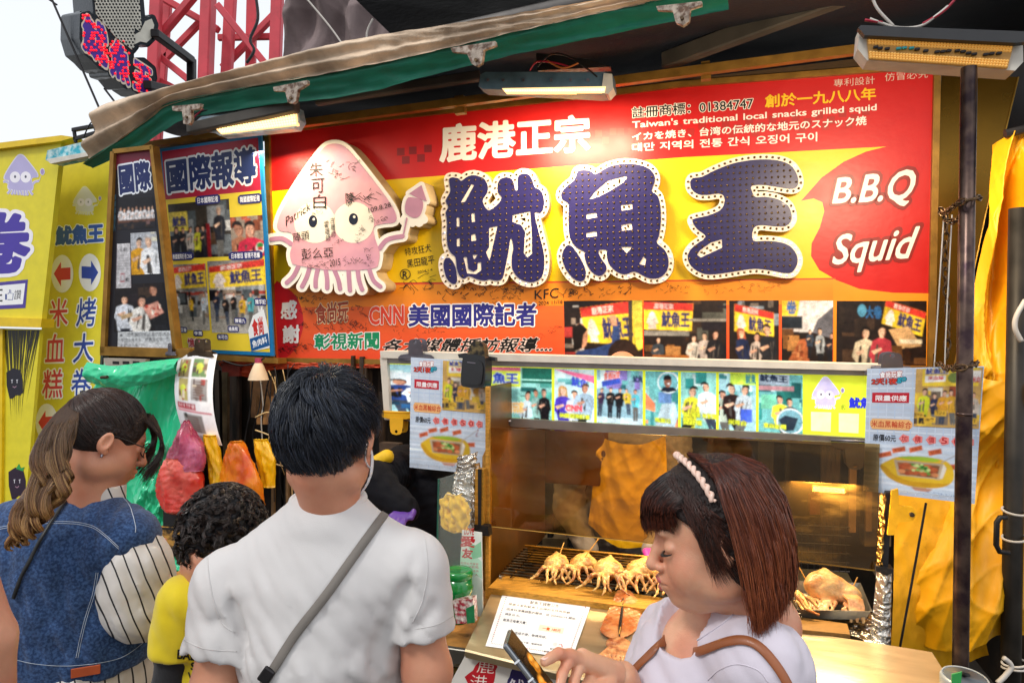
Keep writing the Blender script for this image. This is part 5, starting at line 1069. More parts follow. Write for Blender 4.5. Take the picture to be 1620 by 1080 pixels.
# ================================================================== right side: brass panel, tarpaulin, pole and chain
bpn = stall_plane(3.05, z=1.8); BPN = root('brass_sheeting', bpn, 'tall tarnished brass sheet between the sign and the yellow tarpaulin', 'metal panel')
slab(bpn, [(1489,118),(1612,122),(1560,340),(1497,640),(1474,640),(1480,400)], -.02, 0, 'sheet', mat('brass_sheet', '7a5a1c', rough=.28, metal=.8, var=.2, vscale=3, bump=.05, bscale=8, dirt=.2), BPN)
MB().tube([bpn.w(1611,122,.002), bpn.w(1559,340,.002), bpn.w(1497,640,.002)], .003, 6).build('edge', mat('brass_edge', 'b08a3c', rough=.3, metal=.8), BPN)
YT = mat('yellow_tarpaulin', 'e2a20c', rough=.5, var=.12, vscale=5, bump=.12, bscale=14, dirt=.3)
tp = stall_plane(2.45, z=1.6); TP = root('yellow_tarpaulin', tp, 'large creased yellow tarpaulin hanging at the right end of the stall', 'tarpaulin')
r1, r2_, r3 = ridges(21, 10, 4, 16, 1.7), ridges(22, 8, 16, 40, 1.4), ridges(23, 6, 3, 8)
drape(tp, [(1590,215),(1640,190),(1700,170),(1760,170)], [(1500,800),(1570,815),(1640,812),(1760,810)], 130, 190, lambda u, v: .06*r1(u*.9+v*.35, v*.7-u*.3) + .004*r2_(u, v*.6) + .05*np.sin(u*17+v*2.5)*(1-v*.5), 'upper_fold', YT, TP)
drape(tp, [(1505,575),(1560,600),(1640,600),(1760,600)], [(1405,1012),(1500,1010),(1590,985),(1760,990)], 130, 130, lambda u, v: .09 + .06*r3(u*1.8, v*1.2) + .045*r1(v*.7+.4, u*1.0+v*.4) + .004*r2_(u*.8, v*.6) + .02*np.sin(v*7+u*5), 'lower_fold', YT, TP)
drape(tp, [(1412,780),(1450,775),(1500,800),(1520,900)], [(1400,1030),(1440,1045),(1500,1060),(1560,1030)], 60, 60, lambda u, v: .05 + .03*r3(u*1.2+2, v*.8) + .003*r2_(u, v*.5), 'side_fold', YT, TP)
MB().tube([tp.w(1590,212,-.02), tp.w(1770,168,-.02)], .014, 8).build('hanging_rod', GST, TP)
for pts, lab in [([(1465,795),(1450,880),(1424,1022)], 'thin dark cord stretched over the lower yellow tarpaulin'), ([(1506,340),(1494,600),(1500,760)], 'thin pale string hanging beside the rusty chain'), ([(1493,345),(1478,580)], 'thin pale string at the edge of the sign')]:
    pl_ = stall_plane(2.05, z=1.5); o = MB().tube([pl_.w(*p) for p in smooth_poly(pts, 4, False)], .003 if pts[0][0] == 1465 else .0016, 6).build('cord', GST if pts[0][0] == 1465 else WHC); tag(o, lab, 'cord')
PLM = mat('pole_steel', '5c4a42', rough=.32, metal=.85, var=.25, vscale=30, col2='34262a', mixscale=20, dirt=.3)
pt, pb = P(1533, 112, 1.62), P(1519, 1080, 1.62); d = (pb - pt)/(pb[2]-pt[2]); base = pt + d*(0 - pt[2]); PO = empty('steel_pole', base, 'worn round steel pole standing in front of the second meal poster', 'pole')
MB().tube([base, base + (pt-base)*.36, base + (pt-base)*.655, pt + (pt-base)*.003], .0172, 24).build('tube', PLM, PO, smooth=True); MB().tube([base + (pt-base)*.665, base + (pt-base)*.668], .0178, 24).build('collar', PLM, PO, smooth=True); MB().box(base + (0, 0, .006), (.12, .12, .012), bev=.002).build('foot_plate', GST, PO)
# chain of oval links
CHM = mat('chain_rust', '6b543c', rough=.35, metal=.8, var=.3, vscale=60, col2='3a2a1c', mixscale=50)
lk = MB(); ov = [(.0062*math.cos(t)*(1), 0, (.0135 if math.sin(t) > 0 else -.0135)*0 + .0155*math.sin(t)) for t in np.linspace(0, 2*math.pi, 16, endpoint=False)]; ov = [(x*1.15, y, z) for x, y, z in ov]; lk.tube(ov, .0024, 6, closed=True); LKM = mesh('chain_link', lk.v, lk.f, CHM, None, True); lkd = LKM.data; bpy.data.objects.remove(LKM)
def chain(path, lab, step=.0235):
    p = smooth_poly(path, 10, False) ; d = np.concatenate([[0], np.cumsum(np.linalg.norm(np.diff(p, axis=0), axis=1))]); n = int(d[-1]/step); r = empty('chain', p[0], lab, 'chain', 'rusty chains on the pole')
    for k in range(n + 1):
        t = k*step; q = np.array([np.interp(t, d, p[:, a]) for a in range(3)]); q2 = np.array([np.interp(min(t + .006, d[-1]), d, p[:, a]) for a in range(3)]) - np.array([np.interp(max(0, t - .006), d, p[:, a]) for a in range(3)])
        o = bpy.data.objects.new('link', lkd); link(o, r); rot = Vector(q2).to_track_quat('Z', 'Y').to_matrix().to_4x4() @ Matrix.Rotation(math.radians(90*(k % 2) + rng.uniform(-20, 20)), 4, 'Z')
        o.matrix_basis = Matrix.Translation(Vector(q - p[0])) @ rot
def around(y, y0, Yp=1.78, x0=1492):
    c = P(1533-14*(y-112)/968, y, 1.62); L = [P(x0, y0, 1.80)]
    L += [P(x0 + (1512-x0)*.5, (y+y0)/2 + 6, 1.70)] + [c + np.array([.024*math.cos(a), .024*math.sin(a), .006*math.cos(a)]) for a in np.linspace(math.radians(200), math.radians(520), 12)]
    return L
chain(around(318, 335), 'rusty chain wrapped high round the steel pole'); chain([P(1492,335,1.8), P(1497,350,1.8), P(1495,420,1.8), P(1499,500,1.8), P(1498,572,1.8)], 'rusty chain hanging straight down beside the sign'); chain(around(578, 575, x0=1484), 'rusty chain wrapped round the pole at the poster top')
chain([P(1490,338,1.8), P(1498,348,1.77), P(1512,350,1.72), P(1522,340,1.66)], 'short slack end of rusty chain below the upper wrap')
# dark gate post with rope and handle at the far right
gp0, gp1 = P(1612, 330, 2.0), P(1598, 1100, 2.0); mb = MB(); g2 = gp1 + (gp1-gp0)*.28; GP = empty('gate_post', g2*(1, 1, 0), 'dark scuffed gate post with rope at the far right edge', 'post'); gd = (gp1-gp0)/(gp1[2]-gp0[2]); mb.tube([gp0, gp0 + gd*(0-gp0[2])], .026, 16); mb.build('tube', mat('gate_metal', '2a2622', rough=.5, metal=.5, var=.4, vscale=12, dirt=.5), GP, smooth=True)
MB().tube([P(1592,818,1.93), P(1582,818,1.93), P(1577,826,1.93), P(1576,862,1.93), P(1581,872,1.93), P(1596,874,1.93)], .0075, 8).build('handle', BLKC, GP, smooth=True)
for k, y in enumerate((808, 850, 1048, 1056)):
    c = P(1605, y, 1.98); MB().tube([c + np.array([.030*math.cos(a), .030*math.sin(a), .006*math.sin(a+k)]) for a in np.linspace(0, 2*math.pi, 20, endpoint=False)], .0035, 6, closed=True).build('rope_turn', WHC, GP, smooth=True)
MB().tube([P(*p, 1.94) for p in smooth_poly([(1588,1040),(1600,1052),(1592,1066),(1578,1080)], 5, False)], .007, 8).build('rope_end', WHC, GP, smooth=True)
MB().tube([P(*p, 1.95) for p in smooth_poly([(1622,475),(1608,500),(1606,520),(1616,540)], 5, False)], .007, 8).build('rope_end', WHC, GP, smooth=True)
# ================================================================== smooth solid modelling (distance fields meshed as one surface)
class Grid:
    def __init__(s, lo, hi, h):
        s.lo = np.array(lo, float); s.h = h; n = np.ceil((np.array(hi) - s.lo)/h).astype(int) + 1
        s.X, s.Y, s.Z = np.meshgrid(*[np.float32(s.lo[k]) + np.arange(n[k], dtype=np.float32)*np.float32(h) for k in range(3)], indexing='ij')
    def ell(s, c, r, R=None):
        x, y, z = s.X - c[0], s.Y - c[1], s.Z - c[2]
        if R is not None: x, y, z = (R[0][0]*x + R[1][0]*y + R[2][0]*z, R[0][1]*x + R[1][1]*y + R[2][1]*z, R[0][2]*x + R[1][2]*y + R[2][2]*z)
        k0 = np.sqrt((x/r[0])**2 + (y/r[1])**2 + (z/r[2])**2); k1 = np.sqrt((x/r[0]**2)**2 + (y/r[1]**2)**2 + (z/r[2]**2)**2) + 1e-6
        return k0*(k0 - 1)/k1
    def cap(s, a, b, ra, rb=None, flat=None):
        rb = ra if rb is None else rb; a = np.array(a, float); b = np.array(b, float); d = b - a; L = d @ d + 1e-12
        x, y, z = s.X - a[0], s.Y - a[1], s.Z - a[2]; t = np.clip((x*d[0] + y*d[1] + z*d[2])/L, 0, 1)
        return np.sqrt((x - t*d[0])**2 + (y - t*d[1])**2 + (z - t*d[2])**2) - (ra + (rb - ra)*t)
    def chain(s, pts, rs, k=.01):
        D = None
        for i in range(len(pts) - 1):
            e = s.cap(pts[i], pts[i+1], rs[i], rs[i+1]); D = e if D is None else smin(D, e, k)
        return D
    def mesh(s, D):
        V = np.asarray(D, np.float32); n = V.shape; ins = V < 0
        c = [ins[i:n[0]-1+i, j:n[1]-1+j, k:n[2]-1+k] for i in (0, 1) for j in (0, 1) for k in (0, 1)]
        cnt = sum(q.astype(np.int8) for q in c); act = (cnt > 0) & (cnt < 8); I = np.argwhere(act); idx = -np.ones(act.shape, np.int64); idx[act] = np.arange(len(I))
        acc = np.zeros((len(I), 3)); w = np.zeros(len(I)); ofs = [(0,0,0),(0,0,1),(0,1,0),(0,1,1),(1,0,0),(1,0,1),(1,1,0),(1,1,1)]
        for a in range(8):
            for b in range(a+1, 8):
                da = np.array(ofs[b]) - np.array(ofs[a])
                if np.abs(da).sum() != 1: continue
                va = V[tuple((I + ofs[a]).T)]; vb = V[tuple((I + ofs[b]).T)]; m = (va < 0) != (vb < 0); t = np.where(m, va/np.where(m, va - vb, 1), 0)
                acc += m[:, None]*(np.array(ofs[a]) + t[:, None]*da); w += m
        P_ = s.lo + (I + acc/w[:, None])*s.h; F_ = []
        for ax in range(3):
            u, v = (ax+1) % 3, (ax+2) % 3; sl = [slice(None)]*3; s2 = [slice(None)]*3; sl[ax] = slice(0, n[ax]-1); s2[ax] = slice(1, n[ax])
            A, B = ins[tuple(sl)], ins[tuple(s2)]; ch = A != B; E = np.argwhere(ch); ok = (E[:, u] > 0) & (E[:, v] > 0) & (E[:, u] < n[u]-1) & (E[:, v] < n[v]-1); E = E[ok]
            eu, ev = np.zeros(3, int), np.zeros(3, int); eu[u] = 1; ev[v] = 1
            q = np.stack([idx[tuple((E - eu - ev).T)], idx[tuple((E - ev).T)], idx[tuple(E.T)], idx[tuple((E - eu).T)]], 1); fl = A[tuple(E.T)]
            q = np.where(fl[:, None], q, q[:, ::-1]); F_.append(q)
        return P_, np.vstack(F_)
def smin(a, b, k): h = np.clip(.5 + .5*(b - a)/k, 0, 1); return b + (a - b)*h - k*h*(1 - h)
def smax(a, b, k): return -smin(-a, -b, k)
def rot(ax, deg): return np.array(Matrix.Rotation(math.radians(deg), 3, ax))
def tubes(paths, rad, n=3):
    """many thin tapering tubes at once; paths (N, K, 3), rad (K,) or (N, K)"""
    N_, K_, _ = paths.shape; T = np.gradient(paths, axis=1); T /= np.linalg.norm(T, axis=2, keepdims=True) + 1e-9
    ref = np.where(np.abs(T[:, :1, 2:3]) < .9, np.array([[[0, 0, 1.]]]), np.array([[[1., 0, 0]]])); A = np.cross(T, np.broadcast_to(ref, T.shape)); A /= np.linalg.norm(A, axis=2, keepdims=True) + 1e-9; B = np.cross(T, A)
    rad = np.broadcast_to(np.asarray(rad), (N_, K_)); ang = np.arange(n)*2*np.pi/n
    V = paths[:, :, None] + rad[:, :, None, None]*(np.cos(ang)[None, None, :, None]*A[:, :, None] + np.sin(ang)[None, None, :, None]*B[:, :, None])
    base = (np.arange(N_)[:, None, None]*K_ + np.arange(K_-1)[None, :, None])*n; k = np.arange(n)[None, None]; k2 = (k+1) % n
    F_ = np.stack([base + k, base + k2, base + n + k2, base + n + k], -1).reshape(-1, 4); return V.reshape(-1, 3), F_
# ================================================================== the grill counter
STEEL = mat('brushed_steel', 'c9b48e', rough=.30, metal=.75, var=.12, vscale=5, bump=.06, bscale=9, stretch=(1, 6, 1), dirt=.12)
STEELD = mat('dull_steel', '8a857c', rough=.4, metal=.8, var=.2, vscale=10, dirt=.4)
LEDGE = mat('greasy_brass', 'c08a34', rough=.4, metal=.35, var=.3, vscale=30, bump=.3, bscale=60, stretch=(1, 5, 5), dirt=.5)
TILE = [mat('tile_a', '8a7c34', rough=.3, var=.2), mat('tile_b', '6f6626', rough=.3, var=.2), mat('tile_c', 'a3944c', rough=.3, var=.2), mat('tile_d', 'c9c6b4', rough=.3, var=.1)]
CT = empty('grill_counter', SP(0, 1.9, 0), 'tiled food counter with steel edge under the grill', 'counter')
RS = np.column_stack([U, -N, ZV])
def sbox(u0, u1, d0, d1, z0, z1, name, m, par, bev=.002): return MB().box(SP((u0+u1)/2, (d0+d1)/2, (z0+z1)/2), (abs(u1-u0), abs(d1-d0), abs(z1-z0)), RS, bev).build(name, m, par)
def UD(px, py, D): w = stall_plane(D).w(px, py); return float(w @ U), float(w[2])
uL = -1.9; uR = .44
sbox(uL, uR, 1.785, 2.75, 0.02, .955, 'body', mat('grout', '3a3420', rough=.8, var=.2), CT)
sbox(uL, -.66, 1.74, 2.7, .955, .962, 'top_board', mat('greasy_top', 'a8763c', rough=.45, var=.35, vscale=20, bump=.2, dirt=.6), CT)
sbox(uL, -.655, 1.725, 1.742, .925, .966, 'steel_edge', STEELD, CT)
tl = {}; tw, th, gp = .040, .0155, .0022
def tile_mesh(m):
    mb = MB().box((0, 0, 0), (tw, .006, th), None, .0015); me = bpy.data.meshes.new('tile'); me.from_pydata(mb.v, [], mb.f); me.materials.append(m); return me
tms = [tile_mesh(m) for m in TILE]; n_ = 0
for j in range(21):
    for i in range(14):
        u = -1.12 + (i + (j % 2)*.5)*(tw+gp); z = .915 - j*(th+gp); k = (j*14+i); o = bpy.data.objects.new('tile', tms[3 if (k*7) % 23 == 0 else rng.choice((0, 0, 1, 2))]); link(o, CT)
        w = SP(u, 1.782 + rng.uniform(-.0006, .0006), z); R4 = Matrix([[*r, 0] for r in RS.tolist()] + [[0, 0, 0, 1]]); o.matrix_basis = Matrix.Translation(Vector(w - SP(0, 1.9, 0))) @ R4
# sloping steel plate
c_bl, c_fl = P(783, 927, 2.093), P(736, 1026, 1.781); c_br = P(1474, 1030, 1.653); c_fr = c_br + (c_fl - c_bl)*1.25
pu = c_br - c_bl; pv = c_bl - c_fl; pv = pv - pu*(pv @ pu)/(pu @ pu); plate = Pl(c_bl, pu, pv)
PT = root('serving_plate', plate, 'sloping steel counter plate shining under the warm lamp', 'steel plate')
def pquad(pts): return [tuple(plate.hit([p_])[0][:2]) for p_ in pts]
loc = [((w - plate.o) @ plate.u, (w - plate.o) @ plate.v) for w in (c_bl, c_br, c_fr, c_fl)]
nx, ny = 60, 14; V = []; rp_ = ridges(31, 7, 2, 9)
for j in range(ny+1):
    for i in range(nx+1):
        s, t = i/nx, j/ny; q = (1-t)*((1-s)*np.array(loc[0]) + s*np.array(loc[1])) + t*((1-s)*np.array(loc[3]) + s*np.array(loc[2])); x_ = .0012*float(rp_(q[0]*3, q[1]*3)); V.append((q[0], q[1], x_ - (.02 if 0 else 0)))
a = (np.arange(ny)[:, None]*(nx+1) + np.arange(nx)).ravel(); mesh('plate', V, np.column_stack([a, a+1, a+nx+2, a+nx+1])[:, ::-1], STEEL, PT, True, local=True)
lip = MB()
fl_, fr_ = np.array([*loc[3], 0]), np.array([*loc[2], 0]); dz = plate.n @ ZV
lip.add([fl_, fr_, fr_ + (0, -.004, -.004), fl_ + (0, -.004, -.004), fl_ + (0, -.003, -.022), fr_ + (0, -.003, -.022)], [(0, 1, 2, 3)[::-1], (3, 2, 5, 4)[::-1]]); lip.build('folded_lip', STEEL, PT, local=True)
lip = MB(); br_ = np.array([*loc[1], 0]); lip.add([fr_, br_, br_ + (.004, 0, -.03), fr_ + (.004, 0, -.03)], [(0, 1, 2, 3)[::-1]]); bl_ = np.array([*loc[0], 0]); lip.add([fl_, bl_, bl_ + (-.004, 0, -.02), fl_ + (-.004, 0, -.02)], [(0, 1, 2, 3)]); lip.build('side_lip', STEEL, PT, local=True)
MB().tube([(*plate.hit([(1385, 992)])[0][:2], .0), (*plate.hit([(1385, 992)])[0][:2], .003)], .004, 10).build('rivet', STEELD, PT, local=True)
# notice
NT = root('price_notice', plate, 'white printed price notice with dotted red border lying on the steel plate', 'notice')
nq = [(797,933),(936,953),(905,1041),(768,1021)]; slab(plate, nq, .0015, .0022, 'sheet', MATS['poster_paper'], NT)
p = Print(plate, .0024); p.quad(nq); p.rect(0,0,1,1,'f4f2f0'); p.c += LAY
for k in range(40):
    for y in (.06, .93): p.poly([(.06+k*.0225, y), (.068+k*.0225, y), (.068+k*.0225, y+.022), (.06+k*.0225, y+.022)], ['b03a3a', '5a4a50'][k % 2], False)
for k in range(26):
    for x in (.045, .945): p.poly([(x, .08+k*.033), (x+.012, .08+k*.033), (x+.012, .095+k*.033), (x, .095+k*.033)], ['b03a3a', '5a4a50'][k % 2], False)
for t, q in [('魷魚王調整公告', (.33,.115,.66,.17)), ('感謝大家對魷魚王品牌的支持與照顧，', (.1,.2,.82,.245)), ('因食材漲價調整的關係，從 2024/02/14 開始，', (.1,.29,.9,.335)), ('調漲 20 元。', (.1,.38,.27,.42)), ('魷魚王每隻大隻：', (.1,.48,.37,.53)), ('造成不便，敬請見諒。', (.27,.68,.64,.725)), ('特別下單，敬請見諒', (.34,.83,.62,.86)), ('魷魚王敬上', (.72,.87,.88,.9)), ('鹿港老街', (.66,.93,.78,.96))]:
    a, b, c, d = q; p.text(t, [(a,b),(c,b),(c,d),(a,d)], '2e2c34', bold=.012, res=20)
p.rect(.52,.5,.8,.60,'fbe6cc'); p.text('一隻 180元', [(.56,.525),(.77,.525),(.77,.58),(.56,.58)], 'd8641e', bold=.03, res=20); p.ell(.76,.8,.025,.035,'e8dcd8'); p.line([(.8,.8),(.83,.78),(.85,.83)], .01, 'd0404a')
p.build('print', PAPER, NT)
# ledge, grill trough and bars
zg = 1.075
def ledgepts(pts, z):  # photo points on a level z
    out = []
    for px, py in pts: Y = (1.8 - z)/((py-540)/FP); out.append(P(px, py, Y))
    return out
lt = ledgepts([(772,929),(793,908),(1062,947),(1240,977),(1215,1002),(1060,968)], 1.062); n = len(lt); GR = empty('charcoal_grill', SP(.2, 2.15, 0.96), 'black charcoal grill with thin bars behind the greasy brass ledge', 'grill')
mb = MB(); mb.add(lt + [q - (0, 0, .03) for q in lt], [tuple(range(n)), tuple(range(n, 2*n))[::-1]] + [(i, n+i, n+(i+1) % n, (i+1) % n) for i in range(n)]); mb.build('front_ledge', LEDGE, GR)
CHAR = mat('char_black', '120e0b', rough=.6, var=.4, vscale=60, bump=.4, bscale=80); IRON = mat('grill_iron', '2e2218', rough=.4, metal=.7, var=.4, vscale=40, col2='7a5528', mixscale=30)
u0 = float(ledgepts([(793,909)], zg)[0] @ U); u1 = float(ledgepts([(1250,975)], zg)[0] @ U)
D0, D1 = 2.02, 2.30
sbox(u0, u1, D0, D1+.02, .99, 1.02, 'coal_bed', CHAR, GR); sbox(u0-.01, u0, D0, D1+.02, .99, zg-.004, 'trough_side', STEELD, GR); sbox(u0, u1, D1+.02, D1+.03, .99, zg, 'trough_back', LEDGE, GR)
r_ = random.Random(8); mb = MB()
for k in range(150):
    c = SP(r_.uniform(u0+.02, u1-.02), r_.uniform(D0+.02, D1), 1.025); a_ = r_.uniform(.008, .02); mb.box(c, (a_*1.4, a_, a_*.8), np.array(Matrix.Rotation(r_.uniform(0, 3), 3, 'Z')), .002)
o = mb.build('charcoal', CHAR, GR); o['kind'] = 'stuff'
for k in range(11): D = D0 + .006 + k*(D1-D0)/10.5; MB().tube([SP(u0-.01, D, zg), SP(u1, D, zg)], .0028, 6).build('grill_bar', IRON, GR, smooth=True)
for k in range(9): u = u0 + .03 + k*(u1-u0-.06)/8; MB().tube([SP(u, D0, zg-.005), SP(u, D1+.01, zg-.005)], .0025, 6).build('cross_bar', IRON, GR, smooth=True)
MB().tube([SP(u0-.01, D1+.02, zg+.004), SP(u1, D1+.02, zg+.004)], .004, 6).build('rear_rod', LEDGE, GR, smooth=True)
# grilled squid
SQM = mat('grilled_squid', 'e2b468', rough=.4, var=.3, vscale=70, bump=.35, bscale=160, col2='9a5a24', mixscale=26, sss=.15, coat=.25)
SQP = mat('boiled_squid', 'e8b878', rough=.38, var=.15, vscale=60, bump=.3, bscale=140, col2='d08a50', mixscale=22, sss=.2, coat=.35)
SKEW = mat('skewer_wood', 'd9a04a', rough=.6, var=.1)
def squid_mesh(seed, m, s=1.0, hump=1.0, h=.0022):
    r = random.Random(seed); G = Grid((-.085, -.12, -.012), (.085, .07, .075), h)
    D = G.ell((0, .012, .026), (.040*(1+.1*r.random()), .036, .026*hump), rot('Z', r.uniform(-20, 20)))
    D = smin(D, G.ell((r.uniform(-.01, .01), .038, .034), (.026, .018, .016), rot('X', -20)), .012); D = smin(D, G.cap((0, .03, .035), (r.uniform(-.008, .008), .052, .050), .015, .004), .012)
    D = smin(D, G.ell((0, -.028, .022), (.020, .018, .014)), .008)
    for k in range(8):
        a = math.radians(-150 + k*300/7/1.6 + 45 - 45*0 + r.uniform(-6, 6)) if 0 else math.radians(198 + k*20.6 + r.uniform(-7, 7)); L = r.uniform(.045, .075); x0, y0 = .014*math.cos(a), -.03 + .010*math.sin(a)
        pts = [(x0, y0, .024), (x0 + L*.45*math.cos(a), y0 + L*.45*math.sin(a), .030 + r.uniform(-.003, .006)), (x0 + L*.85*math.cos(a + r.uniform(-.3, .3)), y0 + L*.85*math.sin(a), .012), (x0 + L*1.05*math.cos(a + r.uniform(-.4, .4)), y0 + L*1.05*math.sin(a) - .002, .001)]
        D = smin(D, G.chain(smooth_poly3(pts), np.linspace(.0062, .0020, 7), .003), .004)
    D = D + .0012*np.sin(G.X*190 + 2*np.sin(G.Y*120))*np.sin(G.Z*170 + G.Y*150) + .0006*np.sin(G.X*520+G.Y*340)*np.sin(G.Y*460-G.Z*300)
    v, f = G.mesh(D); me = bpy.data.meshes.new('grilled_squid'); me.from_pydata((v*s).tolist(), [], f.tolist()); me.polygons.foreach_set('use_smooth', [True]*len(f)); me.materials.append(m); return me
def smooth_poly3(pts, sub=2):
    return smooth_poly(pts, sub, False)
sqv = [squid_mesh(k, SQM) for k in (1, 2, 3)]
def put_squid(me, px, py, z, yaw, s, lab, skew=False, tilt=0, grp='grilled squid on the bars'):
    Y = (1.8 - z)/((py-540)/FP); w = P(px, py, Y); e = empty('grilled_squid', w, lab, 'grilled squid', grp); e.rotation_euler = (math.radians(tilt), 0, math.radians(yaw) - TH)
    o = bpy.data.objects.new('body', me); link(o, e); o.scale = (s, s, s)
    if skew: MB().tube([(0, -.02, .03), (.022*s, .055*s, .082*s)] if skew == 1 else [(0, -.01, .035), (.035*s, .05*s, .10*s)], .0016, 6).build('skewer', SKEW, e, local=True)
    return e
put_squid(sqv[0], 880, 906, zg+.002, 10, .98, 'grilled squid at the left end of the bars with a skewer', 1); put_squid(sqv[1], 921, 906, zg+.002, -12, 1.0, 'second grilled squid from the left with a long skewer', 2)
put_squid(sqv[2], 962, 918, zg+.002, 4, 1.12, 'third grilled squid with a pointed top'); put_squid(sqv[0], 1011, 918, zg+.002, -16, 1.1, 'fourth grilled squid beside the face of the woman in the headband')
put_squid(sqv[1], 1056, 925, zg+.002, 8, 1.0, 'grilled squid half hidden behind the lips of the woman', 0); put_squid(sqv[2], 1215, 948, zg+.002, 25, 1.25, 'grilled squid with long legs just right of the reddish bob hair'); put_squid(sqv[0], 1150, 940, zg+.002, 5, 1.0, 'grilled squid hidden behind the reddish hair')
# raw squid laid flat on the plate
FQ = root('flattened_squid', plate, 'flattened roasted squid with brown centre lying on the steel plate', 'squid')
k_ = plate.hit([(945,945),(1015,945),(980,937),(980,1016),(982,1026),(980,1078)]); cx_ = lambda px, py: plate.hit([(px, py)])[0][:2]
lo, hi = cx_(925, 1095), cx_(1035, 925); lo = np.minimum(lo, cx_(1035, 1095)); hi = np.maximum(hi, cx_(925, 925)); G = Grid((lo[0]-.03, lo[1]-.02, -.006), (hi[0]+.03, hi[1]+.02, .03), .0024)
def E2(px, py, rx, ry, z, rz):
    c = cx_(px, py); a = abs(cx_(px+rx, py)[0] - c[0]); b = np.linalg.norm(cx_(px, py+ry) - c); return G.ell((c[0], c[1], z), (a, b, rz))
D = smin(E2(981, 982, 35, 31, .005, .009), E2(985, 962, 27, 22, .005, .009), .006); D = smin(D, E2(984, 948, 19, 13, .008, .008), .003); c0_, c1_ = cx_(986, 955), cx_(980, 1010); D = smax(D, -G.cap((*c0_, .016), (*c1_, .016), .0045), .004)
v, f = G.mesh(D + .0008*np.sin(G.X*300)*np.sin(G.Y*260)); mesh('mantle', v, f, mat('roast_squid', 'b8602a', rough=.38, var=.25, vscale=40, bump=.3, bscale=90, col2='d48e54', mixscale=28, sss=.15, coat=.3), FQ, True, local=True)
MB().tube([(*cx_(986, 953), .0145), (*cx_(984, 975), .0135), (*cx_(981, 998), .0125), (*cx_(980, 1012), .011)], [.0012, .0034, .0038, .0015], 8).build('char_line', CHAR, FQ, smooth=True, local=True)
D = E2(979, 1024, 22, 10, .010, .010); r_ = random.Random(4)
for k in range(9):
    x = 958 + k*5.4; w = abs(k-4); a, b, c, d = cx_(966+k*3.4, 1030), cx_(x-2+(k-4)*1.6, 1046), cx_(x+(k-4)*.8, 1064), cx_(978+(k-4)*1.6, 1080-w*1.5)
    D = smin(D, G.chain([(*a, .012), (*b, .016), (*c, .010), (*d, .004)], [.0052, .0046, .0036, .0022], .003), .0025)
D = D + .0007*np.sin(G.Y*700 + G.X*500)*np.sin(G.X*650); v, f = G.mesh(D); mesh('tentacles', v, f, mat('roast_legs', 'd99a62', rough=.4, var=.25, vscale=60, bump=.3, bscale=120, col2='9a4a24', mixscale=40, sss=.15, coat=.3), FQ, True, local=True)
for a, b in (((986, 958), (983, 968)), ((982, 1000), (980, 1010))): MB().tube([(*cx_(*a), .016), (*cx_(*b), .014)], .0012, 6).build('skewer', SKEW, FQ, local=True)
# tray with the squid pile
TZ = 1.085; q = ledgepts([(1250,932),(1352,938),(1392,972),(1262,964)], TZ); q = ledgepts([(1252,918),(1360,922),(1378,966),(1262,963)], TZ); TR = empty('steel_tray', sum(q)/4, 'shallow steel tray holding a heap of cooked squid', 'tray')
def tray(q, hgt, name, par):
    c = sum(q)/len(q); inn = [c + (p_-c)*.86 - (0, 0, hgt) for p_ in q]; top2 = [c + (p_-c)*1.035 for p_ in q]; V = top2 + q + inn + [p_ - (0, 0, .0015) for p_ in inn]; n = 4; F_ = []
    for i in range(4): j = (i+1) % 4; F_ += [(i, j, n+j, n+i), (n+i, n+j, 2*n+j, 2*n+i)]
    F_.append((8, 9, 10, 11)); return MB().add(V, F_).build(name, STEELD, par)
tray(q, .030, 'tray_body', TR)
def sdf_obj(G, D, name, m, par=None, local=True): v, f = G.mesh(D); return mesh(name, v, f, m, par, True, local=local)
w = sum(q)/4; HP = empty('cooked_squid', w - (0, 0, .028), 'big pale cooked squid heaped in the steel tray', 'squid'); G = Grid((-.10, -.09, -.01), (.11, .08, .11), .0026)
D = smin(G.ell((-.005, .01, .045), (.062, .045, .044), rot('Y', 8)), G.ell((.045, .0, .035), (.036, .036, .030)), .01); D = smin(D, G.cap((-.02, .02, .07), (-.01, .03, .088), .016, .006), .02)
r_ = random.Random(12)
for k in range(16):
    a = r_.uniform(-.06, .05); L = r_.uniform(.02, .04); D = smin(D, G.chain([(a, -.03, .02), (a + r_.uniform(-.01, .01), -.045, .024), (a + r_.uniform(-.015, .015), -.045-L*.6, .012), (a + r_.uniform(-.02, .02), -.045-L, .006)], [.0055, .005, .004, .0025], .002), .003)
for k in range(5):
    x = .040 + k*.008; D = smin(D, G.chain([(x-.01, -.02, .04), (x, -.055, .040), (x + .003, -.078, .012), (x + r_.uniform(-.004, .008), -.085, -.008)], [.0065, .0055, .0045, .003], .002), .003)
D = D + .0015*np.sin(G.X*110 + 2*np.sin(G.Y*90))*np.sin(G.Z*130); HP.rotation_euler = (0, 0, -TH); o = sdf_obj(G, D, 'body', SQP, HP)
for a, b in (((-.055, .03, .05), (-.075, .045, .085)), ((.06, .01, .05), (.075, .02, .08))): MB().tube([a, b], .0016, 6).build('skewer', SKEW, HP, local=True)
for k, (px, py) in enumerate([(1275, 948), (1268, 956)]):
    G2 = Grid((-.05, -.03, -.01), (.05, .03, .02), .0025); D = G2.chain([(-.04, 0, 0), (-.01, .012, .008), (.02, -.008, .004), (.042, 0, 0)], [.003, .0055, .005, .003]); e = empty('loose_tentacle', ledgepts([(px, py)], TZ-.012)[0], ['loose squid leg lying along the back of the tray', 'loose squid leg poking over the tray front'][k], 'tentacle'); v, f = G2.mesh(D); mesh('tentacle_body', v, f, SQM, e, True, local=True); e.rotation_euler = (0, 0, .3+k)
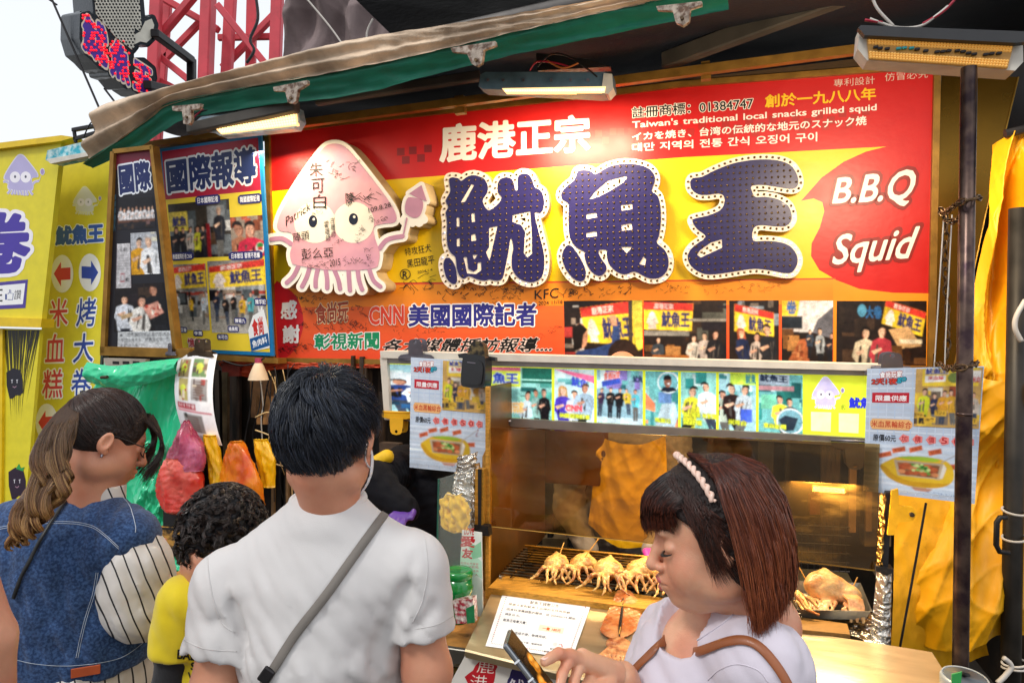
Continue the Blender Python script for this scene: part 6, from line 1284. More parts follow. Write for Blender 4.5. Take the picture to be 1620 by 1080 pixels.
# timber ledge and foil right of the grill
FOIL = mat('crinkled_foil', 'cfcac2', rough=.16, metal=1.0, var=.1, bump=1.0, bscale=75, vscale=50)
lt = ledgepts([(1214,968),(1340,986),(1345,1003),(1212,990)], 1.06); n = 4; WL = empty('greasy_timber', sum(lt)/4, 'greasy brown timber strip in front of the steel tray', 'timber'); mb = MB(); mb.add(lt + [q_ - (0, 0, .035) for q_ in lt], [tuple(range(n)), tuple(range(n, 2*n))[::-1]] + [(i, n+i, n+(i+1) % n, (i+1) % n) for i in range(n)]); mb.build('timber', mat('greasy_wood', '6a4a1e', rough=.5, var=.35, stretch=(2, 20, 20), dirt=.4), WL)
lt = ledgepts([(1262,960),(1400,968),(1404,1022),(1340,1005),(1330,985),(1250,972)], 1.035); V = []; N1 = 40
rk = ridges(41, 12, 40, 130, 1.5); q0, q1, q2, q3 = lt[0], lt[1], lt[2], lt[5]
for j in range(N1):
    for i in range(N1): s, t = i/(N1-1), j/(N1-1); w = (1-t)*((1-s)*q0 + s*q1) + t*((1-s)*q3 + s*q2); V.append(w + (0, 0, .006*float(rk(w[0], w[1]))))
a = (np.arange(N1-1)[:, None]*N1 + np.arange(N1-1)).ravel(); o = mesh('foil_sheet', V, np.column_stack([a, a+1, a+N1+1, a+N1])[:, ::-1], FOIL, None, True); tag(o, 'crumpled foil lining under the steel tray', 'foil')
def foil_strip(pl, top, bot, lab, amp=.006, m=None, nu=24, nv=90, bulge=.015, cat='foil'):
    rk = ridges(hash(top[0]) % 97, 12, 40, 150, 1.6); r = root('foil_wrap', pl, lab, cat); drape(pl, top, bot, nu, nv, lambda u, v: bulge*np.sin(u*math.pi) + amp*rk(u*.06, v*.35), 'sheet', m or FOIL, r); return r
f1 = stall_plane(1.96, z=1.2); foil_strip(f1, [(1388,905),(1412,908)], [(1376,1018),(1410,1022)], 'foil wrapped post standing at the right end of the tray', bulge=.02)
f2 = stall_plane(2.0, z=1.4); foil_strip(f2, [(1393,780),(1404,780)], [(1385,905),(1398,905)], 'strip of foil and brass beside the glass shield', m=mat('gold_foil', 'c89a50', rough=.2, metal=1.0, bump=1.0, bscale=80, var=.15))
rr = root('post', f2, 'black steel post behind the yellow hinge', 'post'); slab(f2, [(1402,778),(1412,778),(1404,912),(1392,912)], -.02, .0, 'bar', GST, rr); slab(f2, [(1386,895),(1414,900),(1414,918),(1386,912)], -.03, .012, 'hinge_block', GST, rr)
rr = root('hinge_bracket', f2, 'yellow painted hinge bracket with a rusty bolt by the tarpaulin', 'bracket'); YP = mat('yellow_paint', 'e0a414', rough=.45, var=.2, dirt=.4, bump=.1)
slab(f2, [(1411,776),(1421,773),(1423,800),(1444,802),(1450,812),(1444,824),(1422,826),(1414,846),(1404,846)], .0, .012, 'plate', YP, rr); q = f2.hit([(1442,813)], .012)[0]; MB().tube([tuple(q), (q[0], q[1], .02)], .006, 8).build('bolt', CLIPR, rr, local=True)
# glass shield
GL = mat('amber_glass', 'b98a40', rough=.03, trans=0.0, alpha=1.0, var=.15, vscale=5, spec=.3)
gp_ = stall_plane(2.005, z=1.4); GP_ = root('glass_shield', gp_, 'smoky amber glass shield hanging between the light board and the grill', 'glass shield'); n_ = GL.node_tree.nodes; l_ = GL.node_tree.links; tr_ = n_.new('ShaderNodeBsdfTransparent'); tr_.inputs[0].default_value = (.80, .66, .42, 1); gl_ = n_.new('ShaderNodeBsdfGlossy'); gl_.inputs['Roughness'].default_value = .04; fr_ = n_.new('ShaderNodeFresnel'); fr_.inputs[0].default_value = 1.7; ms_ = n_.new('ShaderNodeMixShader'); l_.new(fr_.outputs[0], ms_.inputs[0]); l_.new(tr_.outputs[0], ms_.inputs[1]); l_.new(gl_.outputs[0], ms_.inputs[2])
nz_ = n_.new('ShaderNodeTexNoise'); nz_.inputs['Scale'].default_value = 7; nz_.inputs['Detail'].default_value = 8; mr_ = n_.new('ShaderNodeMapRange'); mr_.inputs[1].default_value = .5; mr_.inputs[2].default_value = .8; mr_.inputs[3].default_value = .02; mr_.inputs[4].default_value = .16; l_.new(nz_.outputs[0], mr_.inputs[0]); m2_ = n_.new('ShaderNodeMixShader'); l_.new(mr_.outputs[0], m2_.inputs[0]); l_.new(ms_.outputs[0], m2_.inputs[1]); l_.new(n_['Principled BSDF'].outputs[0], m2_.inputs[2]); l_.new(m2_.outputs[0], n_['Material Output'].inputs[0])
slab(gp_, [(776,676),(1392,702),(1386,902),(1227,887),(1060,862),(775,832)], -.004, 0, 'pane', GL, GP_)
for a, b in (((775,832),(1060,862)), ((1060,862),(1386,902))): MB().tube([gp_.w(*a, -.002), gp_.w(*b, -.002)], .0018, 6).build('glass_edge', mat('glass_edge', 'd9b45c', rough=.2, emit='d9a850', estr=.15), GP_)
sp_ = stall_plane(2.03, z=1.5); 
for x, lab in ((1284, 0),): slab(sp_, [(1284,708),(1334,711),(1334,719),(1284,716)], -.02, 0, 'lit_tube_bit', LEDD, GP_)  # visible bit of the lit warm tube, drawn as a glowing strip
# warm tube lamp under the board
tb0, tb1 = SP(-.60, 2.42, 1.545), SP(.40, 2.42, 1.545); TL = empty('tube_lamp', (tb0+tb1)/2, 'warm tube lamp tucked under the light board over the grill', 'lamp'); TUBE = mat('warm_tube', 'ffd9a0', emit='ffc070', estr=3.5, var=0)
MB().tube([tb0, tb1], .012, 12).build('tube', TUBE, TL, smooth=True); MB().box((tb0+tb1)/2 + (0, 0, .03), (1.05, .05, .03), RS).build('fitting', WHM, TL)
for k, (u, D, z, e, sz) in enumerate([(-.42, 2.22, 1.50, 3.6, .5), (.06, 2.22, 1.45, 4.5, .5), (.26, 1.98, 1.42, 5, .16)]):
    ld = bpy.data.lights.new('tube_light', 'AREA'); ld.shape = 'RECTANGLE'; ld.size = sz; ld.size_y = .05; ld.energy = e; ld.color = (1, .76, .42); lo = bpy.data.objects.new('tube_light', ld); COL.objects.link(lo); lo.parent = TL; w = SP(u, D, z) - np.array(TL.location); lo.matrix_basis = Matrix.Translation(Vector(w)) @ Matrix.Rotation(-TH, 4, 'Z')
# left side wall of the case, brass posts, foil
CW = empty('grill_side_wall', SP(-.7, 2.2, 1.2), 'stained amber steel side wall of the grill case', 'panel'); AMB = mat('amber_steel', '7a4c16', rough=.3, metal=.6, var=.3, vscale=6, bump=.08, bscale=10, col2='5c3a12', mixscale=4, dirt=.35)
ua = float(P(768, 905, 1.98/(.956+.294*-.039)) @ U)
sbox(ua-.006, ua, 2.01, 2.72, 1.0, 1.66, 'sheet', AMB, CW); sbox(ua-.01, ua+.004, 2.005, 2.02, 1.0, 1.66, 'edge', LEDGE, CW)
sbox(ua, ua+.26, 2.72, 2.726, 1.22, 1.66, 'rear_sheet', AMB, CW)
fp = stall_plane(1.99, z=1.4); foil_strip(fp, [(742,735),(757,732)], [(738,965),(762,985)], 'crumpled foil hanging beside the brass post left of the grill', amp=.012, bulge=.02, nv=120)
foil_strip(fp, [(722,722),(752,716)], [(706,815),(756,850)], 'piece of crumpled foil above the yellow cloth', amp=.014, bulge=.03, nv=80)
rr = root('brass_post', fp, 'brass corner post with black clamp at the left of the grill', 'post'); slab(fp, [(752,742),(765,742),(763,840),(751,838)], -.02, .012, 'post', LEDGE, rr); slab(fp, [(756,742),(761,742),(760,836),(756,836)], .013, .02, 'rod', GST, rr); slab(fp, [(750,830),(772,832),(774,848),(752,846)], -.01, .02, 'clamp', GST, rr)
fp2 = stall_plane(2.02, z=1.4); rr = root('amber_panel', fp2, 'narrow stained sheet between foil and glass shield', 'panel'); slab(fp2, [(763,722),(778,690),(776,900),(768,935),(760,930)], -.006, 0, 'sheet', mat('stained_sheet', 'b88a44', rough=.35, metal=.5, var=.35, vscale=10, bump=.3, dirt=.4), rr)
# small glass screen, yellow cloth, donation sign, jar
g3 = stall_plane(1.84, z=1.2); rr = root('glass_screen', g3, 'small clear glass screen with green edge beside the man in white', 'glass screen'); slab(g3, [(694,757),(744,742),(744,958),(690,966)], -.004, 0, 'pane', mat('clear_glass', 'dfe9e0', rough=.02, alpha=.10, spec=1.0, coat=1.0, var=0), rr); MB().tube([g3.w(694,757), g3.w(690,966)], .003, 6).build('green_edge', mat('glass_green', '2a5a4c', rough=.2), rr)
g4 = stall_plane(1.95, z=1.2); YC = root('yellow_cloth', g4, 'folded yellow cloth behind the small glass screen', 'cloth'); bag(g4, [(780,700,735),(792,690,745),(812,688,748),(832,690,746),(838,700,740)], .04, 5, 'cloth', mat('cloth_yellow', 'e2b418', rough=.8, var=.15, bump=.2, sheen=.3), YC, amp=.012, f=30)
g5 = stall_plane(1.86, z=1.1); DS = root('donation_sign', g5, 'white and green donation sign with red lettering behind the green jar', 'sign'); slab(g5, [(731,838),(762,842),(764,975),(724,972)], -.004, 0, 'board', mat('sign_white', 'e8e6e0', rough=.3, coat=.5), DS)
p = Print(g5, .0006); p.poly([(731,838),(762,842),(764,975),(724,972)], 'dfe4dc'); p.poly([(729,870),(740,880),(750,876),(762,888),(763,915),(745,905),(727,912)], 'b4d6c0'); p.poly([(740,858),(752,862),(761,856),(762,880),(748,884)], '8cc4a0'); p.text('LOVE', [(735,834),(750,835),(750,846),(734,845)], 'c0222c', bold=.03, shear=.1); p.text('愛', [(729,846),(753,848),(751,866),(728,864)], 'c0222c', bold=.03); p.text('友', [(731,866),(749,868),(747,884),(730,882)], 'c0222c', bold=.04)
for k, y in enumerate((888, 893, 899, 905)): p.text(['關懷弱勢家庭','愛心捐款箱','感謝您的支持','財團法人'][k], [(729,y),(757,y+2),(757,y+6),(729,y+4)], 'c0505a', res=14)
p.build('print', PAPER, DS)
JR = root('green_jar', g5, 'translucent green plastic donation jar with a ridged lid', 'jar'); GJ = mat('green_plastic', '0c8a3c', rough=.2, var=.1, coat=.6, sss=.1, trans=.25); c = g5.hit([(736, 972)])[0]
def lathe(prof, c, name, m, par, n=32, squash=1.0): mb = MB(); V = [(c[0] + r*math.cos(2*math.pi*k/n), c[1] + y, c[2] + r*squash*math.sin(2*math.pi*k/n)) for y, r in prof for k in range(n)]; F_ = [(i*n+(k+1) % n, i*n+k, (i+1)*n+k, (i+1)*n+(k+1) % n) for i in range(len(prof)-1) for k in range(n)]; F_.append(tuple(range(n))); F_.append(tuple((len(prof)-1)*n+k for k in range(n))[::-1]); return mb.add(V, F_).build(name, m, par, smooth=True, local=True)
ky = np.linalg.norm(g5.hit([(736, 900)])[0] - g5.hit([(736, 901)])[0]); H = lambda y: (972-y)*ky
lathe([(H(972),.030),(H(955),.033),(H(930),.038),(H(922),.044),(H(918),.044),(H(914),.041),(H(903),.040)], (c[0]-.004, c[1], .046), 'body', GJ, JR); lathe([(H(904),.041),(H(902),.043),(H(896),.043),(H(893),.040),(H(892),.036),(H(893.5),.030),(H(893.5),.001)], (c[0]-.004, c[1], .046), 'lid', GJ, JR)
BX = root('offering_box', g5, 'small red and green printed box wrapped in clear plastic below the jar', 'box'); slab(g5, [(716,950),(748,946),(750,985),(722,986)], .07, .10, 'box', mat('red_box', '9c2c3c', rough=.2, var=.4, vscale=90, col2='d8d0c8', mixscale=70, coat=.8), BX); slab(g5, [(737,962),(750,956),(751,984),(739,986)], .1005, .102, 'label', mat('box_green', '2a7a4c', rough=.3, var=.3, vscale=60), BX)
# hanging banner under the plate
bn = stall_plane(1.68, lean=-4, z=.9); BN = root('counter_banner', bn, 'white banner with red and navy blots hanging under the steel plate', 'banner'); slab(bn, [(738,1032),(1100,1064),(1100,1300),(690,1300),(711,1082)], -.002, 0, 'cloth', mat('banner_white', 'e2dfd8', rough=.6, var=.05, dirt=.15), BN)
p = Print(bn, .0006); p.poly(smooth_poly([(758,1046),(786,1050),(784,1060),(782,1076),(770,1100),(740,1110),(728,1098),(740,1080),(735,1070),(748,1060)], 2), 'c01c28'); p.text('鹿', [(757,1043),(783,1047),(781,1065),(754,1063)], 'f0e4da', bold=-.005); p.text('港', [(746,1066),(772,1068),(768,1094),(742,1092)], 'f0e4da', bold=-.005)
p.poly(smooth_poly([(812,1054),(828,1050),(836,1066),(830,1100),(806,1110),(802,1080),(806,1070)], 2), '2a1f5a'); p.text('魷', [(806,1072),(830,1074),(828,1100),(804,1098)], 'e8e4ea', bold=.01); p.build('print', PAPER, BN)

# ================================================================== black spot lamp clamped on the light board
sl = stall_plane(2.13, lean=-4, z=1.7); SL = root('clamp_spotlight', sl, 'black clamp-on spot lamp hooked over the top of the light board', 'lamp'); BP_ = mat('black_plastic', '131316', rough=.35, var=.1, coat=.2)
extrude_loops(sl, [smooth_poly([(732,566),(738,560),(764,563),(767,570),(767,604),(760,613),(736,612),(729,604)], 3)], .02, -.05, 'housing', BP_, SL); extrude_loops(sl, [smooth_poly([(735,570),(762,573),(762,602),(757,608),(738,607),(733,602)], 3)], .026, .0205, 'cover', BP_, SL)
slab(sl, [(739,572),(752,573.5),(752,575),(739,573.5)], .0262, .0275, 'label', CLIPM, SL); extrude_loops(sl, [smooth_poly([(740,563),(743,549),(748,540),(757,539),(764,546),(766,560),(764,566)], 3)], .0, -.045, 'clamp', mat('worn_black', '1e1a18', rough=.45, metal=.4, col2='6a5a3a', mixscale=60), SL); slab(sl, [(724,560),(736,558),(784,565),(784,571),(760,569),(726,566)], -.05, -.03, 'jaw', BP_, SL)
# ================================================================== people
from mathutils.bvhtree import BVHTree
SKIN = mat('skin_warm', 'c98f72', rough=.45, var=.06, vscale=25, bump=.06, bscale=300, col2='c07c62', mixscale=7, sss=.25)
SKIN2 = mat('skin_fair', 'd9a586', rough=.40, var=.07, vscale=40, bump=.10, bscale=420, col2='cf8d70', mixscale=12, sss=.3)
HAIRM = mat('hair', attr=True, rough=.34, var=.15, vscale=200, spec=.6)
LIPM = mat('lips', 'b9605c', rough=.35, sss=.2, var=.05); DARKM = mat('lash', '17100e', rough=.5)
class Body:
    """vertices and faces gathered from several distance fields into one skin"""
    def __init__(s): s.v = []; s.f = []; s.n = 0
    def add(s, v, f): s.v.append(np.asarray(v)); s.f.append(np.asarray(f) + s.n); s.n += len(v); return s
    def build(s, name, m, par): return mesh(name, np.vstack(s.v), np.vstack(s.f), m, par, True)
def frame(f, roll=0):
    f = np.array(f, float); f /= np.linalg.norm(f); r = np.cross(f, ZV); r /= np.linalg.norm(r); u = np.cross(r, f)
    if roll: c, s_ = math.cos(math.radians(roll)), math.sin(math.radians(roll)); r, u = r*c + u*s_, u*c - r*s_
    return np.column_stack([r, f, u])
def head_sdf(fat=0.0, ears=True, neck=(0, -.045, -.19), h=.003, face=True):
    G = Grid((-.105, -.125, -.20), (.105, .135, .135), h)
    D = G.ell((0, -.012, .033), (.074, .093, .086)); D = smin(D, G.ell((0, .028, -.03), (.061 + fat*.5, .058, .082)), .03); D = smin(D, G.ell((0, .050, -.083), (.036 + fat*.6, .032, .027 + fat*.3)), .03); D = smin(D, G.ell((0, .070, -.094), (.018, .016, .014)), .016)
    for s in (-1, 1):
        D = smin(D, G.ell((s*.036, .052, -.038 - fat*.4), (.026 + fat*.6, .030 + fat*.2, .032 + fat*.5)), .02); D = smin(D, G.ell((s*(.052 + fat*.3), .0, -.065), (.020 + fat*.5, .035, .026 + fat*.4)), .025)
    if fat: D = smin(D, G.ell((0, .032, -.104), (.038, .036, .016)), .014)
    if face:
        D = smin(D, G.cap((-.03, .082, .026), (.03, .077, .029), .006), .016); D = smin(D, G.ell((0, .078, -.062), (.026, .022, .024)), .014)
        for s in (-1, 1): D = smax(D, -G.ell((s*.031, .102, .006), (.016, .0155, .010)), .012); D = smin(D, G.ell((s*.031, .0735, .000), (.0155, .0120, .0110)), .004)
        D = smin(D, G.chain([(0, .084, .014), (0, .094, -.010), (0, .106, -.030)], [.007, .0085, .0105], .006), .010); D = smin(D, G.ell((0, .104, -.033), (.011, .009, .009)), .006)
        for s in (-1, 1): D = smin(D, G.ell((s*.012, .094, -.036), (.0075, .009, .007)), .005); D = smax(D, -G.ell((s*.007, .102, -.043), (.004, .005, .003)), .003)
        D = smin(D, G.chain([(-.021, .086, -.062), (-.007, .0975, -.0575), (0, .0970, -.059), (.007, .0975, -.0575), (.021, .086, -.062)], [.003, .0052, .0050, .0052, .003], .003), .004)
        D = smin(D, G.chain([(-.019, .085, -.067), (0, .0955, -.0715), (.019, .085, -.067)], [.003, .0065, .003], .003), .004); D = smax(D, -G.chain([(-.022, .091, -.0640), (0, .1035, -.0645), (.022, .091, -.0640)], [.0012, .0016, .0012], .002), .002)
    if ears:
        for s in (-1, 1):
            R = rot('Z', s*-22) @ rot('X', -10); e = G.ell((s*.081, -.008, .0), (.007, .0165, .027), R); e = smax(e, -G.ell((s*.090, -.005, .004), (.0075, .010, .019), R), .004); e = smin(e, G.ell((s*.079, .000, -.024), (.006, .008, .009)), .006); D = smin(D, e, .005)
    if neck is not None: D = smin(D, G.cap((0, -.022, -.06), neck, .050 + fat*.4, .054 + fat*.3), .025)
    return G.mesh(D)
def hairs(name, paths, rad, base, par, spread=.25, tipcol=None, n=3, seed=3):
    """strands; base = list of sRGB colours picked per strand, tipcol mixes in towards the tips"""
    V, F_ = tubes(paths, rad, n); N_, K_, _ = paths.shape; r = np.random.RandomState(seed); B = np.array([lin(c) for c in base]); c0 = B[r.randint(len(B), size=N_)]*(1 + r.uniform(-spread, spread, (N_, 1)))
    cols = np.repeat(c0[:, None], (K_-1), 1)
    if tipcol is not None:
        t = np.linspace(0, 1, K_-1)[None, :, None]; tc = np.array([lin(c) for c in tipcol])[r.randint(len(tipcol), size=N_)][:, None]; cols = cols*(1-t) + tc*t
    cols = np.repeat(cols.reshape(-1, 3), n, 0); cols = np.concatenate([cols, np.ones((len(cols), 1))], 1); o = mesh(name, V, F_, HAIRM, par, True, cols=cols); o['kind'] = 'stuff'; return o
def clumps(roots, tips_fn, nclump, K_, seed, tight=.75, jitter=.002):
    """paths from roots; tips_fn(root array) -> (N,K,3) ideal paths; strands pulled towards their clump leader"""
    r = np.random.RandomState(seed); Pt = tips_fn(roots); lead = r.choice(len(roots), nclump, False); d = ((roots[:, None] - roots[lead][None])**2).sum(-1); own = lead[d.argmin(1)]
    t = np.linspace(0, 1, K_)[None, :, None]**1.3; Pt = Pt*(1 - tight*t) + (Pt[own])*(tight*t); return Pt + r.normal(0, jitter, (len(roots), 1, 3))*np.linspace(.3, 1.2, K_)[None, :, None]
def bvh(o):
    M = parent_matrix(o); me = o.data; n = len(me.vertices); co = np.empty(n*3); me.vertices.foreach_get('co', co); co = co.reshape(-1, 3) @ np.array(M)[:3, :3].T + np.array(M)[:3, 3]
    return BVHTree.FromPolygons([Vector(c) for c in co.tolist()], [tuple(p.vertices) for p in me.polygons])
def on(bv, pts, off=.002):
    """points of a surface seen at photo points, with normals"""
    out = []; nn = []
    for px, py in pts:
        d = Vector(((px-810)/FP, 1, (540-py)/FP)).normalized(); h = bv.ray_cast(Vector(EYE), d)
        if h[0] is None: continue
        nr = h[1] if h[1].dot(d) < 0 else -h[1]; out.append(np.array(h[0] + nr*off)); nn.append(np.array(nr))
    return np.array(out), np.array(nn)
def stitch(bv, pts, r, name, m, par, n=40, off=.0015):
    p = resample(pts, n); q, _ = on(bv, p, off)
    if len(q) > 3: MB().tube(q, r, 5).build(name, m, par, smooth=True)
def strap(bv, pts, w, name, m, par, n=60, off=.004, th=.0025, extra0=(), extra1=()):
    p = resample(pts, n); q, nn = on(bv, p, off); q = np.vstack([np.array(extra0).reshape(-1, 3), q, np.array(extra1).reshape(-1, 3)]); nn = np.vstack([np.repeat(nn[:1], len(extra0), 0), nn, np.repeat(nn[-1:], len(extra1), 0)])
    for _ in range(6): q[1:-1] = (q[:-2] + q[1:-1]*2 + q[2:])/4; nn[1:-1] = (nn[:-2] + nn[1:-1] + nn[2:])
    nn /= np.linalg.norm(nn, axis=1)[:, None]; t = np.gradient(q, axis=0); t /= np.linalg.norm(t, axis=1)[:, None]; s = np.cross(t, nn); s /= np.linalg.norm(s, axis=1)[:, None]; V = []; k = len(q)
    for i in range(k): V += [q[i] - s[i]*w/2, q[i] - s[i]*w*.42 + nn[i]*th, q[i] + s[i]*w*.42 + nn[i]*th, q[i] + s[i]*w/2]
    F_ = [(i*4+a, i*4+a+1, i*4+a+5, i*4+a+4) for i in range(k-1) for a in range(3)]; return mesh(name, V, F_, m, par, True)
def legs(G, D, hipL, hipR, kneeL, kneeR, ankL, ankR, r=(.085, .06, .045)):
    for h_, k_, a_ in ((hipL, kneeL, ankL), (hipR, kneeR, ankR)): D = smin(D, G.chain([h_, k_, a_], list(r), .02), .03) if D is not None else G.chain([h_, k_, a_], list(r), .02)
    return D
def lower_body(hip, f, par, m, shoe, w=.085, top=.10, stance=.10, name='trousers'):
    hip = np.array(hip, float); f = np.array([f[0], f[1], 0.]); f /= np.linalg.norm(f); r = np.cross(f, ZV); zt = hip[2]
    G = Grid(hip*(1, 1, 0) - (.28, .28, 0) + (0, 0, .05), hip*(1, 1, 0) + (.28, .28, zt + top + .06), .014); D = G.ell(hip, (.17, .14, .13))
    for s in (-1, 1):
        a = hip + r*s*w; k = a + f*.02; k[2] = zt*.52; an = a + r*s*(stance - w) - f*.01; an[2] = .09; D = smin(D, G.chain([a, k, an], [.088, .066, .052], .02), .04)
    D = D + .006*np.sin(G.Z*55 + G.X*30)*np.sin(G.X*35); sdf_obj(G, D, name, m, par, local=False)
    for s in (-1, 1):
        a = hip + r*s*stance; a[2] = 0; G = Grid(a - (.16, .16, .0), a + (.16, .16, .16), .01); D = smin(G.chain([a + (0, 0, .05) - f*.04, a + (0, 0, .045) + f*.05, a + (0, 0, .035) + f*.12], [.042, .042, .034], .02), G.cap(a + (0, 0, .05) - f*.01, a + (0, 0, .12) - f*.01, .045), .02); sdf_obj(G, smax(D, -(G.Z - .002), .003), 'shoe', shoe, par, local=False)
def hand_sdf(wrist, knuck, up, fingers, thumb, h=.0026, rp=.014, scale=1.0):
    """palm from wrist to knuckles plus finger chains (lists of world points)"""
    allp = np.vstack([np.array(c) for c in fingers + [thumb]] + [np.array([wrist]), np.array([knuck])]); G = Grid(allp.min(0) - .03, allp.max(0) + .03, h); D = None
    for c in fingers:
        e = G.chain(c, np.linspace(.0092, .0070, len(c))*scale, .003); D = e if D is None else np.minimum(D, e) if 0 else smin(D, e, .0012)
        D = smin(D, G.cap(wrist, c[0], .019*scale, .0105*scale), .008)
    D = smin(D, G.chain(thumb, np.linspace(.0125, .0078, len(thumb))*scale, .004), .006); return G, D
def nails(fingers, ups, m, par, s=1.0):
    for c, u in zip(fingers, ups):
        a, b = np.array(c[-1]), np.array(c[-2]); d = (a - b)/np.linalg.norm(a - b); u = np.array(u, float); u -= d*(u @ d); u /= np.linalg.norm(u); r = np.cross(d, u); MB().box(a + u*.0062*s + d*.001, (.0085*s, .011*s, .0016), np.column_stack([r, d, u]), .0007).build('fingernail', m, par)
NAIL = mat('nail', 'e8c0b4', rough=.25, coat=.5, var=0)

# ------------------------------------------------------------------ the man in the white T-shirt, seen from behind
Y0 = 1.20
MAN = empty('person', P(515, 900, 1.25)*(1, 1, 0), 'man with short black hair, back turned, in a white T-shirt with grey shoulder strap', 'person')
TEE = mat('white_cotton', 'cbc8c7', rough=.8, var=.03, vscale=6, bump=.12, bscale=700, sheen=.3, spec=.25)
W_ = lambda px, py, Y: P(px, py, Y)
shL, shR, nk = W_(366, 925, 1.25), W_(652, 900, 1.25), W_(517, 800, 1.25); elL, elR = W_(338, 1098, 1.22), W_(676, 1062, 1.24)
haL, haR = W_(430, 1120, 1.62), W_(640, 1072, 1.50); wst = W_(515, 1200, 1.28)
HM = W_(521, 694, 1.24); fm = np.array([.24, .96, -.16])
B = Body(); v, f = head_sdf(.002, neck=(0, .055, -.17)); B.add(v*.97 @ frame(fm).T + HM, f)
G = Grid(np.minimum(elL, haL) - (.08, .1, .08), np.maximum(shR, haR) + (.08, .1, .12), .009)
D = smin(G.chain([shL, elL, haL], [.040, .042, .028], .02), G.chain([shR, elR, haR], [.040, .043, .028], .02), .01); D = smin(D, G.cap(nk + (0, .03, .03), nk + (0, .04, -.1), .048, .05), .02); D = smin(D, G.cap(shL, shR, .038), .03); v, f = G.mesh(D); B.add(v, f)
for wr, d in ((haL, (.25, .85, .1)), (haR, (-.3, .85, .15))):
    d = np.array(d)/np.linalg.norm(d); s = np.cross(d, ZV); fi = [[wr + d*.085 + s*o, wr + d*(.105) + s*o*1.1 - ZV*.012, wr + d*(.12) + s*o*1.1 - ZV*.035] for o in (-.03, -.01, .01, .03)]; th = [wr + s*.02, wr + d*.04 + s*.04, wr + d*.07 + s*.045]; Gh, Dh = hand_sdf(wr, wr + d*.08, ZV, fi, th, .004); v, f = Gh.mesh(Dh); B.add(v, f)
B.build('body', SKIN, MAN)
G = Grid(W_(250, 1330, 1.2) - (.06, .22, 0), W_(745, 760, 1.3) + (.05, .26, 0), .0062)
D = G.cap(shL + (.01, 0, -.005), shR + (-.01, 0, -.005), .066); D = smin(D, G.cap(nk + (0, .01, -.045), (shL+shR)/2 + (0, .01, -.12), .085, .13), .06)
for s_ in (shL, shR): D = smin(D, G.cap(nk + (0, .01, -.035), s_ + (0, 0, .012), .052, .052), .03)
D = smin(D, G.ell(W_(512, 950, 1.29), (.178, .105, .17)), .05); D = smin(D, G.ell(W_(512, 1110, 1.31), (.158, .118, .24)), .06)
x, y, z = G.X, G.Y, G.Z
for s_, e_, k_ in ((shL, elL, .61), (shR, elR, .62)):
    end = s_ + (e_ - s_)*k_; ax = (e_ - s_)/np.linalg.norm(e_ - s_); sl = G.cap(s_, s_ + (e_ - s_)*1.1, .063, .062); sl = smax(sl, (x - end[0])*ax[0] + (y - end[1])*ax[1] + (z - end[2])*ax[2], .006); D = smin(D, sl, .018)
D = smax(D, -G.cap(nk + (0, .01, .16), nk + (.0, .01, .060), .058, .060), .006); D = smax(D, -(z - wst[2] - .06), .01)
fd1, fd2, fd3 = ridges(51, 8, 50, 120, 1.4), ridges(52, 8, 150, 300), ridges(53, 6, 22, 45)
low = np.clip((1.47 - z)/.22, .15, 1); D = D + (.0060*low*fd1(x*1.1 + z*.6, z*.25 - x*.2) + .0006*fd2(x + z*.8, z*.5) + .0045*fd3(x + z*.3, z*.5))*np.where(y < 1.4, 1, .5)
for ax_, az_, bx_, bz_ in ((.0, 0, 0, 0),): pass
def crease(G, a, b, w, dep): return dep*np.exp(-(np.maximum(G.cap(a, b, 0), 0)/w)**2)
for a, b, w, dep in [((352,900),(382,1000),.006,.004),((372,960),(420,1080),.010,.006),((640,930),(600,1060),.010,.007),((655,880),(640,960),.006,.004),((400,1000),(470,1080),.010,.005),((560,990),(520,1080),.012,.006),((610,1000),(560,1090),.010,.006),((345,980),(330,1030),.008,.005),((690,960),(650,1000),.008,.005)]:
    pa, pb = P(*a, 1.19), P(*b, 1.19); D = D + crease(G, pa, pb, w*1.5, dep*1.7)
TS = sdf_obj(G, D, 'tshirt', TEE, MAN, local=False); bt = bvh(TS)
stitch(bt, [(331,843),(329,890),(336,940),(352,985),(372,1000)], .0009, 'sleeve_seam', TEE, MAN, off=.0004); stitch(bt, [(672,850),(676,900),(668,950),(652,985)], .0009, 'sleeve_seam', TEE, MAN, off=.0004)
for e_, pts in ((0, [(291,1012),(325,1026),(375,1030)]), (1, [(656,995),(690,988),(717,974)])): stitch(bt, pts, .0007, 'hem_stitch', mat('seam_grey', 'b8b4b2', rough=.8), MAN, off=.0002)
ring = [nk + np.array([.064*math.cos(a), .010 + .056*math.sin(a), .010 + .008*math.sin(a)]) for a in np.linspace(0, 2*math.pi, 40, endpoint=False)]; MB().tube(ring, .0075, 10, closed=True).build('collar', TEE, MAN, smooth=True)
ring2 = [q + (0, 0, -.012) for q in ring]
STG = mat('strap_grey', '76706a', rough=.75, var=.08, bump=.2, bscale=500); strap(bt, [(611,810),(565,872),(520,935),(470,1000),(432,1060),(405,1105)], .016, 'bag_strap', STG, MAN, off=.0035)
bq, bn_ = on(bt, [(426,1066)], .008); MB().box(bq[0], (.020, .008, .026), np.column_stack([(1,0,0),(0,1,0),(0,0,1)]) @ rot('Y', 35), .002).build('buckle', GST, MAN)
bq, _ = on(bt, [(395,1125)], .03); MB().box(bq[0] + (0, .0, -.08), (.20, .07, .14), None, .012).build('shoulder_bag', mat('bag_grey', '4a4744', rough=.7, bump=.2), MAN)
lower_body((wst[0], wst[1]+.02, .95), (.1, 1), MAN, mat('jeans_dark', '22252e', rough=.8, bump=.2), mat('shoe_dark', '1a1a1c', rough=.5))
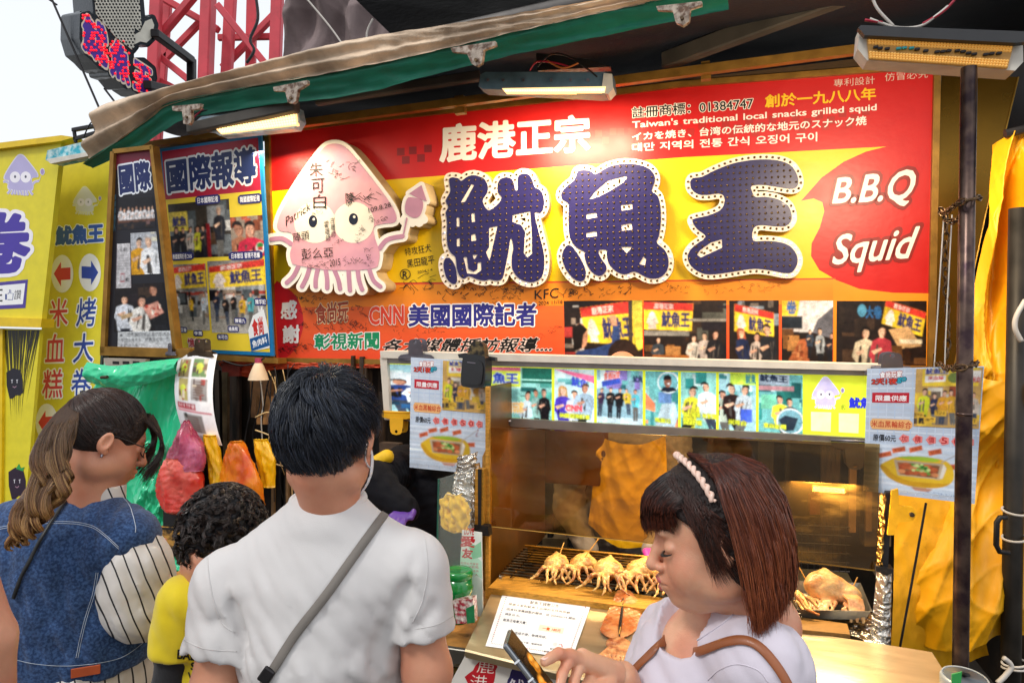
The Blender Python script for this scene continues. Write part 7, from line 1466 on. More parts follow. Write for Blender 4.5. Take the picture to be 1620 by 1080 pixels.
# short thick hair
def cap_paths(roots_dir, rad, pole, L, lift, K_, seed, swirl=.2, rs=1.0):
    """hair combed away from a pole over an ellipsoid; roots_dir unit vectors in head space"""
    r = np.random.RandomState(seed); pole = np.array(pole)/np.linalg.norm(pole); a = np.cross(pole, (1, 0, 0)); a /= np.linalg.norm(a); b = np.cross(pole, a); al = np.arccos(np.clip(roots_dir @ pole, -1, 1)); be = np.arctan2(roots_dir @ b, roots_dir @ a)
    t = np.linspace(0, 1, K_)[None]; N_ = len(al); Ln = L*(1 + r.uniform(-.25, .25, N_)); A = al[:, None] + Ln[:, None]*t; Bt = be[:, None] + (swirl + r.normal(0, .10, (N_, 1)))*t*np.minimum(1, .5/np.maximum(np.sin(al[:, None]), .2))
    d = np.cos(A)[..., None]*pole + np.sin(A)[..., None]*(np.cos(Bt)[..., None]*a + np.sin(Bt)[..., None]*b); lf = lift*(1 + r.uniform(-.3, .3, N_))[:, None]*np.sin(np.minimum(t*2.2, 1.9)); return d*np.array(rad)*(1 + lf)[..., None]
def dirs(n, seed): r = np.random.RandomState(seed); d = r.normal(size=(n, 3)); return d/np.linalg.norm(d, axis=1)[:, None]
d = dirs(26000, 5); pos = d*(.079, .097, .092); keep = (pos[:, 2] > -.094 + .35*np.maximum(pos[:, 1] + .02, 0)) & ~((pos[:, 1] > .045) & (pos[:, 2] < .05)) & ~((np.abs(pos[:, 0]) > .058) & (pos[:, 1] > -.03) & (pos[:, 2] < .02)); d = d[keep][:9500]
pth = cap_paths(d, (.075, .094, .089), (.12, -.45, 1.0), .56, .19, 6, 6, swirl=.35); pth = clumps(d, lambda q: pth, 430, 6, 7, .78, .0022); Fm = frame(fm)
hairs('hair', (pth + (0, -.012, .030)) @ Fm.T + HM, np.array([1.0, 1.1, 1.1, .95, .7, .2])*.00062, ['191a20', '14151a', '1f2129', '262a34'], MAN, .3, ['2c323f', '3c4454', '181a21'])  # tips tinted blue-grey to carry the hair's sheen in its colour
G = Grid((-.12, -.14, -.08), (.12, .12, .15), .004); D = smax(G.ell((0, -.013, .031), (.078, .096, .091)), -(G.Z + .086 - .38*np.maximum(G.Y, 0)) , .01); D = smax(D, smin(G.Y - .05, -(G.Z - .055), .01)*1.0, .01) if 0 else D
D = smax(D, -G.ell((0, .105, -.02), (.075, .055, .085)), .01)
for s in (-1, 1): D = smax(D, -G.ell((s*.085, .012, -.012), (.022, .034, .040)), .008)
v, f = G.mesh(D); mesh('hair_base', v @ Fm.T + HM, f, mat('hair_black', '121318', rough=.6, bump=.6, bscale=120, var=.3), MAN, True)
# mask loop and edge at the right cheek
MK = mat('mask_white', 'd8dade', rough=.7, var=.03); Hd = lambda p_: np.array(p_) @ Fm.T + HM
MB().tube([Hd(q) for q in smooth_poly([(.079,-.006,.026),(.083,-.016,.012),(.083,-.020,-.010),(.078,-.010,-.030),(.070,.020,-.045),(.060,.06,-.052)], 5, False)], .0016, 6).build('mask_loop', MK, MAN, smooth=True)
G = Grid((-.09, .0, -.12), (.09, .13, .02), .004); D = np.abs(smin(G.ell((0, .03, -.045), (.068, .066, .075)), G.ell((0, .09, -.045), (.03, .03, .04)), .02)) - .002; D = smax(D, -(G.Y - .038), .003); D = smax(D, G.Z + .010, .003); v, f = G.mesh(D); mesh('mask', v @ Fm.T + HM, f, MK, MAN, True)

# ------------------------------------------------------------------ the woman with the reddish bob and the telephone
WM = empty('person', P(1130, 900, 1.08)*(1, 1, 0), 'woman with reddish bob hair and twisted pale headband looking down at her phone', 'person')
HW = np.array([.308, 1.055, 1.503]); aw, pw_ = math.radians(-2), math.radians(11); fw = np.array([-math.cos(aw)*math.cos(pw_), -math.sin(aw)*math.cos(pw_), -math.sin(pw_)]); Fw = frame(fw); SW = .925; Wd = lambda p_: (np.array(p_)*SW) @ Fw.T + HW
tc = np.array([.325, 1.13, 1.20]); ft = np.array([-.95, -.30, 0]); ft /= np.linalg.norm(ft); lf_ = np.cross(ZV, ft)   # towards her left, nearer the camera
sL, sR = tc + lf_*.135 + (0, 0, .125), tc - lf_*.10 + (0, 0, .06); nkw = tc + (-.012, -.005, .185)
hwR = P(985, 1072, 1.06); elwR = sR + (-.04, -.02, -.27); elwL = sL + (.02, .03, -.28); hwL = P(905, 1185, .98)
B = Body(); v, f = head_sdf(.006, neck=(.0, -.060, -.165), h=.0022); B.add(Wd(v), f)
G = Grid(np.minimum(np.minimum(elwR, hwR), hwL) - .09, np.maximum(sL, sR) + (.1, .12, .14), .008); D = smin(G.chain([sL, elwL, hwL], [.034, .042, .026], .02), G.chain([sR, elwR, hwR], [.034, .040, .026], .02), .01)
D = smin(D, G.cap(nkw + (.022, 0, .02), tc + (.01, 0, .10), .043, .062), .03); D = smin(D, G.cap(sL, sR, .032), .03); D = smin(D, G.ell(tc + (0, 0, .07), (.095, .095, .08)), .03); v, f = G.mesh(D); B.add(v, f)
# right hand over the phone: fingers curled towards the left
KN = [P(902, 1038, 1.00), P(921, 1037, 1.025), P(938, 1046, 1.045), P(951, 1060, 1.06)]
FI = [[KN[0], P(885, 1031, .985), P(873, 1045, .975), P(868, 1053, .968)], [KN[1], P(897, 1048, .99), P(889, 1066, .975), P(887, 1080, .965)], [KN[2], P(914, 1058, 1.00), P(908, 1078, .985), P(908, 1092, .975)], [KN[3], P(934, 1072, 1.02), P(926, 1086, 1.0), P(925, 1096, .99)]]
FI[0] = [KN[0], P(884, 1033, .985), P(871, 1040, .972), P(862, 1046, .962)]
Gh, Dh = hand_sdf(hwR, KN[1], ZV, FI, [P(965, 1080, 1.03), P(935, 1098, .99), P(905, 1104, .965)], .0023, scale=.98); v, f = Gh.mesh(Dh); B.add(v, f)
lh = [[P(868, 1140, .955), P(838, 1120, .945), P(828, 1096, .938)], [P(876, 1155, .965), P(845, 1140, .95), P(834, 1118, .94)], [P(884, 1170, .975), P(856, 1160, .955), P(842, 1140, .945)], [P(890, 1180, .985), P(866, 1176, .965), P(852, 1162, .95)]]
Gh, Dh = hand_sdf(hwL, lh[0][0], ZV, lh, [P(890, 1140, .985), P(888, 1110, 1.0), P(880, 1092, 1.0)], .004); v, f = Gh.mesh(Dh); B.add(v, f); B.build('body', SKIN2, WM)
nails([FI[0], FI[1]], [(-.5, -.6, .6), (-.8, -.5, .1)], NAIL, WM, .9)
# lips, lashes, brow
G = Grid((-.03, .07, -.085), (.03, .115, -.045), .0014); D = smin(G.chain([(-.021, .0865, -.0620), (-.007, .0983, -.0575), (0, .0978, -.059), (.007, .0983, -.0575), (.021, .0865, -.0620)], [.0028, .0052, .0050, .0052, .0028], .003), G.chain([(-.019, .0855, -.067), (0, .0963, -.0715), (.019, .0855, -.067)], [.0028, .0065, .0028], .003), .001)
D = smax(D, -G.chain([(-.022, .0915, -.0640), (0, .104, -.0645), (.022, .0915, -.0640)], [.0008, .0012, .0008], .002), .001); v, f = G.mesh(D); mesh('lips', Wd(v), f, LIPM, WM, True)
for s in (-1, 1):
    L = np.array([(s*(.031 + .0175*math.sin(t)), .0742 + .0142*math.cos(t*1.1), -.0052 - .0035*math.cos(t*1.2)) for t in np.linspace(-1.25, 1.25, 16)]); MB().tube(Wd(L), [.0004 + .0011*math.sin(k/15*math.pi) for k in range(16)], 5).build('eyelid_line', DARKM, WM, smooth=True)
    r_ = np.random.RandomState(3); k = np.arange(30); tt = np.linspace(-1.2, 1.2, 30); st = np.column_stack([s*(.031 + .0175*np.sin(tt)), .0742 + .0140*np.cos(tt*1.1), -.0055 - .0035*np.cos(tt*1.2)]); dr = np.column_stack([s*.25*np.sin(tt), np.full(30, .8), np.full(30, -.45)]); t4 = np.linspace(0, 1, 4)[None, :, None]; ps = st[:, None] + dr[:, None]*.0085*t4 + np.array([0, 0, .003])*t4**2
    hairs('eyelashes', Wd(ps), np.array([1, .8, .5, .15])*.00042, ['120c0a'], WM, .1)
    tb = np.linspace(0, 1, 130); r_ = np.random.RandomState(5); rb = np.column_stack([s*(.014 + .034*tb), .0895 - .022*tb**1.6 + .001, .0265 + .006*np.sin(tb*2.6) + r_.normal(0, .0016, 130)]); dr = np.column_stack([np.full(130, s*.9), np.full(130, -.25), r_.normal(.15, .2, 130)]); ps = rb[:, None] + dr[:, None]*.008*t4
    hairs('eyebrow', Wd(ps), np.array([1, .9, .6, .2])*.0004, ['3a241c'], WM, .2)
    bl = None
# tee
LAV = mat('lilac_cotton', 'cac2cd', rough=.75, var=.03, vscale=6, bump=.10, bscale=700, sheen=.3, spec=.25)
G = Grid(tc - (.30, .30, .42), tc + (.30, .28, .26), .006); x, y, z = G.X, G.Y, G.Z
D = G.cap(sL, sR, .058); D = smin(D, G.ell(tc + (0, 0, .01), (.135, .14, .145)), .05); D = smin(D, G.ell(tc + ft*.05 + (0, 0, -.02), (.10, .11, .085)), .05); D = smin(D, G.ell(tc + (0, 0, -.22), (.155, .15, .22)), .06)
for s_ in (sL, sR): D = smin(D, G.cap(nkw + (0, 0, -.045), s_ + (0, 0, .012), .050, .050), .03)
for s_, e_ in ((sL, elwL), (sR, elwR)):
    end = s_ + (e_ - s_)*.72; ax = (e_ - s_)/np.linalg.norm(e_ - s_); sl = G.cap(s_, e_, .064, .066); sl = smax(sl, (x-end[0])*ax[0] + (y-end[1])*ax[1] + (z-end[2])*ax[2], .006); D = smin(D, sl, .018)
nc = nkw + ft*.040 + (0, 0, -.006); D = smax(D, -smin(G.cap(nkw + (.01, 0, .06), nkw + (.0, 0, -.012) + ft*.01, .064, .066), G.ell(nkw + ft*.055 + lf_*.022 + (0, 0, -.036), (.052, .055, .054)), .03), .004)
gd1, gd2 = ridges(61, 8, 40, 100, 1.4), ridges(62, 8, 120, 250); D = D + .0042*gd1(x + z*.6, z*.6 - y*.5) + .0006*gd2(x - z, y + z)
D = smax(D, -(z - tc[2] + .40), .01); WT = sdf_obj(G, D, 'tshirt', LAV, WM, local=False); bw = bvh(WT)
BRN = mat('brown_leather', '8e5230', rough=.45, var=.12, vscale=30, coat=.1); strap(bw, [(1096,1034),(1130,1024),(1168,1013),(1196,1020),(1222,1046),(1246,1085),(1262,1130)], .014, 'bag_strap', BRN, WM, off=.004); strap(bw, [(1082,972),(1062,1000),(1036,1030),(1008,1058),(996,1072)], .014, 'bag_strap', BRN, WM, off=.004)
stitch(bw, [(1066,1000),(1060,1020),(1062,1034),(1078,1032),(1104,1012),(1140,988),(1160,972)], .0016, 'neck_rib', LAV, WM, off=.0006)
stitch(bw, [(1120,1075),(1140,1058),(1168,1050),(1200,1060),(1216,1080)], .0008, 'sleeve_seam', LAV, WM, off=.0004)
MB().box(P(1240, 1240, 1.0), (.16, .10, .16), frame(ft), .012).build('handbag', BRN, WM)
lower_body((tc[0], tc[1], .90), ft, WM, mat('beige_trousers', '8a8074', rough=.8, bump=.2), mat('shoe_white', 'd0ccc6', rough=.5), w=.075)
# hair: back and sides
K_ = 12; r = np.random.RandomState(11); N_ = 8200; ph = r.uniform(math.radians(84), math.radians(276), N_); t0 = r.uniform(0, .42, N_)
def bob(ph, T, fl=0):
    zc = np.interp(T, [0, .1, .25, .45, .65, .85, 1.0], [.124, .122, .099, .043, -.030, -.100, -.146]); sc = np.interp(T, [0, .1, .25, .45, .65, .85, 1.0], [.12, .48, .86, 1.06, 1.16, 1.12, 1.0])
    back = np.clip(-np.cos(ph), 0, 1); zc = zc + .045*back*np.clip(T-.3, 0, 1); x_ = np.sin(ph)*.090*sc; y_ = -.014 + np.cos(ph)*(.088 + .012*back)*sc + .040*back*np.clip(T-.45, 0, 1); return np.stack([x_, y_, zc + .018*(1-back)*np.clip(T-.6, 0, 1)], -1)
tt = np.linspace(0, 1, K_)[None]; T = t0[:, None]*.6 + (1 - t0[:, None]*.6)*tt*np.interp(ph, [1.08, 1.5, 3.14, 4.78, 5.2], [1.0, 1.0, .98, 1.0, 1.0])[:, None]*(1 + r.uniform(-.10, .03, (N_, 1))); PH = ph[:, None] + (0.20*np.sin(ph)[:, None] + r.normal(0, .03, (N_, 1)))*tt
pb = bob(PH, T); cl = r.randint(0, 420, N_); cph = r.uniform(0, 6.28, (420, 3)); nrm = np.stack([np.sin(PH), np.cos(PH), 0*PH], -1)
own = (np.round(ph*34) + np.round(t0*6)*7).astype(int) % 420; wv = .0035*np.sin(tt*5 + cph[own, 0][:, None]) + .003*np.sin(tt*11 + cph[own, 1][:, None]); pb = pb + nrm*(r.uniform(-.006, .005, (N_, 1)) + wv*(.4 + tt))[..., None] + np.stack([wv*np.cos(PH)*1.6, -wv*np.sin(PH)*1.6, 0*wv], -1)*tt[..., None]; pb[:, -3:] += r.normal(0, .0035, (N_, 1, 3))*np.array([.3, .7, 1.3])[None, :, None]
# keep clear of the face: drop strands that would cross the cheek in front of the ear
ok = ~((np.abs(pb[:, 6, 0]) > .05) & (pb[:, 8, 1] > .020)); pb = pb[ok]
hairs('hair', Wd(pb), np.array([.8]+[1.05]*(K_-4)+[.9, .6, .2])*.00060, ['3a1a12', '4a2116', '331610', '5e2b1a'], WM, .22, ['8a4628', '6e3520', '9c5430'])
N_ = 3600; s_ = r.uniform(0, 1, N_)**.8; sd_ = r.choice((-1, 1), N_); tb = sd_*s_*1.30; st = np.stack([.0885*np.sin(tb), .012 - .030*np.abs(np.sin(tb))**1.5, .035 + .1005*np.cos(tb)], -1); pt_ = math.pi + -sd_*np.radians(8 + 76*s_ + r.normal(0, 4, N_)); pt_ = np.where(sd_ > 0, math.radians(180) - np.radians(8 + 76*s_), math.radians(180) + np.radians(8 + 76*s_)) + r.normal(0, .06, N_)
Lz = 1 - .12*r.uniform(0, 1, N_); c1_, c2_, c3_ = bob(pt_, .22 + .2*s_), bob(pt_, .62 + 0*s_), bob(pt_, Lz); q = np.linspace(0, 1, 12)[None, :, None]; pc_ = (1-q)**3*st[:, None] + 3*q*(1-q)**2*c1_[:, None]*1.04 + 3*q*q*(1-q)*c2_[:, None]*1.03 + q**3*c3_[:, None]; nn_ = pc_ - pc_.mean(1, keepdims=True)*0; pc_ = pc_*(1 + (r.uniform(-.03, .045, (N_, 1)) + .02*np.sin(q[..., 0]*8 + np.round(s_*22)[:, None]*2.1))[..., None]*np.array([1, 1, .3])) + r.normal(0, .0009, pc_.shape)
hairs('hair', Wd(pc_), np.array([.7]+[1.0]*8+[.9, .6, .2])*.00060, ['3a1a12', '4a2116', '331610', '62301c'], WM, .22, ['8a4628', '6e3520', '9c5430'], seed=8)
G = Grid((-.12, -.145, -.15), (.12, .10, .15), .0042); D = smin(G.ell((0, -.014, .034), (.086, .106, .098)), G.ell((0, -.045, -.036), (.090, .072, .076)), .04); D = smax(D, -G.ell((0, .085, -.055), (.13, .100, .120)), .012); D = smax(D, -G.ell((0, .10, .0), (.075, .045, .085)), .01); D = smax(D, -G.cap((0, -.01, -.08), (0, -.04, -.2), .055), .01); D = smax(D, -(G.Z + .100), .01)
v, f = G.mesh(D); mesh('hair_base', Wd(v), f, mat('hair_brown_base', '1c0f0d', rough=.6, bump=.8, bscale=110, var=.3), WM, True)
# fringe and temple hair in front of the band; sheen painted into lighter tips
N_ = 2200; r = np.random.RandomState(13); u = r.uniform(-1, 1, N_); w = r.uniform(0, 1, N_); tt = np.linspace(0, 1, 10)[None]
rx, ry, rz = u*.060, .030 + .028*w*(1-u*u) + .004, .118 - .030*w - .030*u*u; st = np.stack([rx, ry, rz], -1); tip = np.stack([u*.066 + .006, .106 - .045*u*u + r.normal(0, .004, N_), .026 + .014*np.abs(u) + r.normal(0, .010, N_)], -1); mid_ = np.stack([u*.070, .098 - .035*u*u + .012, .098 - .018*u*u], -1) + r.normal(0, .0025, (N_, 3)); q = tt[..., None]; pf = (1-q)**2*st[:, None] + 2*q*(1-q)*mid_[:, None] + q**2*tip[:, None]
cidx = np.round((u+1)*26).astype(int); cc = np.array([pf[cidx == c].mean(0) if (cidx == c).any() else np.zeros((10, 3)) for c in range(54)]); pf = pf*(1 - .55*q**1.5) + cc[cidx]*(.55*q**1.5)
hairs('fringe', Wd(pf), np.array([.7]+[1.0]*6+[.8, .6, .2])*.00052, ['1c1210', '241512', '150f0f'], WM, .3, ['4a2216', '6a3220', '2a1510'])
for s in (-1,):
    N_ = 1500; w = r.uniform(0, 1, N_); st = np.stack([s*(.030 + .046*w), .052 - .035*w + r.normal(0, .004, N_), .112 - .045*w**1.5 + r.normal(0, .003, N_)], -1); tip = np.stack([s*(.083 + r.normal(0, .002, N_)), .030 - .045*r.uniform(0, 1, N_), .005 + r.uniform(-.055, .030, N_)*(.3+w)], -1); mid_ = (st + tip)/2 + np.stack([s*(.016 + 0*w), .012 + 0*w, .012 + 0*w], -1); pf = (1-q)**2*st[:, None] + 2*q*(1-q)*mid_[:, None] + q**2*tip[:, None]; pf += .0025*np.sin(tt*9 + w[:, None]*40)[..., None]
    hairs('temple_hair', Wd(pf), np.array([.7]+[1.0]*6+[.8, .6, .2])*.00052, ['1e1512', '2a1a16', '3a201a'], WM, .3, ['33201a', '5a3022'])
# twisted headband
tb = np.linspace(-1.18, 1.18, 90); core = np.stack([.0885*np.sin(tb), .018 - .030*np.abs(np.sin(tb))**1.5 + .012, .035 + .1005*np.cos(tb)], -1)
for k in range(2): MB().tube(Wd(core*(1.02) + np.stack([.0028*np.sin(tb*26 + k*3.14)*0, .0034*np.cos(tb*24 + k*3.14), .0022*np.sin(tb*24 + k*3.14)], -1)), [.0031 + .0008*math.sin(a*24 + k*3.14) for a in tb], 8).build('headband_strand', mat('pale_ribbon', 'e0bfae', rough=.4, var=.08, coat=.2), WM, smooth=True)
# phone
PHN = empty('smartphone', P(825, 1050, .95), 'slim smartphone with a silver edge showing a photo of grilled squid', 'phone'); A0 = P(797, 1019, .945); L_ = P(868, 1112, .93) - A0; L_ /= np.linalg.norm(L_); Wv = P(812, 1009, 1.005) - A0; Wv -= L_*(Wv @ L_); Wv /= np.linalg.norm(Wv); Nv = np.cross(L_, Wv)
if Nv[2] < 0: Nv = -Nv
Rp = np.column_stack([Wv, L_, Nv]); ctr = A0 + L_*.076 + Wv*.036; SLV = mat('phone_silver', '8f9296', rough=.25, metal=.8); MB().box(ctr, (.072, .152, .0085), Rp, .003).build('body', SLV, PHN); MB().box(ctr + Nv*.0042, (.069, .149, .0012), Rp, .0005).build('screen', mat('phone_black', '0b0b0e', rough=.08, coat=1), PHN)
spn = Pl(ctr + Nv*.0049, -Wv if np.cross(-Wv, -L_) @ Nv > 0 else Wv, -L_)
class Lp2(Pl): 
    def hit(s, pts, c=0.0): p_ = np.asarray(pts, float).reshape(-1, 2); return np.column_stack([p_, np.full(len(p_), c)])
lp_ = Lp2(spn.o, spn.u, spn.v); e_ = empty('screen_holder', mw=lp_.matrix()); e_.parent = PHN; e_.matrix_parent_inverse = Matrix.Translation(-PHN.location)
def phs(p):
    clutter(p, 10, ['1a1410','3a2414','2a1a10'], 71); rr_ = random.Random(2)
    for k in range(7): x, y = rr_.uniform(.1, .9), .12 + k*.12; p.ell(x*.6+.2, y, .28, .08, 'e08a20'); p.ell(x*.6+.25, y-.01, .16, .04, 'f4b850'); p.line([(x*.5+.1, y), (x*.6+.4, y+.06)], .02, '8a4410')
Q = [(-.033, .040), (.033, .040), (.033, -.066), (-.033, -.066)]; rs = Raster(34, 50, '20160e', 9); phs(rs); o = rs.finish(lp_, Q, .0002, 'display', mat('phone_display', attr=True, rough=.1, var=0, estr=.55), e_); 
MBX = [o, e_]; o.parent = PHN; o.matrix_parent_inverse = Matrix.Translation(-PHN.location) @ lp_.matrix() ; bpy.data.objects.remove(e_)
for k in (.022, .045, .070): MB().box(A0 + L_*k*1.3 - Wv*.0003, (.0012, .0025, .0088), Rp).build('antenna_line', mat('pale_line', 'd8dce0', rough=.3), PHN)
# ------------------------------------------------------------------ the woman in the denim waistcoat
WD = empty('person', P(110, 900, 1.72)*(1, 1, 0), 'woman with a curled brown ponytail and glasses in a denim waistcoat over stripes', 'person')
HL = P(166, 695, 1.76); fl2 = np.array([.78, .58, -.40]); Fl = frame(fl2); Ld = lambda p_: np.array(p_) @ Fl.T + HL
nkl = P(140, 775, 1.76); l1, l2 = P(18, 850, 1.74), P(206, 862, 1.70); cl_ = P(112, 960, 1.74); el2, ha2 = P(222, 960, 1.70), P(242, 905, 1.98); el1, ha1 = P(-45, 990, 1.80), P(120, 960, 2.05)
B = Body(); v, f = head_sdf(.004, neck=(0, .045, -.18)); B.add(Ld(v), f); G = Grid(np.minimum(l1, el1) - .1, np.maximum(ha2, l2) + .12, .009)
D = smin(G.chain([l2, el2, ha2], [.048, .04, .026], .02), G.chain([l1, el1, ha1], [.048, .04, .026], .02), .01); D = smin(D, G.cap(nkl + (0, 0, .03), nkl + (0, 0, -.08), .05, .07), .02); v, f = G.mesh(D); B.add(v, f)
d2 = np.array([.05, .2, .95]); fi = [[ha2 + (0, 0, .01) + np.array([.012*k - .02, 0, .035]), ha2 + np.array([.012*k - .02, .01, .065]), ha2 + np.array([.012*k - .018, .03, .085])] for k in range(4)]; Gh, Dh = hand_sdf(ha2, fi[1][0], ZV, fi, [ha2, ha2 + (.025, -.01, .03), ha2 + (.03, 0, .055)], .004); v, f = Gh.mesh(Dh); B.add(v, f); B.build('body', SKIN, WD)
# striped shirt
def striped(name, view, line, per):
    """cotton with thin woven stripes, evenly spaced along one direction of the cloth"""
    m = mat(name, 'd2cdc8', rough=.75, var=.04, bump=.12, bscale=500); n, l = m.node_tree.nodes, m.node_tree.links; b = n['Principled BSDF']; src = b.inputs['Base Color'].links[0].from_socket
    nr = np.cross(view, line); nr = nr/np.linalg.norm(nr)*2*math.pi/per; tc_ = n.new('ShaderNodeTexCoord'); nz = n.new('ShaderNodeTexNoise'); nz.inputs['Scale'].default_value = 9; l.new(tc_.outputs['Object'], nz.inputs['Vector'])
    dt = n.new('ShaderNodeVectorMath'); dt.operation = 'DOT_PRODUCT'; dt.inputs[1].default_value = nr; l.new(tc_.outputs['Object'], dt.inputs[0]); ma = n.new('ShaderNodeMath'); ma.operation = 'MULTIPLY_ADD'; ma.inputs[1].default_value = 3.2; l.new(nz.outputs['Fac'], ma.inputs[0]); l.new(dt.outputs['Value'], ma.inputs[2])
    sn = n.new('ShaderNodeMath'); sn.operation = 'SINE'; l.new(ma.outputs[0], sn.inputs[0]); cr = n.new('ShaderNodeValToRGB'); cr.color_ramp.elements[0].position = .90; cr.color_ramp.elements[1].position = .94; l.new(sn.outputs[0], cr.inputs[0]); mx = n.new('ShaderNodeMix'); mx.data_type = 'RGBA'; l.new(cr.outputs[0], mx.inputs[0]); l.new(src, mx.inputs[6]); mx.inputs[7].default_value = (.012, .012, .016, 1); l.new(mx.outputs[2], b.inputs['Base Color']); return m
STR = striped('striped_cotton', (-.55, 1, -.36), (.42, 0, -1), .027); STR2 = striped('striped_cotton_low', (-.64, 1, -.47), (.10, 0, -1), .030)
G = Grid(P(150, 1010, 1.7) - (.05, .16, .03), P(275, 790, 1.7) + (.06, .2, .05), .0055); D = smin(G.ell(P(214, 915, 1.70), (.080, .085, .105), rot('Y', 22)), G.cap(l2, el2, .062, .075), .03); D = smin(D, G.cap(el2, ha2 - (0, 0, .02), .066, .038), .03); fq = ridges(71, 8, 50, 110, 1.4); D = D + .0045*fq(G.X + G.Z*.4, G.Z*.3 + G.Y); sdf_obj(G, D, 'striped_sleeve', STR, WD, local=False)
G = Grid(P(-60, 1000, 1.72) - (.06, .16, .05), P(12, 900, 1.72) + (.06, .2, .05), .008); sdf_obj(G, G.cap(l1, el1, .07, .075), 'striped_sleeve', STR, WD, local=False)
G = Grid(P(-40, 1300, 1.74) - (.05, .28, 0), P(262, 960, 1.74) + (.05, .28, 0), .008); D = G.cap(cl_ + (0, .02, -.1), cl_ + (0, .02, -.5), .165, .20); D = smax(D, G.Z - P(0, 1040, 1.74)[2], .01); D = D + .004*fq(G.X*1.3, G.Z*.2 + G.Y); sdf_obj(G, D, 'shirt_tail', STR2, WD, local=False)
G = Grid(nkl - (.14, .14, .10), nkl + (.14, .14, .10), .004); nq_ = nkl + (.01, 0, .0); D = np.abs(G.cap(nq_ - (0, 0, .06), nq_ + (.015, .005, .022), .073, .060)) - .003; D = smax(D, (G.Z - nq_[2] - .032 + (G.X - nq_[0])*.25), .003); sdf_obj(G, D, 'shirt_collar', STR, WD, local=False)
# denim
DEN = mat('denim', '22385e', rough=.85, var=.3, vscale=22, bump=.3, bscale=900, col2='3c5884', mixscale=160, sheen=.2, spec=.2)
G = Grid(P(-90, 1090, 1.74) - (.04, .30, 0), P(272, 735, 1.74) + (.04, .30, 0), .0065); x, y, z = G.X, G.Y, G.Z
D = smin(G.cap(l1 + (.02, .01, .0), l2 - (.03, -.01, .0), .080), G.ell(P(108, 905, 1.76), (.225, .155, .19)), .05); D = smin(D, G.ell(P(105, 1010, 1.77), (.235, .175, .20)), .06)
for s_ in (l1, l2): D = smin(D, G.cap(nkl + (0, .01, -.05), s_ + (0, 0, .02), .055, .062), .03)
D = smax(D, -G.cap(nkl + (.02, 0, .12), nkl + (.01, 0, -.01), .062, .062), .004); D = smax(D, -G.ell(P(216, 925, 1.60), (.052, .11, .095), rot('Y', 18)), .006)
hem = P(120, 1052, 1.74)[2] ; D = smax(D, -(z - hem - (x - P(120, 1052, 1.74)[0])*.12), .006); hd1, hd2, hd3 = ridges(81, 8, 35, 90, 1.5), ridges(82, 8, 150, 300, 1.3), ridges(83, 6, 20, 40); D = D + .0045*hd1(x*1.1 + z*.5, z*.35 - x*.2) + .0010*hd2(x + z*.5, z) + .006*hd3(x, z*.5)
D = D - .004*np.clip(1 - np.abs(z - hem - (x - P(120, 1052, 1.74)[0])*.12 - .022)/.024, 0, 1)**.3*0
VS = sdf_obj(G, D, 'waistcoat', DEN, WD, local=False); bv_ = bvh(VS); THR = mat('pale_thread', 'b9c4d2', rough=.7)
for dy in (0, 3.2):
    stitch(bv_, [(-2,837-dy),(50,829-dy),(110,828-dy),(145,834-dy),(166,848-dy),(188,868-dy)], .0007, 'stitching', THR, WD, 60, .0006)
    stitch(bv_, [(152+dy,905),(146+dy,940),(132+dy,985),(120+dy,1040)], .0006, 'stitching', THR, WD, 60, .0006)
stitch(bv_, [(14,1040),(60,1050),(120,1052),(190,1040),(236,1008)], .0006, 'stitching', THR, WD, 60, .0006); stitch(bv_, [(190,782),(205,800),(214,830),(214,842)], .0008, 'stitching', THR, WD, 40, .0006)
bq, bn_ = on(bv_, [(136,1060)], .003)
if len(bq): MB().box(bq[0], (.060, .004, .022), frame(-bn_[0]*(1, 1, 0)), .001).build('leather_patch', mat('orange_leather', 'b5532c', rough=.5, var=.15), WD)
strap(bv_, [(134,768),(112,785),(80,830),(52,880),(32,920),(24,945)], .009, 'bag_strap', mat('black_strap', '161618', rough=.4), WD, off=.004)
# hair drawn back to the band, ponytail
pole = np.array([-.35, -.80, .62]); pole /= np.linalg.norm(pole); d = dirs(26000, 21); pos = d*(.080, .098, .092); keep = (pos[:, 2] > -.062 + .4*np.maximum(pos[:, 1] + .03, 0)) & ~((pos[:, 1] > .055) & (pos[:, 2] < .055)) & ~((np.abs(pos[:, 0]) > .055) & (pos[:, 1] > -.02) & (pos[:, 2] < .012)); d = d[keep][:5200]
t = np.linspace(0, 1, 9)[None, :, None]; om = np.arccos(np.clip(d @ pole, -1, 1))[:, None, None]; sl = (np.sin((1-t)*om)*d[:, None] + np.sin(t*om)*pole)/np.sin(om); pth = sl*np.array([.080, .098, .093])*(1.02 + .035*np.sin(t*math.pi)) + (0, -.012, .030); r = np.random.RandomState(3); pth += r.normal(0, .0012, (len(d), 1, 3))
hairs('hair', Ld(pth), .00065, ['20130f', '2a1813', '1a100e', '38201a'], WD, .25, ['3a2218', '55341f'])
G = Grid((-.11, -.14, -.09), (.11, .12, .15), .0045); D = smax(G.ell((0, -.012, .032), (.0815, .0995, .0935)), -(G.Z + .060 - .4*np.maximum(G.Y + .02, 0)), .01); D = smax(D, -G.ell((0, .105, -.02), (.075, .055, .088)), .01)
for s in (-1, 1): D = smax(D, -G.ell((s*.085, .02, -.02), (.024, .042, .044)), .008)
v, f = G.mesh(D); mesh('hair_base', Ld(v), f, MATS['hair_brown_base'], WD, True)
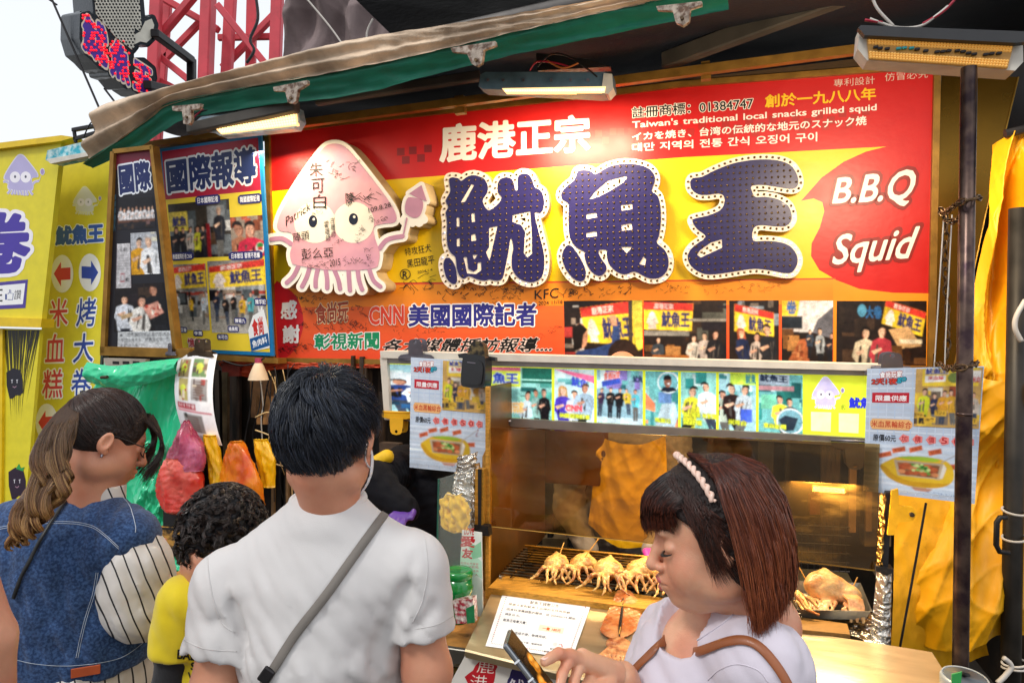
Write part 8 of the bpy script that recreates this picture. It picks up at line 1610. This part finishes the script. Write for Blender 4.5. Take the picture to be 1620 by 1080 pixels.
bnd = Ld(pole*np.array([.080, .098, .093]) + (0, -.014, .032)); core = np.array([bnd, P(104, 655, 1.66), P(84, 700, 1.62), P(88, 745, 1.59), P(68, 785, 1.57), P(54, 820, 1.56), P(36, 850, 1.56), P(24, 862, 1.57)]); core = np.column_stack([np.interp(np.linspace(0, 7, 26), range(8), smooth_poly(core, 6, False)[::6][:8, k]) for k in range(3)]); core = smooth_poly(core[::4], 5, False); K2 = len(core)
N_ = 3200; a = r.uniform(0, 6.28, N_); rr_ = np.sqrt(r.uniform(0, 1, N_)); lock = r.randint(0, 26, N_); la, lr = r.uniform(0, 6.28, 26), np.sqrt(r.uniform(.05, 1, 26)); tt = np.linspace(0, 1, K2)[None]; wid = np.interp(tt, [0, .12, .35, .6, .85, 1], [.016, .026, .044, .042, .026, .006])
X_ = np.cos(la[lock])[:, None]*lr[lock][:, None]*wid*.8 + np.cos(a)[:, None]*rr_[:, None]*wid*.24; Z_ = np.sin(la[lock])[:, None]*lr[lock][:, None]*wid*.8 + np.sin(a)[:, None]*rr_[:, None]*wid*.24; cur = .019*np.clip(tt*2.0 - .15, 0, 1); fz = la[lock][:, None]; X_ = X_ + cur*np.cos(tt*15 + fz*5); Z_ = Z_ + cur*np.sin(tt*15 + fz*5)
core2 = core[None] + X_[..., None]*np.array([.94, .3, 0]) + Z_[..., None]*np.array([-.2, .8, .5]); Ls = r.uniform(.72, 1.0, N_); hairs('ponytail', core2[Ls > .0], .00075, ['20130f', '2a1813', '38201a'], WD, .35, ['b0824c', 'd0a468', '7a5030', '9a6e40'])
N_ = 170; q = np.linspace(0, 1, 9)[None, :, None]; w = r.uniform(0, 1, N_); st = np.stack([.020 + .035*w, .075 - .012*w, .095 - .02*w], -1) + r.normal(0, .002, (N_, 3)); tip = np.stack([.045 + .03*w, .118 + r.normal(0, .008, N_), -.055 + .03*r.normal(0, 1, N_)*.5 + .02*w], -1); mid_ = np.stack([.045 + .03*w, .150 + .0*w, .04 + .0*w], -1)
for s in (1, -1): pf = (1-q)**2*st[:, None] + 2*q*(1-q)*mid_[:, None] + q**2*tip[:, None]; hairs('fringe', Ld(pf*np.array([s, 1, 1])), .0006, ['1c110e', '2c1a14', '3a2218'], WD, .3)
MB().tube([Ld(q_) for q_ in smooth_poly([(.082,-.012,.020),(.083,.02,.020),(.078,.07,.014),(.064,.094,.012)], 5, False)], .0016, 6).build('glasses_arm', DARKM, WD, smooth=True)
for s in (1, -1): MB().tube([Ld((s*.033 + .027*math.cos(k*.35), .098 - .010*abs(math.cos(k*.35)), .004 + .019*math.sin(k*.35))) for k in range(18)], .0014, 6, closed=True).build('glasses_rim', DARKM, WD, smooth=True)
MB().tube([Ld((.084, -.004, -.030)), Ld((.087, -.003, -.036))], .003, 8).build('earring', CLIPM, WD); c = bnd; MB().tube([c + Fl @ np.array([.012*math.cos(k*.4), .004*math.sin(k*.8), .012*math.sin(k*.4)]) for k in range(16)], .004, 6, closed=True).build('hair_tie', DARKM, WD, smooth=True)
lower_body((cl_[0], cl_[1] + .03, .92), fl2, WD, mat('dark_trousers', '1e2026', rough=.8), mat('shoe_black', '161618', rough=.5))
# ------------------------------------------------------------------ the curly haired child
KD = empty('person', P(340, 950, 1.52)*(1, 1, 0), 'curly haired child in a yellow T-shirt with black lettering beside the man', 'person')
HK = P(352, 856, 1.56); fk = np.array([.15, .80, -.58]); Fk = frame(fk); Kd = lambda p_: (np.array(p_)*.96) @ Fk.T + HK; k1, k2, nkk = P(292, 955, 1.50), P(425, 960, 1.52), P(352, 912, 1.54)
B = Body(); v, f = head_sdf(.004, neck=(0, .075, -.14), h=.005); B.add(Kd(v), f); e1, e2 = P(272, 1085, 1.48), P(440, 1100, 1.52); h1, h2 = P(300, 1080, 1.75), P(400, 1080, 1.78); G = Grid(np.minimum(k1, e1) - .08, np.maximum(k2, h2) + .1, .01); D = smin(G.chain([k1, e1, h1], [.042, .034, .024], .02), G.chain([k2, e2, h2], [.042, .034, .024], .02), .01); D = smin(D, G.cap(nkk, nkk - (0, 0, .1), .045, .06), .02); v, f = G.mesh(D); B.add(v, f)
for wr in (h1, h2):
    fi = [[wr + (o, .06, 0), wr + (o, .085, -.01), wr + (o, .09, -.03)] for o in (-.022, -.007, .008, .022)]; Gh, Dh = hand_sdf(wr, wr + (0, .06, 0), ZV, fi, [wr, wr + (.03, .03, 0), wr + (.033, .055, 0)], .005, scale=.8); v, f = Gh.mesh(Dh); B.add(v, f)
B.build('body', SKIN, KD)
YTE = mat('yellow_cotton', 'dcc414', rough=.8, var=.05, bump=.12, bscale=600, sheen=.3); G = Grid(P(240, 1290, 1.5) - (.05, .22, 0), P(470, 885, 1.5) + (.05, .25, 0), .0065); x, y, z = G.X, G.Y, G.Z; D = smin(G.cap(k1 + (.01, 0, 0), k2 - (.01, 0, 0), .058), G.ell(P(352, 1060, 1.56), (.135, .105, .22)), .05); D = smin(D, G.cap(nkk - (0, 0, .03), k1, .045), .03)
for s_, e_ in ((k1, e1), (k2, e2)): end = s_ + (e_ - s_)*.62; ax = (e_ - s_)/np.linalg.norm(e_ - s_); D = smin(D, smax(G.cap(s_, e_, .056, .058), (x-end[0])*ax[0] + (y-end[1])*ax[1] + (z-end[2])*ax[2], .006), .015)
kd1 = ridges(91, 8, 50, 110, 1.4); D = smax(D, -G.cap(nkk + (0, 0, .14), nkk + (0, 0, .05), .052), .005) + .004*kd1(x + z*.5, z*.5); KT = sdf_obj(G, D, 'tshirt', YTE, KD, local=False); bk_ = bvh(KT)
G = Grid(np.minimum(k1, e1) - .07, np.maximum(k1, h1) + .07, .008); sdf_obj(G, G.chain([k1 + (e1-k1)*.5, e1, e1 + (h1-e1)*.8], [.044, .040, .032], .01), 'black_undersleeve', mat('black_cotton', '1a1a1e', rough=.8, bump=.2, sheen=.2), KD, local=False)
for t_, q_ in [('BABY A', [(281,1026),(338,1033),(338,1048),(280,1041)]), ('SAYS', [(302,1046),(342,1050),(342,1063),(302,1059)]), ('WNNA', [(298,1062),(346,1064),(346,1078),(298,1077)]), ('MAMA', [(310,1080),(350,1081),(350,1094),(310,1093)])]:
    gv, gf = glyphs(t_, .03, 0, .03, 22); Q_ = np.array(q_, float); xx, yy = gv[:, :1], 1 - gv[:, 1:]; pp_ = (1-xx)*(1-yy)*Q_[0] + xx*(1-yy)*Q_[1] + xx*yy*Q_[2] + (1-xx)*yy*Q_[3]; o3, _ = on(bk_, pp_, .0012)
    if len(o3) == len(pp_): mesh('lettering', o3, [g[::-1] for g in gf], DARKM, KD)
MB().box(P(334, 1066, 1.40), (.0, .0, .0)) if 0 else None
d = dirs(9000, 31); pos = d*(.085, .10, .095); keep = (pos[:, 2] > -.092) & ~((pos[:, 1] > .05) & (pos[:, 2] < .04)); d = d[keep][:3600]; r = np.random.RandomState(8); own = r.choice(len(d), 340, False); ow_ = own[((d[:, None] - d[own][None])**2).sum(-1).argmin(1)]; dl = d[ow_]; t = np.linspace(0, 1, 12)[None, :, None]
aa = np.cross(dl, (0, 0, 1.)); aa /= np.linalg.norm(aa, axis=1)[:, None] + 1e-6; bb = np.cross(dl, aa); ph0 = r.uniform(0, 6.28, len(d))[ow_][:, None, None]; hand_ = np.where(r.uniform(size=len(d))[ow_] > .5, 1, -1)[:, None, None]; R1 = .0085
pth = (d*.35 + dl*.65)[:, None]*np.array([.084, .100, .096])*(1.0 + .20*t) + R1*(np.cos(t*7.5*hand_ + ph0)*aa[:, None] + np.sin(t*7.5*hand_ + ph0)*bb[:, None])*np.minimum(1, t*3) - np.array([0, 0, .012])*t**2 + r.normal(0, .0012, (len(d), 1, 3)) + (0, -.012, .03)
hairs('curly_hair', Kd(pth), .00085, ['1c1615', '251d1b', '15110f', '322623'], KD, .3, ['3a2e2a', '241b18']); G = Grid((-.12, -.14, -.10), (.12, .13, .16), .005); D = smax(G.ell((0, -.012, .032), (.088, .104, .100)), -G.ell((0, .11, -.03), (.075, .06, .09)), .01) + .006*np.sin(G.X*170)*np.sin(G.Y*160)*np.sin(G.Z*150); v, f = G.mesh(smax(D, -(G.Z + .098), .01)); mesh('hair_base', Kd(v), f, MATS['hair_black'], KD, True)
lower_body((P(350, 1000, 1.56)[0], 1.58, .80), (0, 1), KD, MATS['dark_trousers'], MATS['shoe_white'], w=.07)
# ------------------------------------------------------------------ stall workers
W1 = empty('person', P(700, 900, 2.35)*(1, 1, 0), 'stall worker in black long sleeves bending behind the first meal poster', 'person'); BLC = mat('black_sweater', '0e0d12', rough=.9, var=.15, bump=.25, bscale=300, spec=.2)
hd = P(705, 640, 2.80); B = Body(); v, f = head_sdf(0, neck=(0, 0, -.18), h=.006); F1 = frame((-.7, -.6, -.35)); B.add(v @ F1.T + hd, f); wr = P(640, 806, 2.12); fi = [[wr + (-.03 + .014*k, -.05, -.01), wr + (-.034 + .014*k, -.08, -.02), wr + (-.036 + .014*k, -.09, -.04)] for k in range(4)]; Gh, Dh = hand_sdf(wr, fi[1][0], ZV, fi, [wr, wr + (.03, -.03, 0), wr + (.03, -.06, -.01)], .005, scale=1.1); B.build('body', SKIN, W1); sdf_obj(Gh, Dh, 'purple_glove', mat('purple_glove', '5e3a8e', rough=.35, coat=.2), W1, local=False)
s1, s2 = P(735, 740, 2.75), P(640, 742, 2.60); e_1 = P(588, 765, 2.22); G = Grid(P(560, 900, 2.1) - (.05, .1, .1), P(790, 690, 2.6) + (.05, .2, .05), .008); D = smin(G.cap(s1, s2, .085), G.ell(P(690, 850, 2.5), (.17, .13, .28)), .06); D = smin(D, G.chain([s2, e_1, wr], [.078, .066, .042], .03), .03); wq = ridges(95, 8, 45, 110, 1.4); sdf_obj(G, D + .005*wq(G.X + G.Y, G.Z), 'sweater', BLC, W1, local=False)
G = Grid(e_1 - .1, e_1 + .1, .008); sdf_obj(G, smin(G.cap(P(572, 742, 2.24), P(580, 790, 2.22), .028, .026), G.cap(P(590, 735, 2.3), P(612, 722, 2.3), .025), .02), 'yellow_apron_sleeve', mat('apron_yellow', 'e0b010', rough=.6, bump=.2), W1, local=False)
d = dirs(5000, 41); d = d[(d[:, 2] > -.2) & (d[:, 1] < .5)][:2500]; pth = cap_paths(d, (.080, .098, .093), (0, -.3, 1), .6, .15, 5, 9); hairs('hair', (pth + (0, -.012, .03)) @ F1.T + hd, .0010, ['15131a'], W1); lower_body((hd[0], hd[1] + .1, .92), (0, -1), W1, MATS['dark_trousers'], MATS['shoe_black'])
W2 = empty('person', P(960, 900, 2.95)*(1, 1, 0), 'stall worker in a grey shirt and yellow apron behind the glass shield, standing in for a hazy reflection', 'person'); hd = P(985, 600, 2.95); F2 = frame((.1, -1, -.3)); B = Body(); v, f = head_sdf(0, neck=(0, 0, -.18), h=.006); B.add(v @ F2.T + hd, f); s1, s2 = P(905, 700, 2.95), P(1062, 700, 2.92); ea, eb = P(900, 800, 2.9), P(1085, 800, 2.8); wr = P(1032, 868, 2.45)
B.build('body', SKIN, W2); GRY = mat('grey_shirt', '8a7f78', rough=.8, var=.1, bump=.2); G = Grid(P(880, 1000, 2.9) - (.06, .5, 0), P(1100, 670, 3.0) + (.06, .16, .04), .010); D = smin(G.cap(s1, s2, .08), G.ell(P(985, 830, 2.98), (.18, .12, .30)), .06); D = smin(D, G.chain([s1, ea, P(930, 870, 2.75)], [.07, .06, .04], .03), .03); D = smin(D, G.chain([s2, eb, wr], [.07, .058, .034], .03), .03); sdf_obj(G, D + .005*wq(G.X, G.Z), 'shirt', GRY, W2, local=False)
fi = [[wr + (-.02 + .013*k, -.04, -.005), wr + (-.022 + .013*k, -.075, -.015), wr + (-.02 + .013*k, -.09, -.035)] for k in range(4)]; Gh, Dh = hand_sdf(wr, fi[1][0], ZV, fi, [wr, wr + (-.03, -.03, 0), wr + (-.03, -.06, -.01)], .005, scale=1.15); sdf_obj(Gh, Dh, 'magenta_glove', mat('magenta_glove', 'c2409a', rough=.35, coat=.2), W2, local=False)
ap = stall_plane(2.72, z=1.4); ar_ = ridges(97, 8, 6, 18, 1.5); AP = empty('apron_anchor', mw=ap.matrix()); o = drape(ap, [(946,690),(985,700),(1020,700),(1052,690)], [(930,830),(975,860),(1030,860),(1060,835)], 50, 50, lambda u, v: .04*np.sin(u*3.14) + .015*ar_(u, v*.6), 'apron', MATS['apron_yellow'], AP); o.parent = W2; o.matrix_parent_inverse = Matrix.Translation(-W2.location) @ ap.matrix(); bpy.data.objects.remove(AP)  # apron stands in for a hazy yellow reflection in the glass
lower_body((hd[0], hd[1] + .06, .92), (0, -1), W2, MATS['dark_trousers'], MATS['shoe_black'])
# ================================================================== the crowded left end of the stall
GP2 = mat('green_plastic_sheet', '2cc08a', rough=.22, var=.12, vscale=5, bump=.15, bscale=12, coat=.5, sss=.12)
gq = stall_plane(2.72, z=1.5); GS = root('green_plastic_sheet', gq, 'shiny green plastic sheet gathered beside the yellow arrow banner', 'plastic sheet'); g1_, g2_ = ridges(101, 9, 5, 16, 1.8), ridges(102, 9, 18, 50, 1.5)
drape(gq, [(152,572),(175,585),(215,588),(250,580),(292,570)], [(150,690),(170,780),(200,835),(235,838),(268,820)], 110, 130, lambda u, v: .03*g1_(u*.8+v*.15, v*.2) + .006*g2_(u*.7, v*.35) + .03*np.sin(u*13+v*4), 'sheet', GP2, GS)
drape(gq, [(150,572),(190,578),(240,572),(296,566)], [(152,604),(195,612),(245,606),(292,590)], 80, 24, lambda u, v: .05 + .03*np.sin(v*3.1) + .005*g2_(u*.8, v*.3), 'rolled_top', GP2, GS)
drape(gq, [(232,700),(255,690),(270,720)], [(228,830),(250,842),(265,826)], 40, 60, lambda u, v: .06 + .03*g1_(u*1.2, v*.7+2) + .008*g2_(u, v), 'loose_fold', GP2, GS); MB().tube([gq.w(160, 597, .09), gq.w(170, 596, .09)], .008, 8).build('gold_clip', CLIPR, GS)
drape(gq, [(236,820),(262,845),(290,870),(312,892)], [(236,930),(255,935),(282,936),(300,925)], 60, 50, lambda u, v: .12 + .03*g1_(u*1.1+1, v*.6) + .006*g2_(u, v), 'lower_fold', GP2, GS)
# backdrop boards and frames in the dark recess
rb = stall_plane(3.0, z=1.4); RK = root('storage_rack', rb, 'dark cluttered rack of timber, wires and boards under the sign', 'rack'); DW = mat('dark_timber', '3a2a1e', rough=.7, var=.4, col2='1c1410', mixscale=8, stretch=(8, 1, 8)); LW = mat('edge_timber', '8a6a48', rough=.6, var=.3)
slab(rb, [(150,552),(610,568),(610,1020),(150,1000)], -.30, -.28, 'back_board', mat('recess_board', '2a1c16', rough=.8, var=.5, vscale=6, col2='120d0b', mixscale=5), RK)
r_ = random.Random(17)
for k in range(26): x = r_.uniform(262, 600); y0 = r_.uniform(560, 640); y1 = r_.uniform(700, 900); w = r_.uniform(3, 13); z_ = r_.uniform(-.25, -.02); slab(rb, [(x, y0), (x+w, y0), (x+w+r_.uniform(-6, 6), y1), (x+r_.uniform(-6, 6), y1)], z_-.02, z_, 'board', r_.choice([DW, DW, GST, DARKW, CLIPR]), RK)
for x in (429, 452, 505): slab(rb, [(x, 700), (x+4, 700), (x+4, 900), (x, 900)], .0, .02, 'edge_strip', LW, RK)
for k in range(5): slab(rb, [(436+k*13, 690), (445+k*13, 690), (445+k*13, 880), (436+k*13, 880)], -.02, .005, 'ribbed_panel', mat('ribbed_dark', '24201e', rough=.4, metal=.3), RK)
for (x, y, w, h, c) in [(395,600,34,60,'5a3c20'),(300,600,26,90,'3a1c18'),(404,625,28,46,'a87848'),(350,575,30,20,'7a2a20'),(470,590,30,50,'4a4038'),(540,640,40,60,'2c2a30'),(600,700,30,70,'46362a'),(318,820,40,40,'22201e')]:
    slab(rb, [(x,y),(x+w,y+2),(x+w-2,y+h),(x+2,y+h)], -.08, -.03, 'stacked_box', mat('box_'+c, c, rough=.7, var=.35, vscale=20), RK)
for k in range(26):
    x, y = r_.uniform(400, 600), r_.uniform(575, 620); p_ = [(x, y)]
    for j in range(4): p_.append((p_[-1][0] + r_.uniform(-14, 14), p_[-1][1] + r_.uniform(20, 60)))
    MB().tube([rb.w(*q, r_.uniform(.03, .06)) for q in smooth_poly(p_, 4, False)], r_.uniform(.002, .004), 5).build('hanging_wire', r_.choice([BLKC, BLKC, GST, CRC, WHC]), RK, smooth=True)
slab(rb, [(164,566),(230,568),(230,582),(164,580)], .0, .03, 'shelf_rail', mat('pale_rail', 'a89e92', rough=.5, dirt=.4), RK)
for k in range(3): slab(rb, [(178+k*16,571),(188+k*16,571.5),(188+k*16,576),(178+k*16,575.5)], .0305, .032, 'slot', GST, RK)
for k in range(6): MB().tube([rb.w(258+k*5, 650, .1), rb.w(258+k*5, 700, .1)], .0015, 5).build('rack_wire', GST, RK)
for y in (655, 672, 692): MB().tube([rb.w(254, y, .1), rb.w(290, y, .1)], .002, 5).build('rack_wire', GST, RK)
# cream extension cord with switch
ck = stall_plane(2.86, z=1.4); o = root('extension_cord', ck, 'coiled cream power cord hanging with a black plug near the man', 'cord')
for pts in ([(404,660),(425,652),(446,664),(455,690),(448,712),(436,722)], [(404,680),(430,690),(452,706),(470,722),(462,736)], [(436,676),(462,678),(480,694),(480,716),(466,735),(440,735),(420,720),(428,700),(440,682)], [(478,650),(466,672),(470,700)], [(455,735),(458,752),(462,775),(463,830)], [(462,735),(470,750),(464,765),(458,752)]):
    MB().tube([ck.w(*q, .02) for q in smooth_poly(pts, 6, False)], .0038, 6).build('cable', CRC, o, smooth=True)
for x, y, w, h in ((440, 670, 18, 20), (448, 698, 20, 26), (468, 706, 12, 10)): slab(ck, [(x-w/2,y-h/2),(x+w/2,y-h/2+3),(x+w/2,y+h/2),(x-w/2,y+h/2-2)], .02, .05, 'plug', BLKC, o)
# curved menu sheet
sh = stall_plane(2.75, z=1.5); HSH = root('menu_sheet', sh, 'curling white menu sheet with food photographs clipped under the posters', 'menu'); Q = [(284,560),(343,561),(365,702),(306,686)]
def menu(p):
    p.rect(0,0,1,1,'e4e2e4')
    for (a, b, c, d, k1_) in [(.1,.06,.42,.27,'8a7a50'),(.5,.05,.84,.26,'6a8a50'),(.14,.28,.42,.54,'b0a060'),(.5,.28,.88,.52,'a09a98')]:
        p.rect(a,b,c,d,k1_); p.ell((a+c)/2,(b+d)/2,.09,.06,'c8d040' if k1_ != 'a09a98' else '7a6a60'); clutter(p, 8, ['d8c8b0','7a5a40','a83a30','4a3a30'], int(a*90+b*30), b, d, .05, a, c)
    for k in range(7): p.line([(.56,.31+k*.03),(.8,.315+k*.03)], .014, '6a5048')
    p.rect(.08,.565,.6,.635,'b02838'); p.text('秀水腸',[(.1,.575),(.32,.575),(.32,.625),(.1,.625)],'f0d8d8'); p.text('大腸香腸',[(.35,.575),(.57,.575),(.57,.625),(.35,.625)],'f0d8d8'); p.rect(.08,.645,.95,.665,'c8707a'); p.rect(.22,.69,.72,.9,'9a9490'); p.ell(.3,.71,.05,.03,'3a3a34')
    for k in range(7): p.line([(.32,.72+k*.025),(.62,.725+k*.025)], .013, '6a5048')
    p.text('傳統古早味香腸', [(.1,.93),(.8,.93),(.8,.975),(.1,.975)], '3a3438')
rs = Raster(70, 118, 'e4e2e4', 77); menu(rs)
class PC:
    def hit(s, pts, c=0.0): q_ = sh.hit(pts, 0); v_ = np.repeat(np.linspace(0, 1, rs.H+1), rs.W+1); q_[:, 2] = .10*np.sin(v_*2.2)*(1-v_*.3) + .02*np.sin(np.tile(np.linspace(0, 3.1, rs.W+1), rs.H+1)); return q_
Qc = smooth_poly([(284,560),(300,600),(304,640),(306,686)], 1, False); rs.finish(PC(), [(284,560),(344,560),(365,702),(306,686)], 0, 'sheet', PAPER, HSH, grain=.05)
clip(sh, 322, 562, 40, 22, CLIPR, 'rusty bulldog clip holding the curling menu sheet', True, .01)['group'] = 'rusty clips under the posters'; clip(sh, 278, 560, 16, 14, CLIPM, 'small bright metal clip beside the rusty bulldog clip', True, .02)['group'] = 'rusty clips under the posters'
# kitchen seen dimly behind the glass
kc = stall_plane(3.1, z=1.3); KC = root('kitchen_shelving', kc, 'dim kitchen shelving with pale uprights behind the glass shield', 'shelving')
for x, y0, y1, w, m_ in [(1345,700,842,11,LW),(1372,700,840,9,LW),(1243,690,900,7,GST),(1300,690,900,30,DW),(1120,690,880,9,GST),(868,690,850,8,GST),(1200,700,900,24,DARKW)]: slab(kc, [(x,y0),(x+w,y0),(x+w-2,y1),(x-2,y1)], -.03, .0, 'upright', m_, KC)
for k in range(8): MB().tube([kc.w(1268+k*10, 826, .02), kc.w(1268+k*10, 905, .02)], .003, 5).build('mesh_wire', GST, KC)
for k in range(6): MB().tube([kc.w(1262, 830+k*14, .02), kc.w(1344, 834+k*14, .02)], .003, 5).build('mesh_wire', GST, KC)
for k in range(22): x, y = r_.uniform(850, 1390), r_.uniform(720, 880); w, h = r_.uniform(14, 44), r_.uniform(10, 40); slab(kc, [(x,y),(x+w,y+1),(x+w,y+h),(x,y+h)], -.16, r_.uniform(-.12, -.04), 'stored_item', r_.choice([mat('it_a','5a4a34',rough=.5,var=.3), mat('it_b','2e3034',rough=.4,var=.3), mat('it_c','7a6a58',rough=.6,var=.3), mat('it_d','6e2c22',rough=.5,var=.2), STEELD]), KC)
# bags on hooks
RP = mat('red_plastic', 'd8342c', alpha=.88, rough=.22, var=.15, vscale=9, coat=.6, sss=.3, col2='f07a68', mixscale=6, bump=.3, bscale=40); PP = mat('pink_plastic', 'c4688a', alpha=.75, rough=.25, var=.25, vscale=12, coat=.5, sss=.2, col2='a01848', mixscale=9, bump=.25, bscale=40); YP2 = mat('yellow_plastic', 'eab40e', rough=.3, var=.12, coat=.4, sss=.2, bump=.2, bscale=30); OP = mat('orange_plastic', 'ec8a18', alpha=.8, rough=.25, var=.15, coat=.5, sss=.25, col2='d8501c', mixscale=7, bump=.3, bscale=35)
bgp = stall_plane(2.60, z=1.2); b = root('carrier_bag', bgp, 'full red plastic carrier bag hanging with twisted pink handles', 'bag', 'plastic bags hanging on the rack'); bag(bgp, [(722,268,300),(736,258,312),(752,251,320),(772,248,322),(790,251,316),(804,262,303),(813,276,288)], .07, 3, 'filled_bottom', RP, b, amp=.006, f=45)
bag(bgp, [(664,290,300),(685,283,308),(705,272,322),(725,262,326),(742,258,322)], .06, 4, 'gathered_top', PP, b, amp=.006, f=60)
b = root('carrier_bag', bgp, 'yellow plastic bag hanging behind the curling menu sheet', 'bag', 'plastic bags hanging on the rack'); bag(bgp, [(690,306,328),(715,310,334),(740,314,340),(765,316,342),(790,318,342)], .03, 6, 'bag', YP2, b, amp=.005, c0=-.06)
b = root('carrier_bag', bgp, 'translucent orange plastic bag hanging to the right of the menu sheet', 'bag', 'plastic bags hanging on the rack'); bag(bgp, [(700,352,372),(720,345,384),(745,338,396),(770,336,404),(800,340,408)], .05, 7, 'bag', OP, b, amp=.006, f=60, c0=-.05)
b = root('carrier_bag', bgp, 'bright yellow cloth bag half behind the orange bag', 'bag', 'plastic bags hanging on the rack'); bag(bgp, [(700,372,396),(725,374,408),(750,380,412),(778,388,410)], .03, 8, 'bag', YP2, b, amp=.006, c0=-.12)
for (x, y, w, h, lab, m_) in [(258,806,28,26,'black box on the floor of the rack under the red bag', BLKC), (254,832,40,34,'brown cardboard box with black marks beside the curly hair', mat('cardboard', 'b8863c', rough=.8, var=.15, col2='3a2a14', mixscale=40))]:
    e = root('small_box', bgp, lab, 'box'); slab(bgp, [(x,y),(x+w,y+2),(x+w,y+h),(x,y+h)], -.12, -.01, 'box', m_, e); slab(bgp, [(x+2,y+2),(x+w-2,y+4),(x+w-2,y+7),(x+2,y+5)], -.009, -.007, 'tape', GST, e)
# lamp shade and orange cloth under the sign
lsp = stall_plane(2.95, z=1.6); LS = root('pendant_lamp', lsp, 'small pale lamp shade with pink cap hanging under the sign', 'lamp'); k_ = .0027; c = lsp.hit([(419, 600)])[0]; mb = MB(); n = 20; V = [(c[0] + rr*math.cos(6.283*k/n), c[1] + yy, .05 + rr*math.sin(6.283*k/n)) for yy, rr in ((0, .050), (.03, .042), (.07, .026), (.085, .018)) for k in range(n)]; mb.add(V, [(i*n+(k+1) % n, i*n+k, (i+1)*n+k, (i+1)*n+(k+1) % n) for i in range(3) for k in range(n)]); mb.build('shade', mat('shade_cream', 'd8bfa2', rough=.6), LS, smooth=True, local=True); MB().tube([(c[0], c[1]+.08, .05), (c[0], c[1]+.11, .05)], .018, 10).build('cap', mat('cap_pink', 'a83a58', rough=.5), LS, local=True); MB().tube([lsp.w(*q, .05) for q in smooth_poly([(352,570),(380,578),(405,574),(418,566)], 5, False)], .004, 6).build('cord', BLKC, LS, smooth=True)
oc = stall_plane(3.04, z=1.6); OC = root('orange_cloth', oc, 'orange red cloth strip hanging just under the big sign', 'cloth'); drape(oc, [(345,566),(440,572),(520,574),(600,576)], [(345,580),(395,598),(440,584),(600,582)], 70, 12, lambda u, v: .012*g2_(u*1.4, v*.3), 'strip', mat('orange_red', 'c04420', rough=.6, var=.2, dirt=.3), OC)
sbox(.62, 1.15, 1.95, 2.5, 0, .62, 'crate', mat('crate_dark', '1c1a1a', rough=.7, var=.3), empty('storage_crate', SP(.9, 2.2, 0), 'dark storage crate under the yellow tarpaulin', 'crate'))
tb_ = stall_plane(1.75, z=.9); e = root('plastic_tub', tb_, 'grey plastic tub with green print at the foot of the pole', 'tub'); bag(tb_, [(1070,1494,1560),(1074,1488,1566),(1120,1490,1568),(1200,1496,1560)], .10, 2, 'tub', mat('tub_grey', '8d9296', rough=.35, var=.1), e, amp=.0, sub=2); slab(tb_, [(1506,1066),(1522,1062),(1520,1084),(1505,1086)], .103, .106, 'label', mat('label_green', '2a8a44', rough=.5), e)
# passer-by's sleeve at the very left edge
ED = empty('person', P(-30, 1100, 1.0)*(1, 1, 0), 'passer-by whose bare arm just enters the bottom left corner', 'person'); a0, a1, a2 = P(-70, 930, .95), P(-22, 1010, .95), P(-14, 1130, .97); G = Grid(np.minimum(a0, a2) - (.45, .3, .1), np.maximum(a0, a2) + (.07, .2, .12), .01); hdp = a0 + (-.14, 0, .35); D = smin(G.chain([a0, a1, a2], [.05, .036, .03], .01), G.ell(a0 + (-.2, .02, -.1), (.17, .11, .25)), .03); v, f = G.mesh(D); B = Body(); B.add(v, f); vh, fh = head_sdf(0, h=.008, neck=(0, 0, -.19)); B.add(vh @ frame((.3, 1, 0)).T + a0 + (-.19, .02, .30), fh); B.build('body', SKIN, ED); lower_body((a0[0] - .2, a0[1], .9), (.3, 1), ED, MATS['dark_trousers'], MATS['shoe_black'])
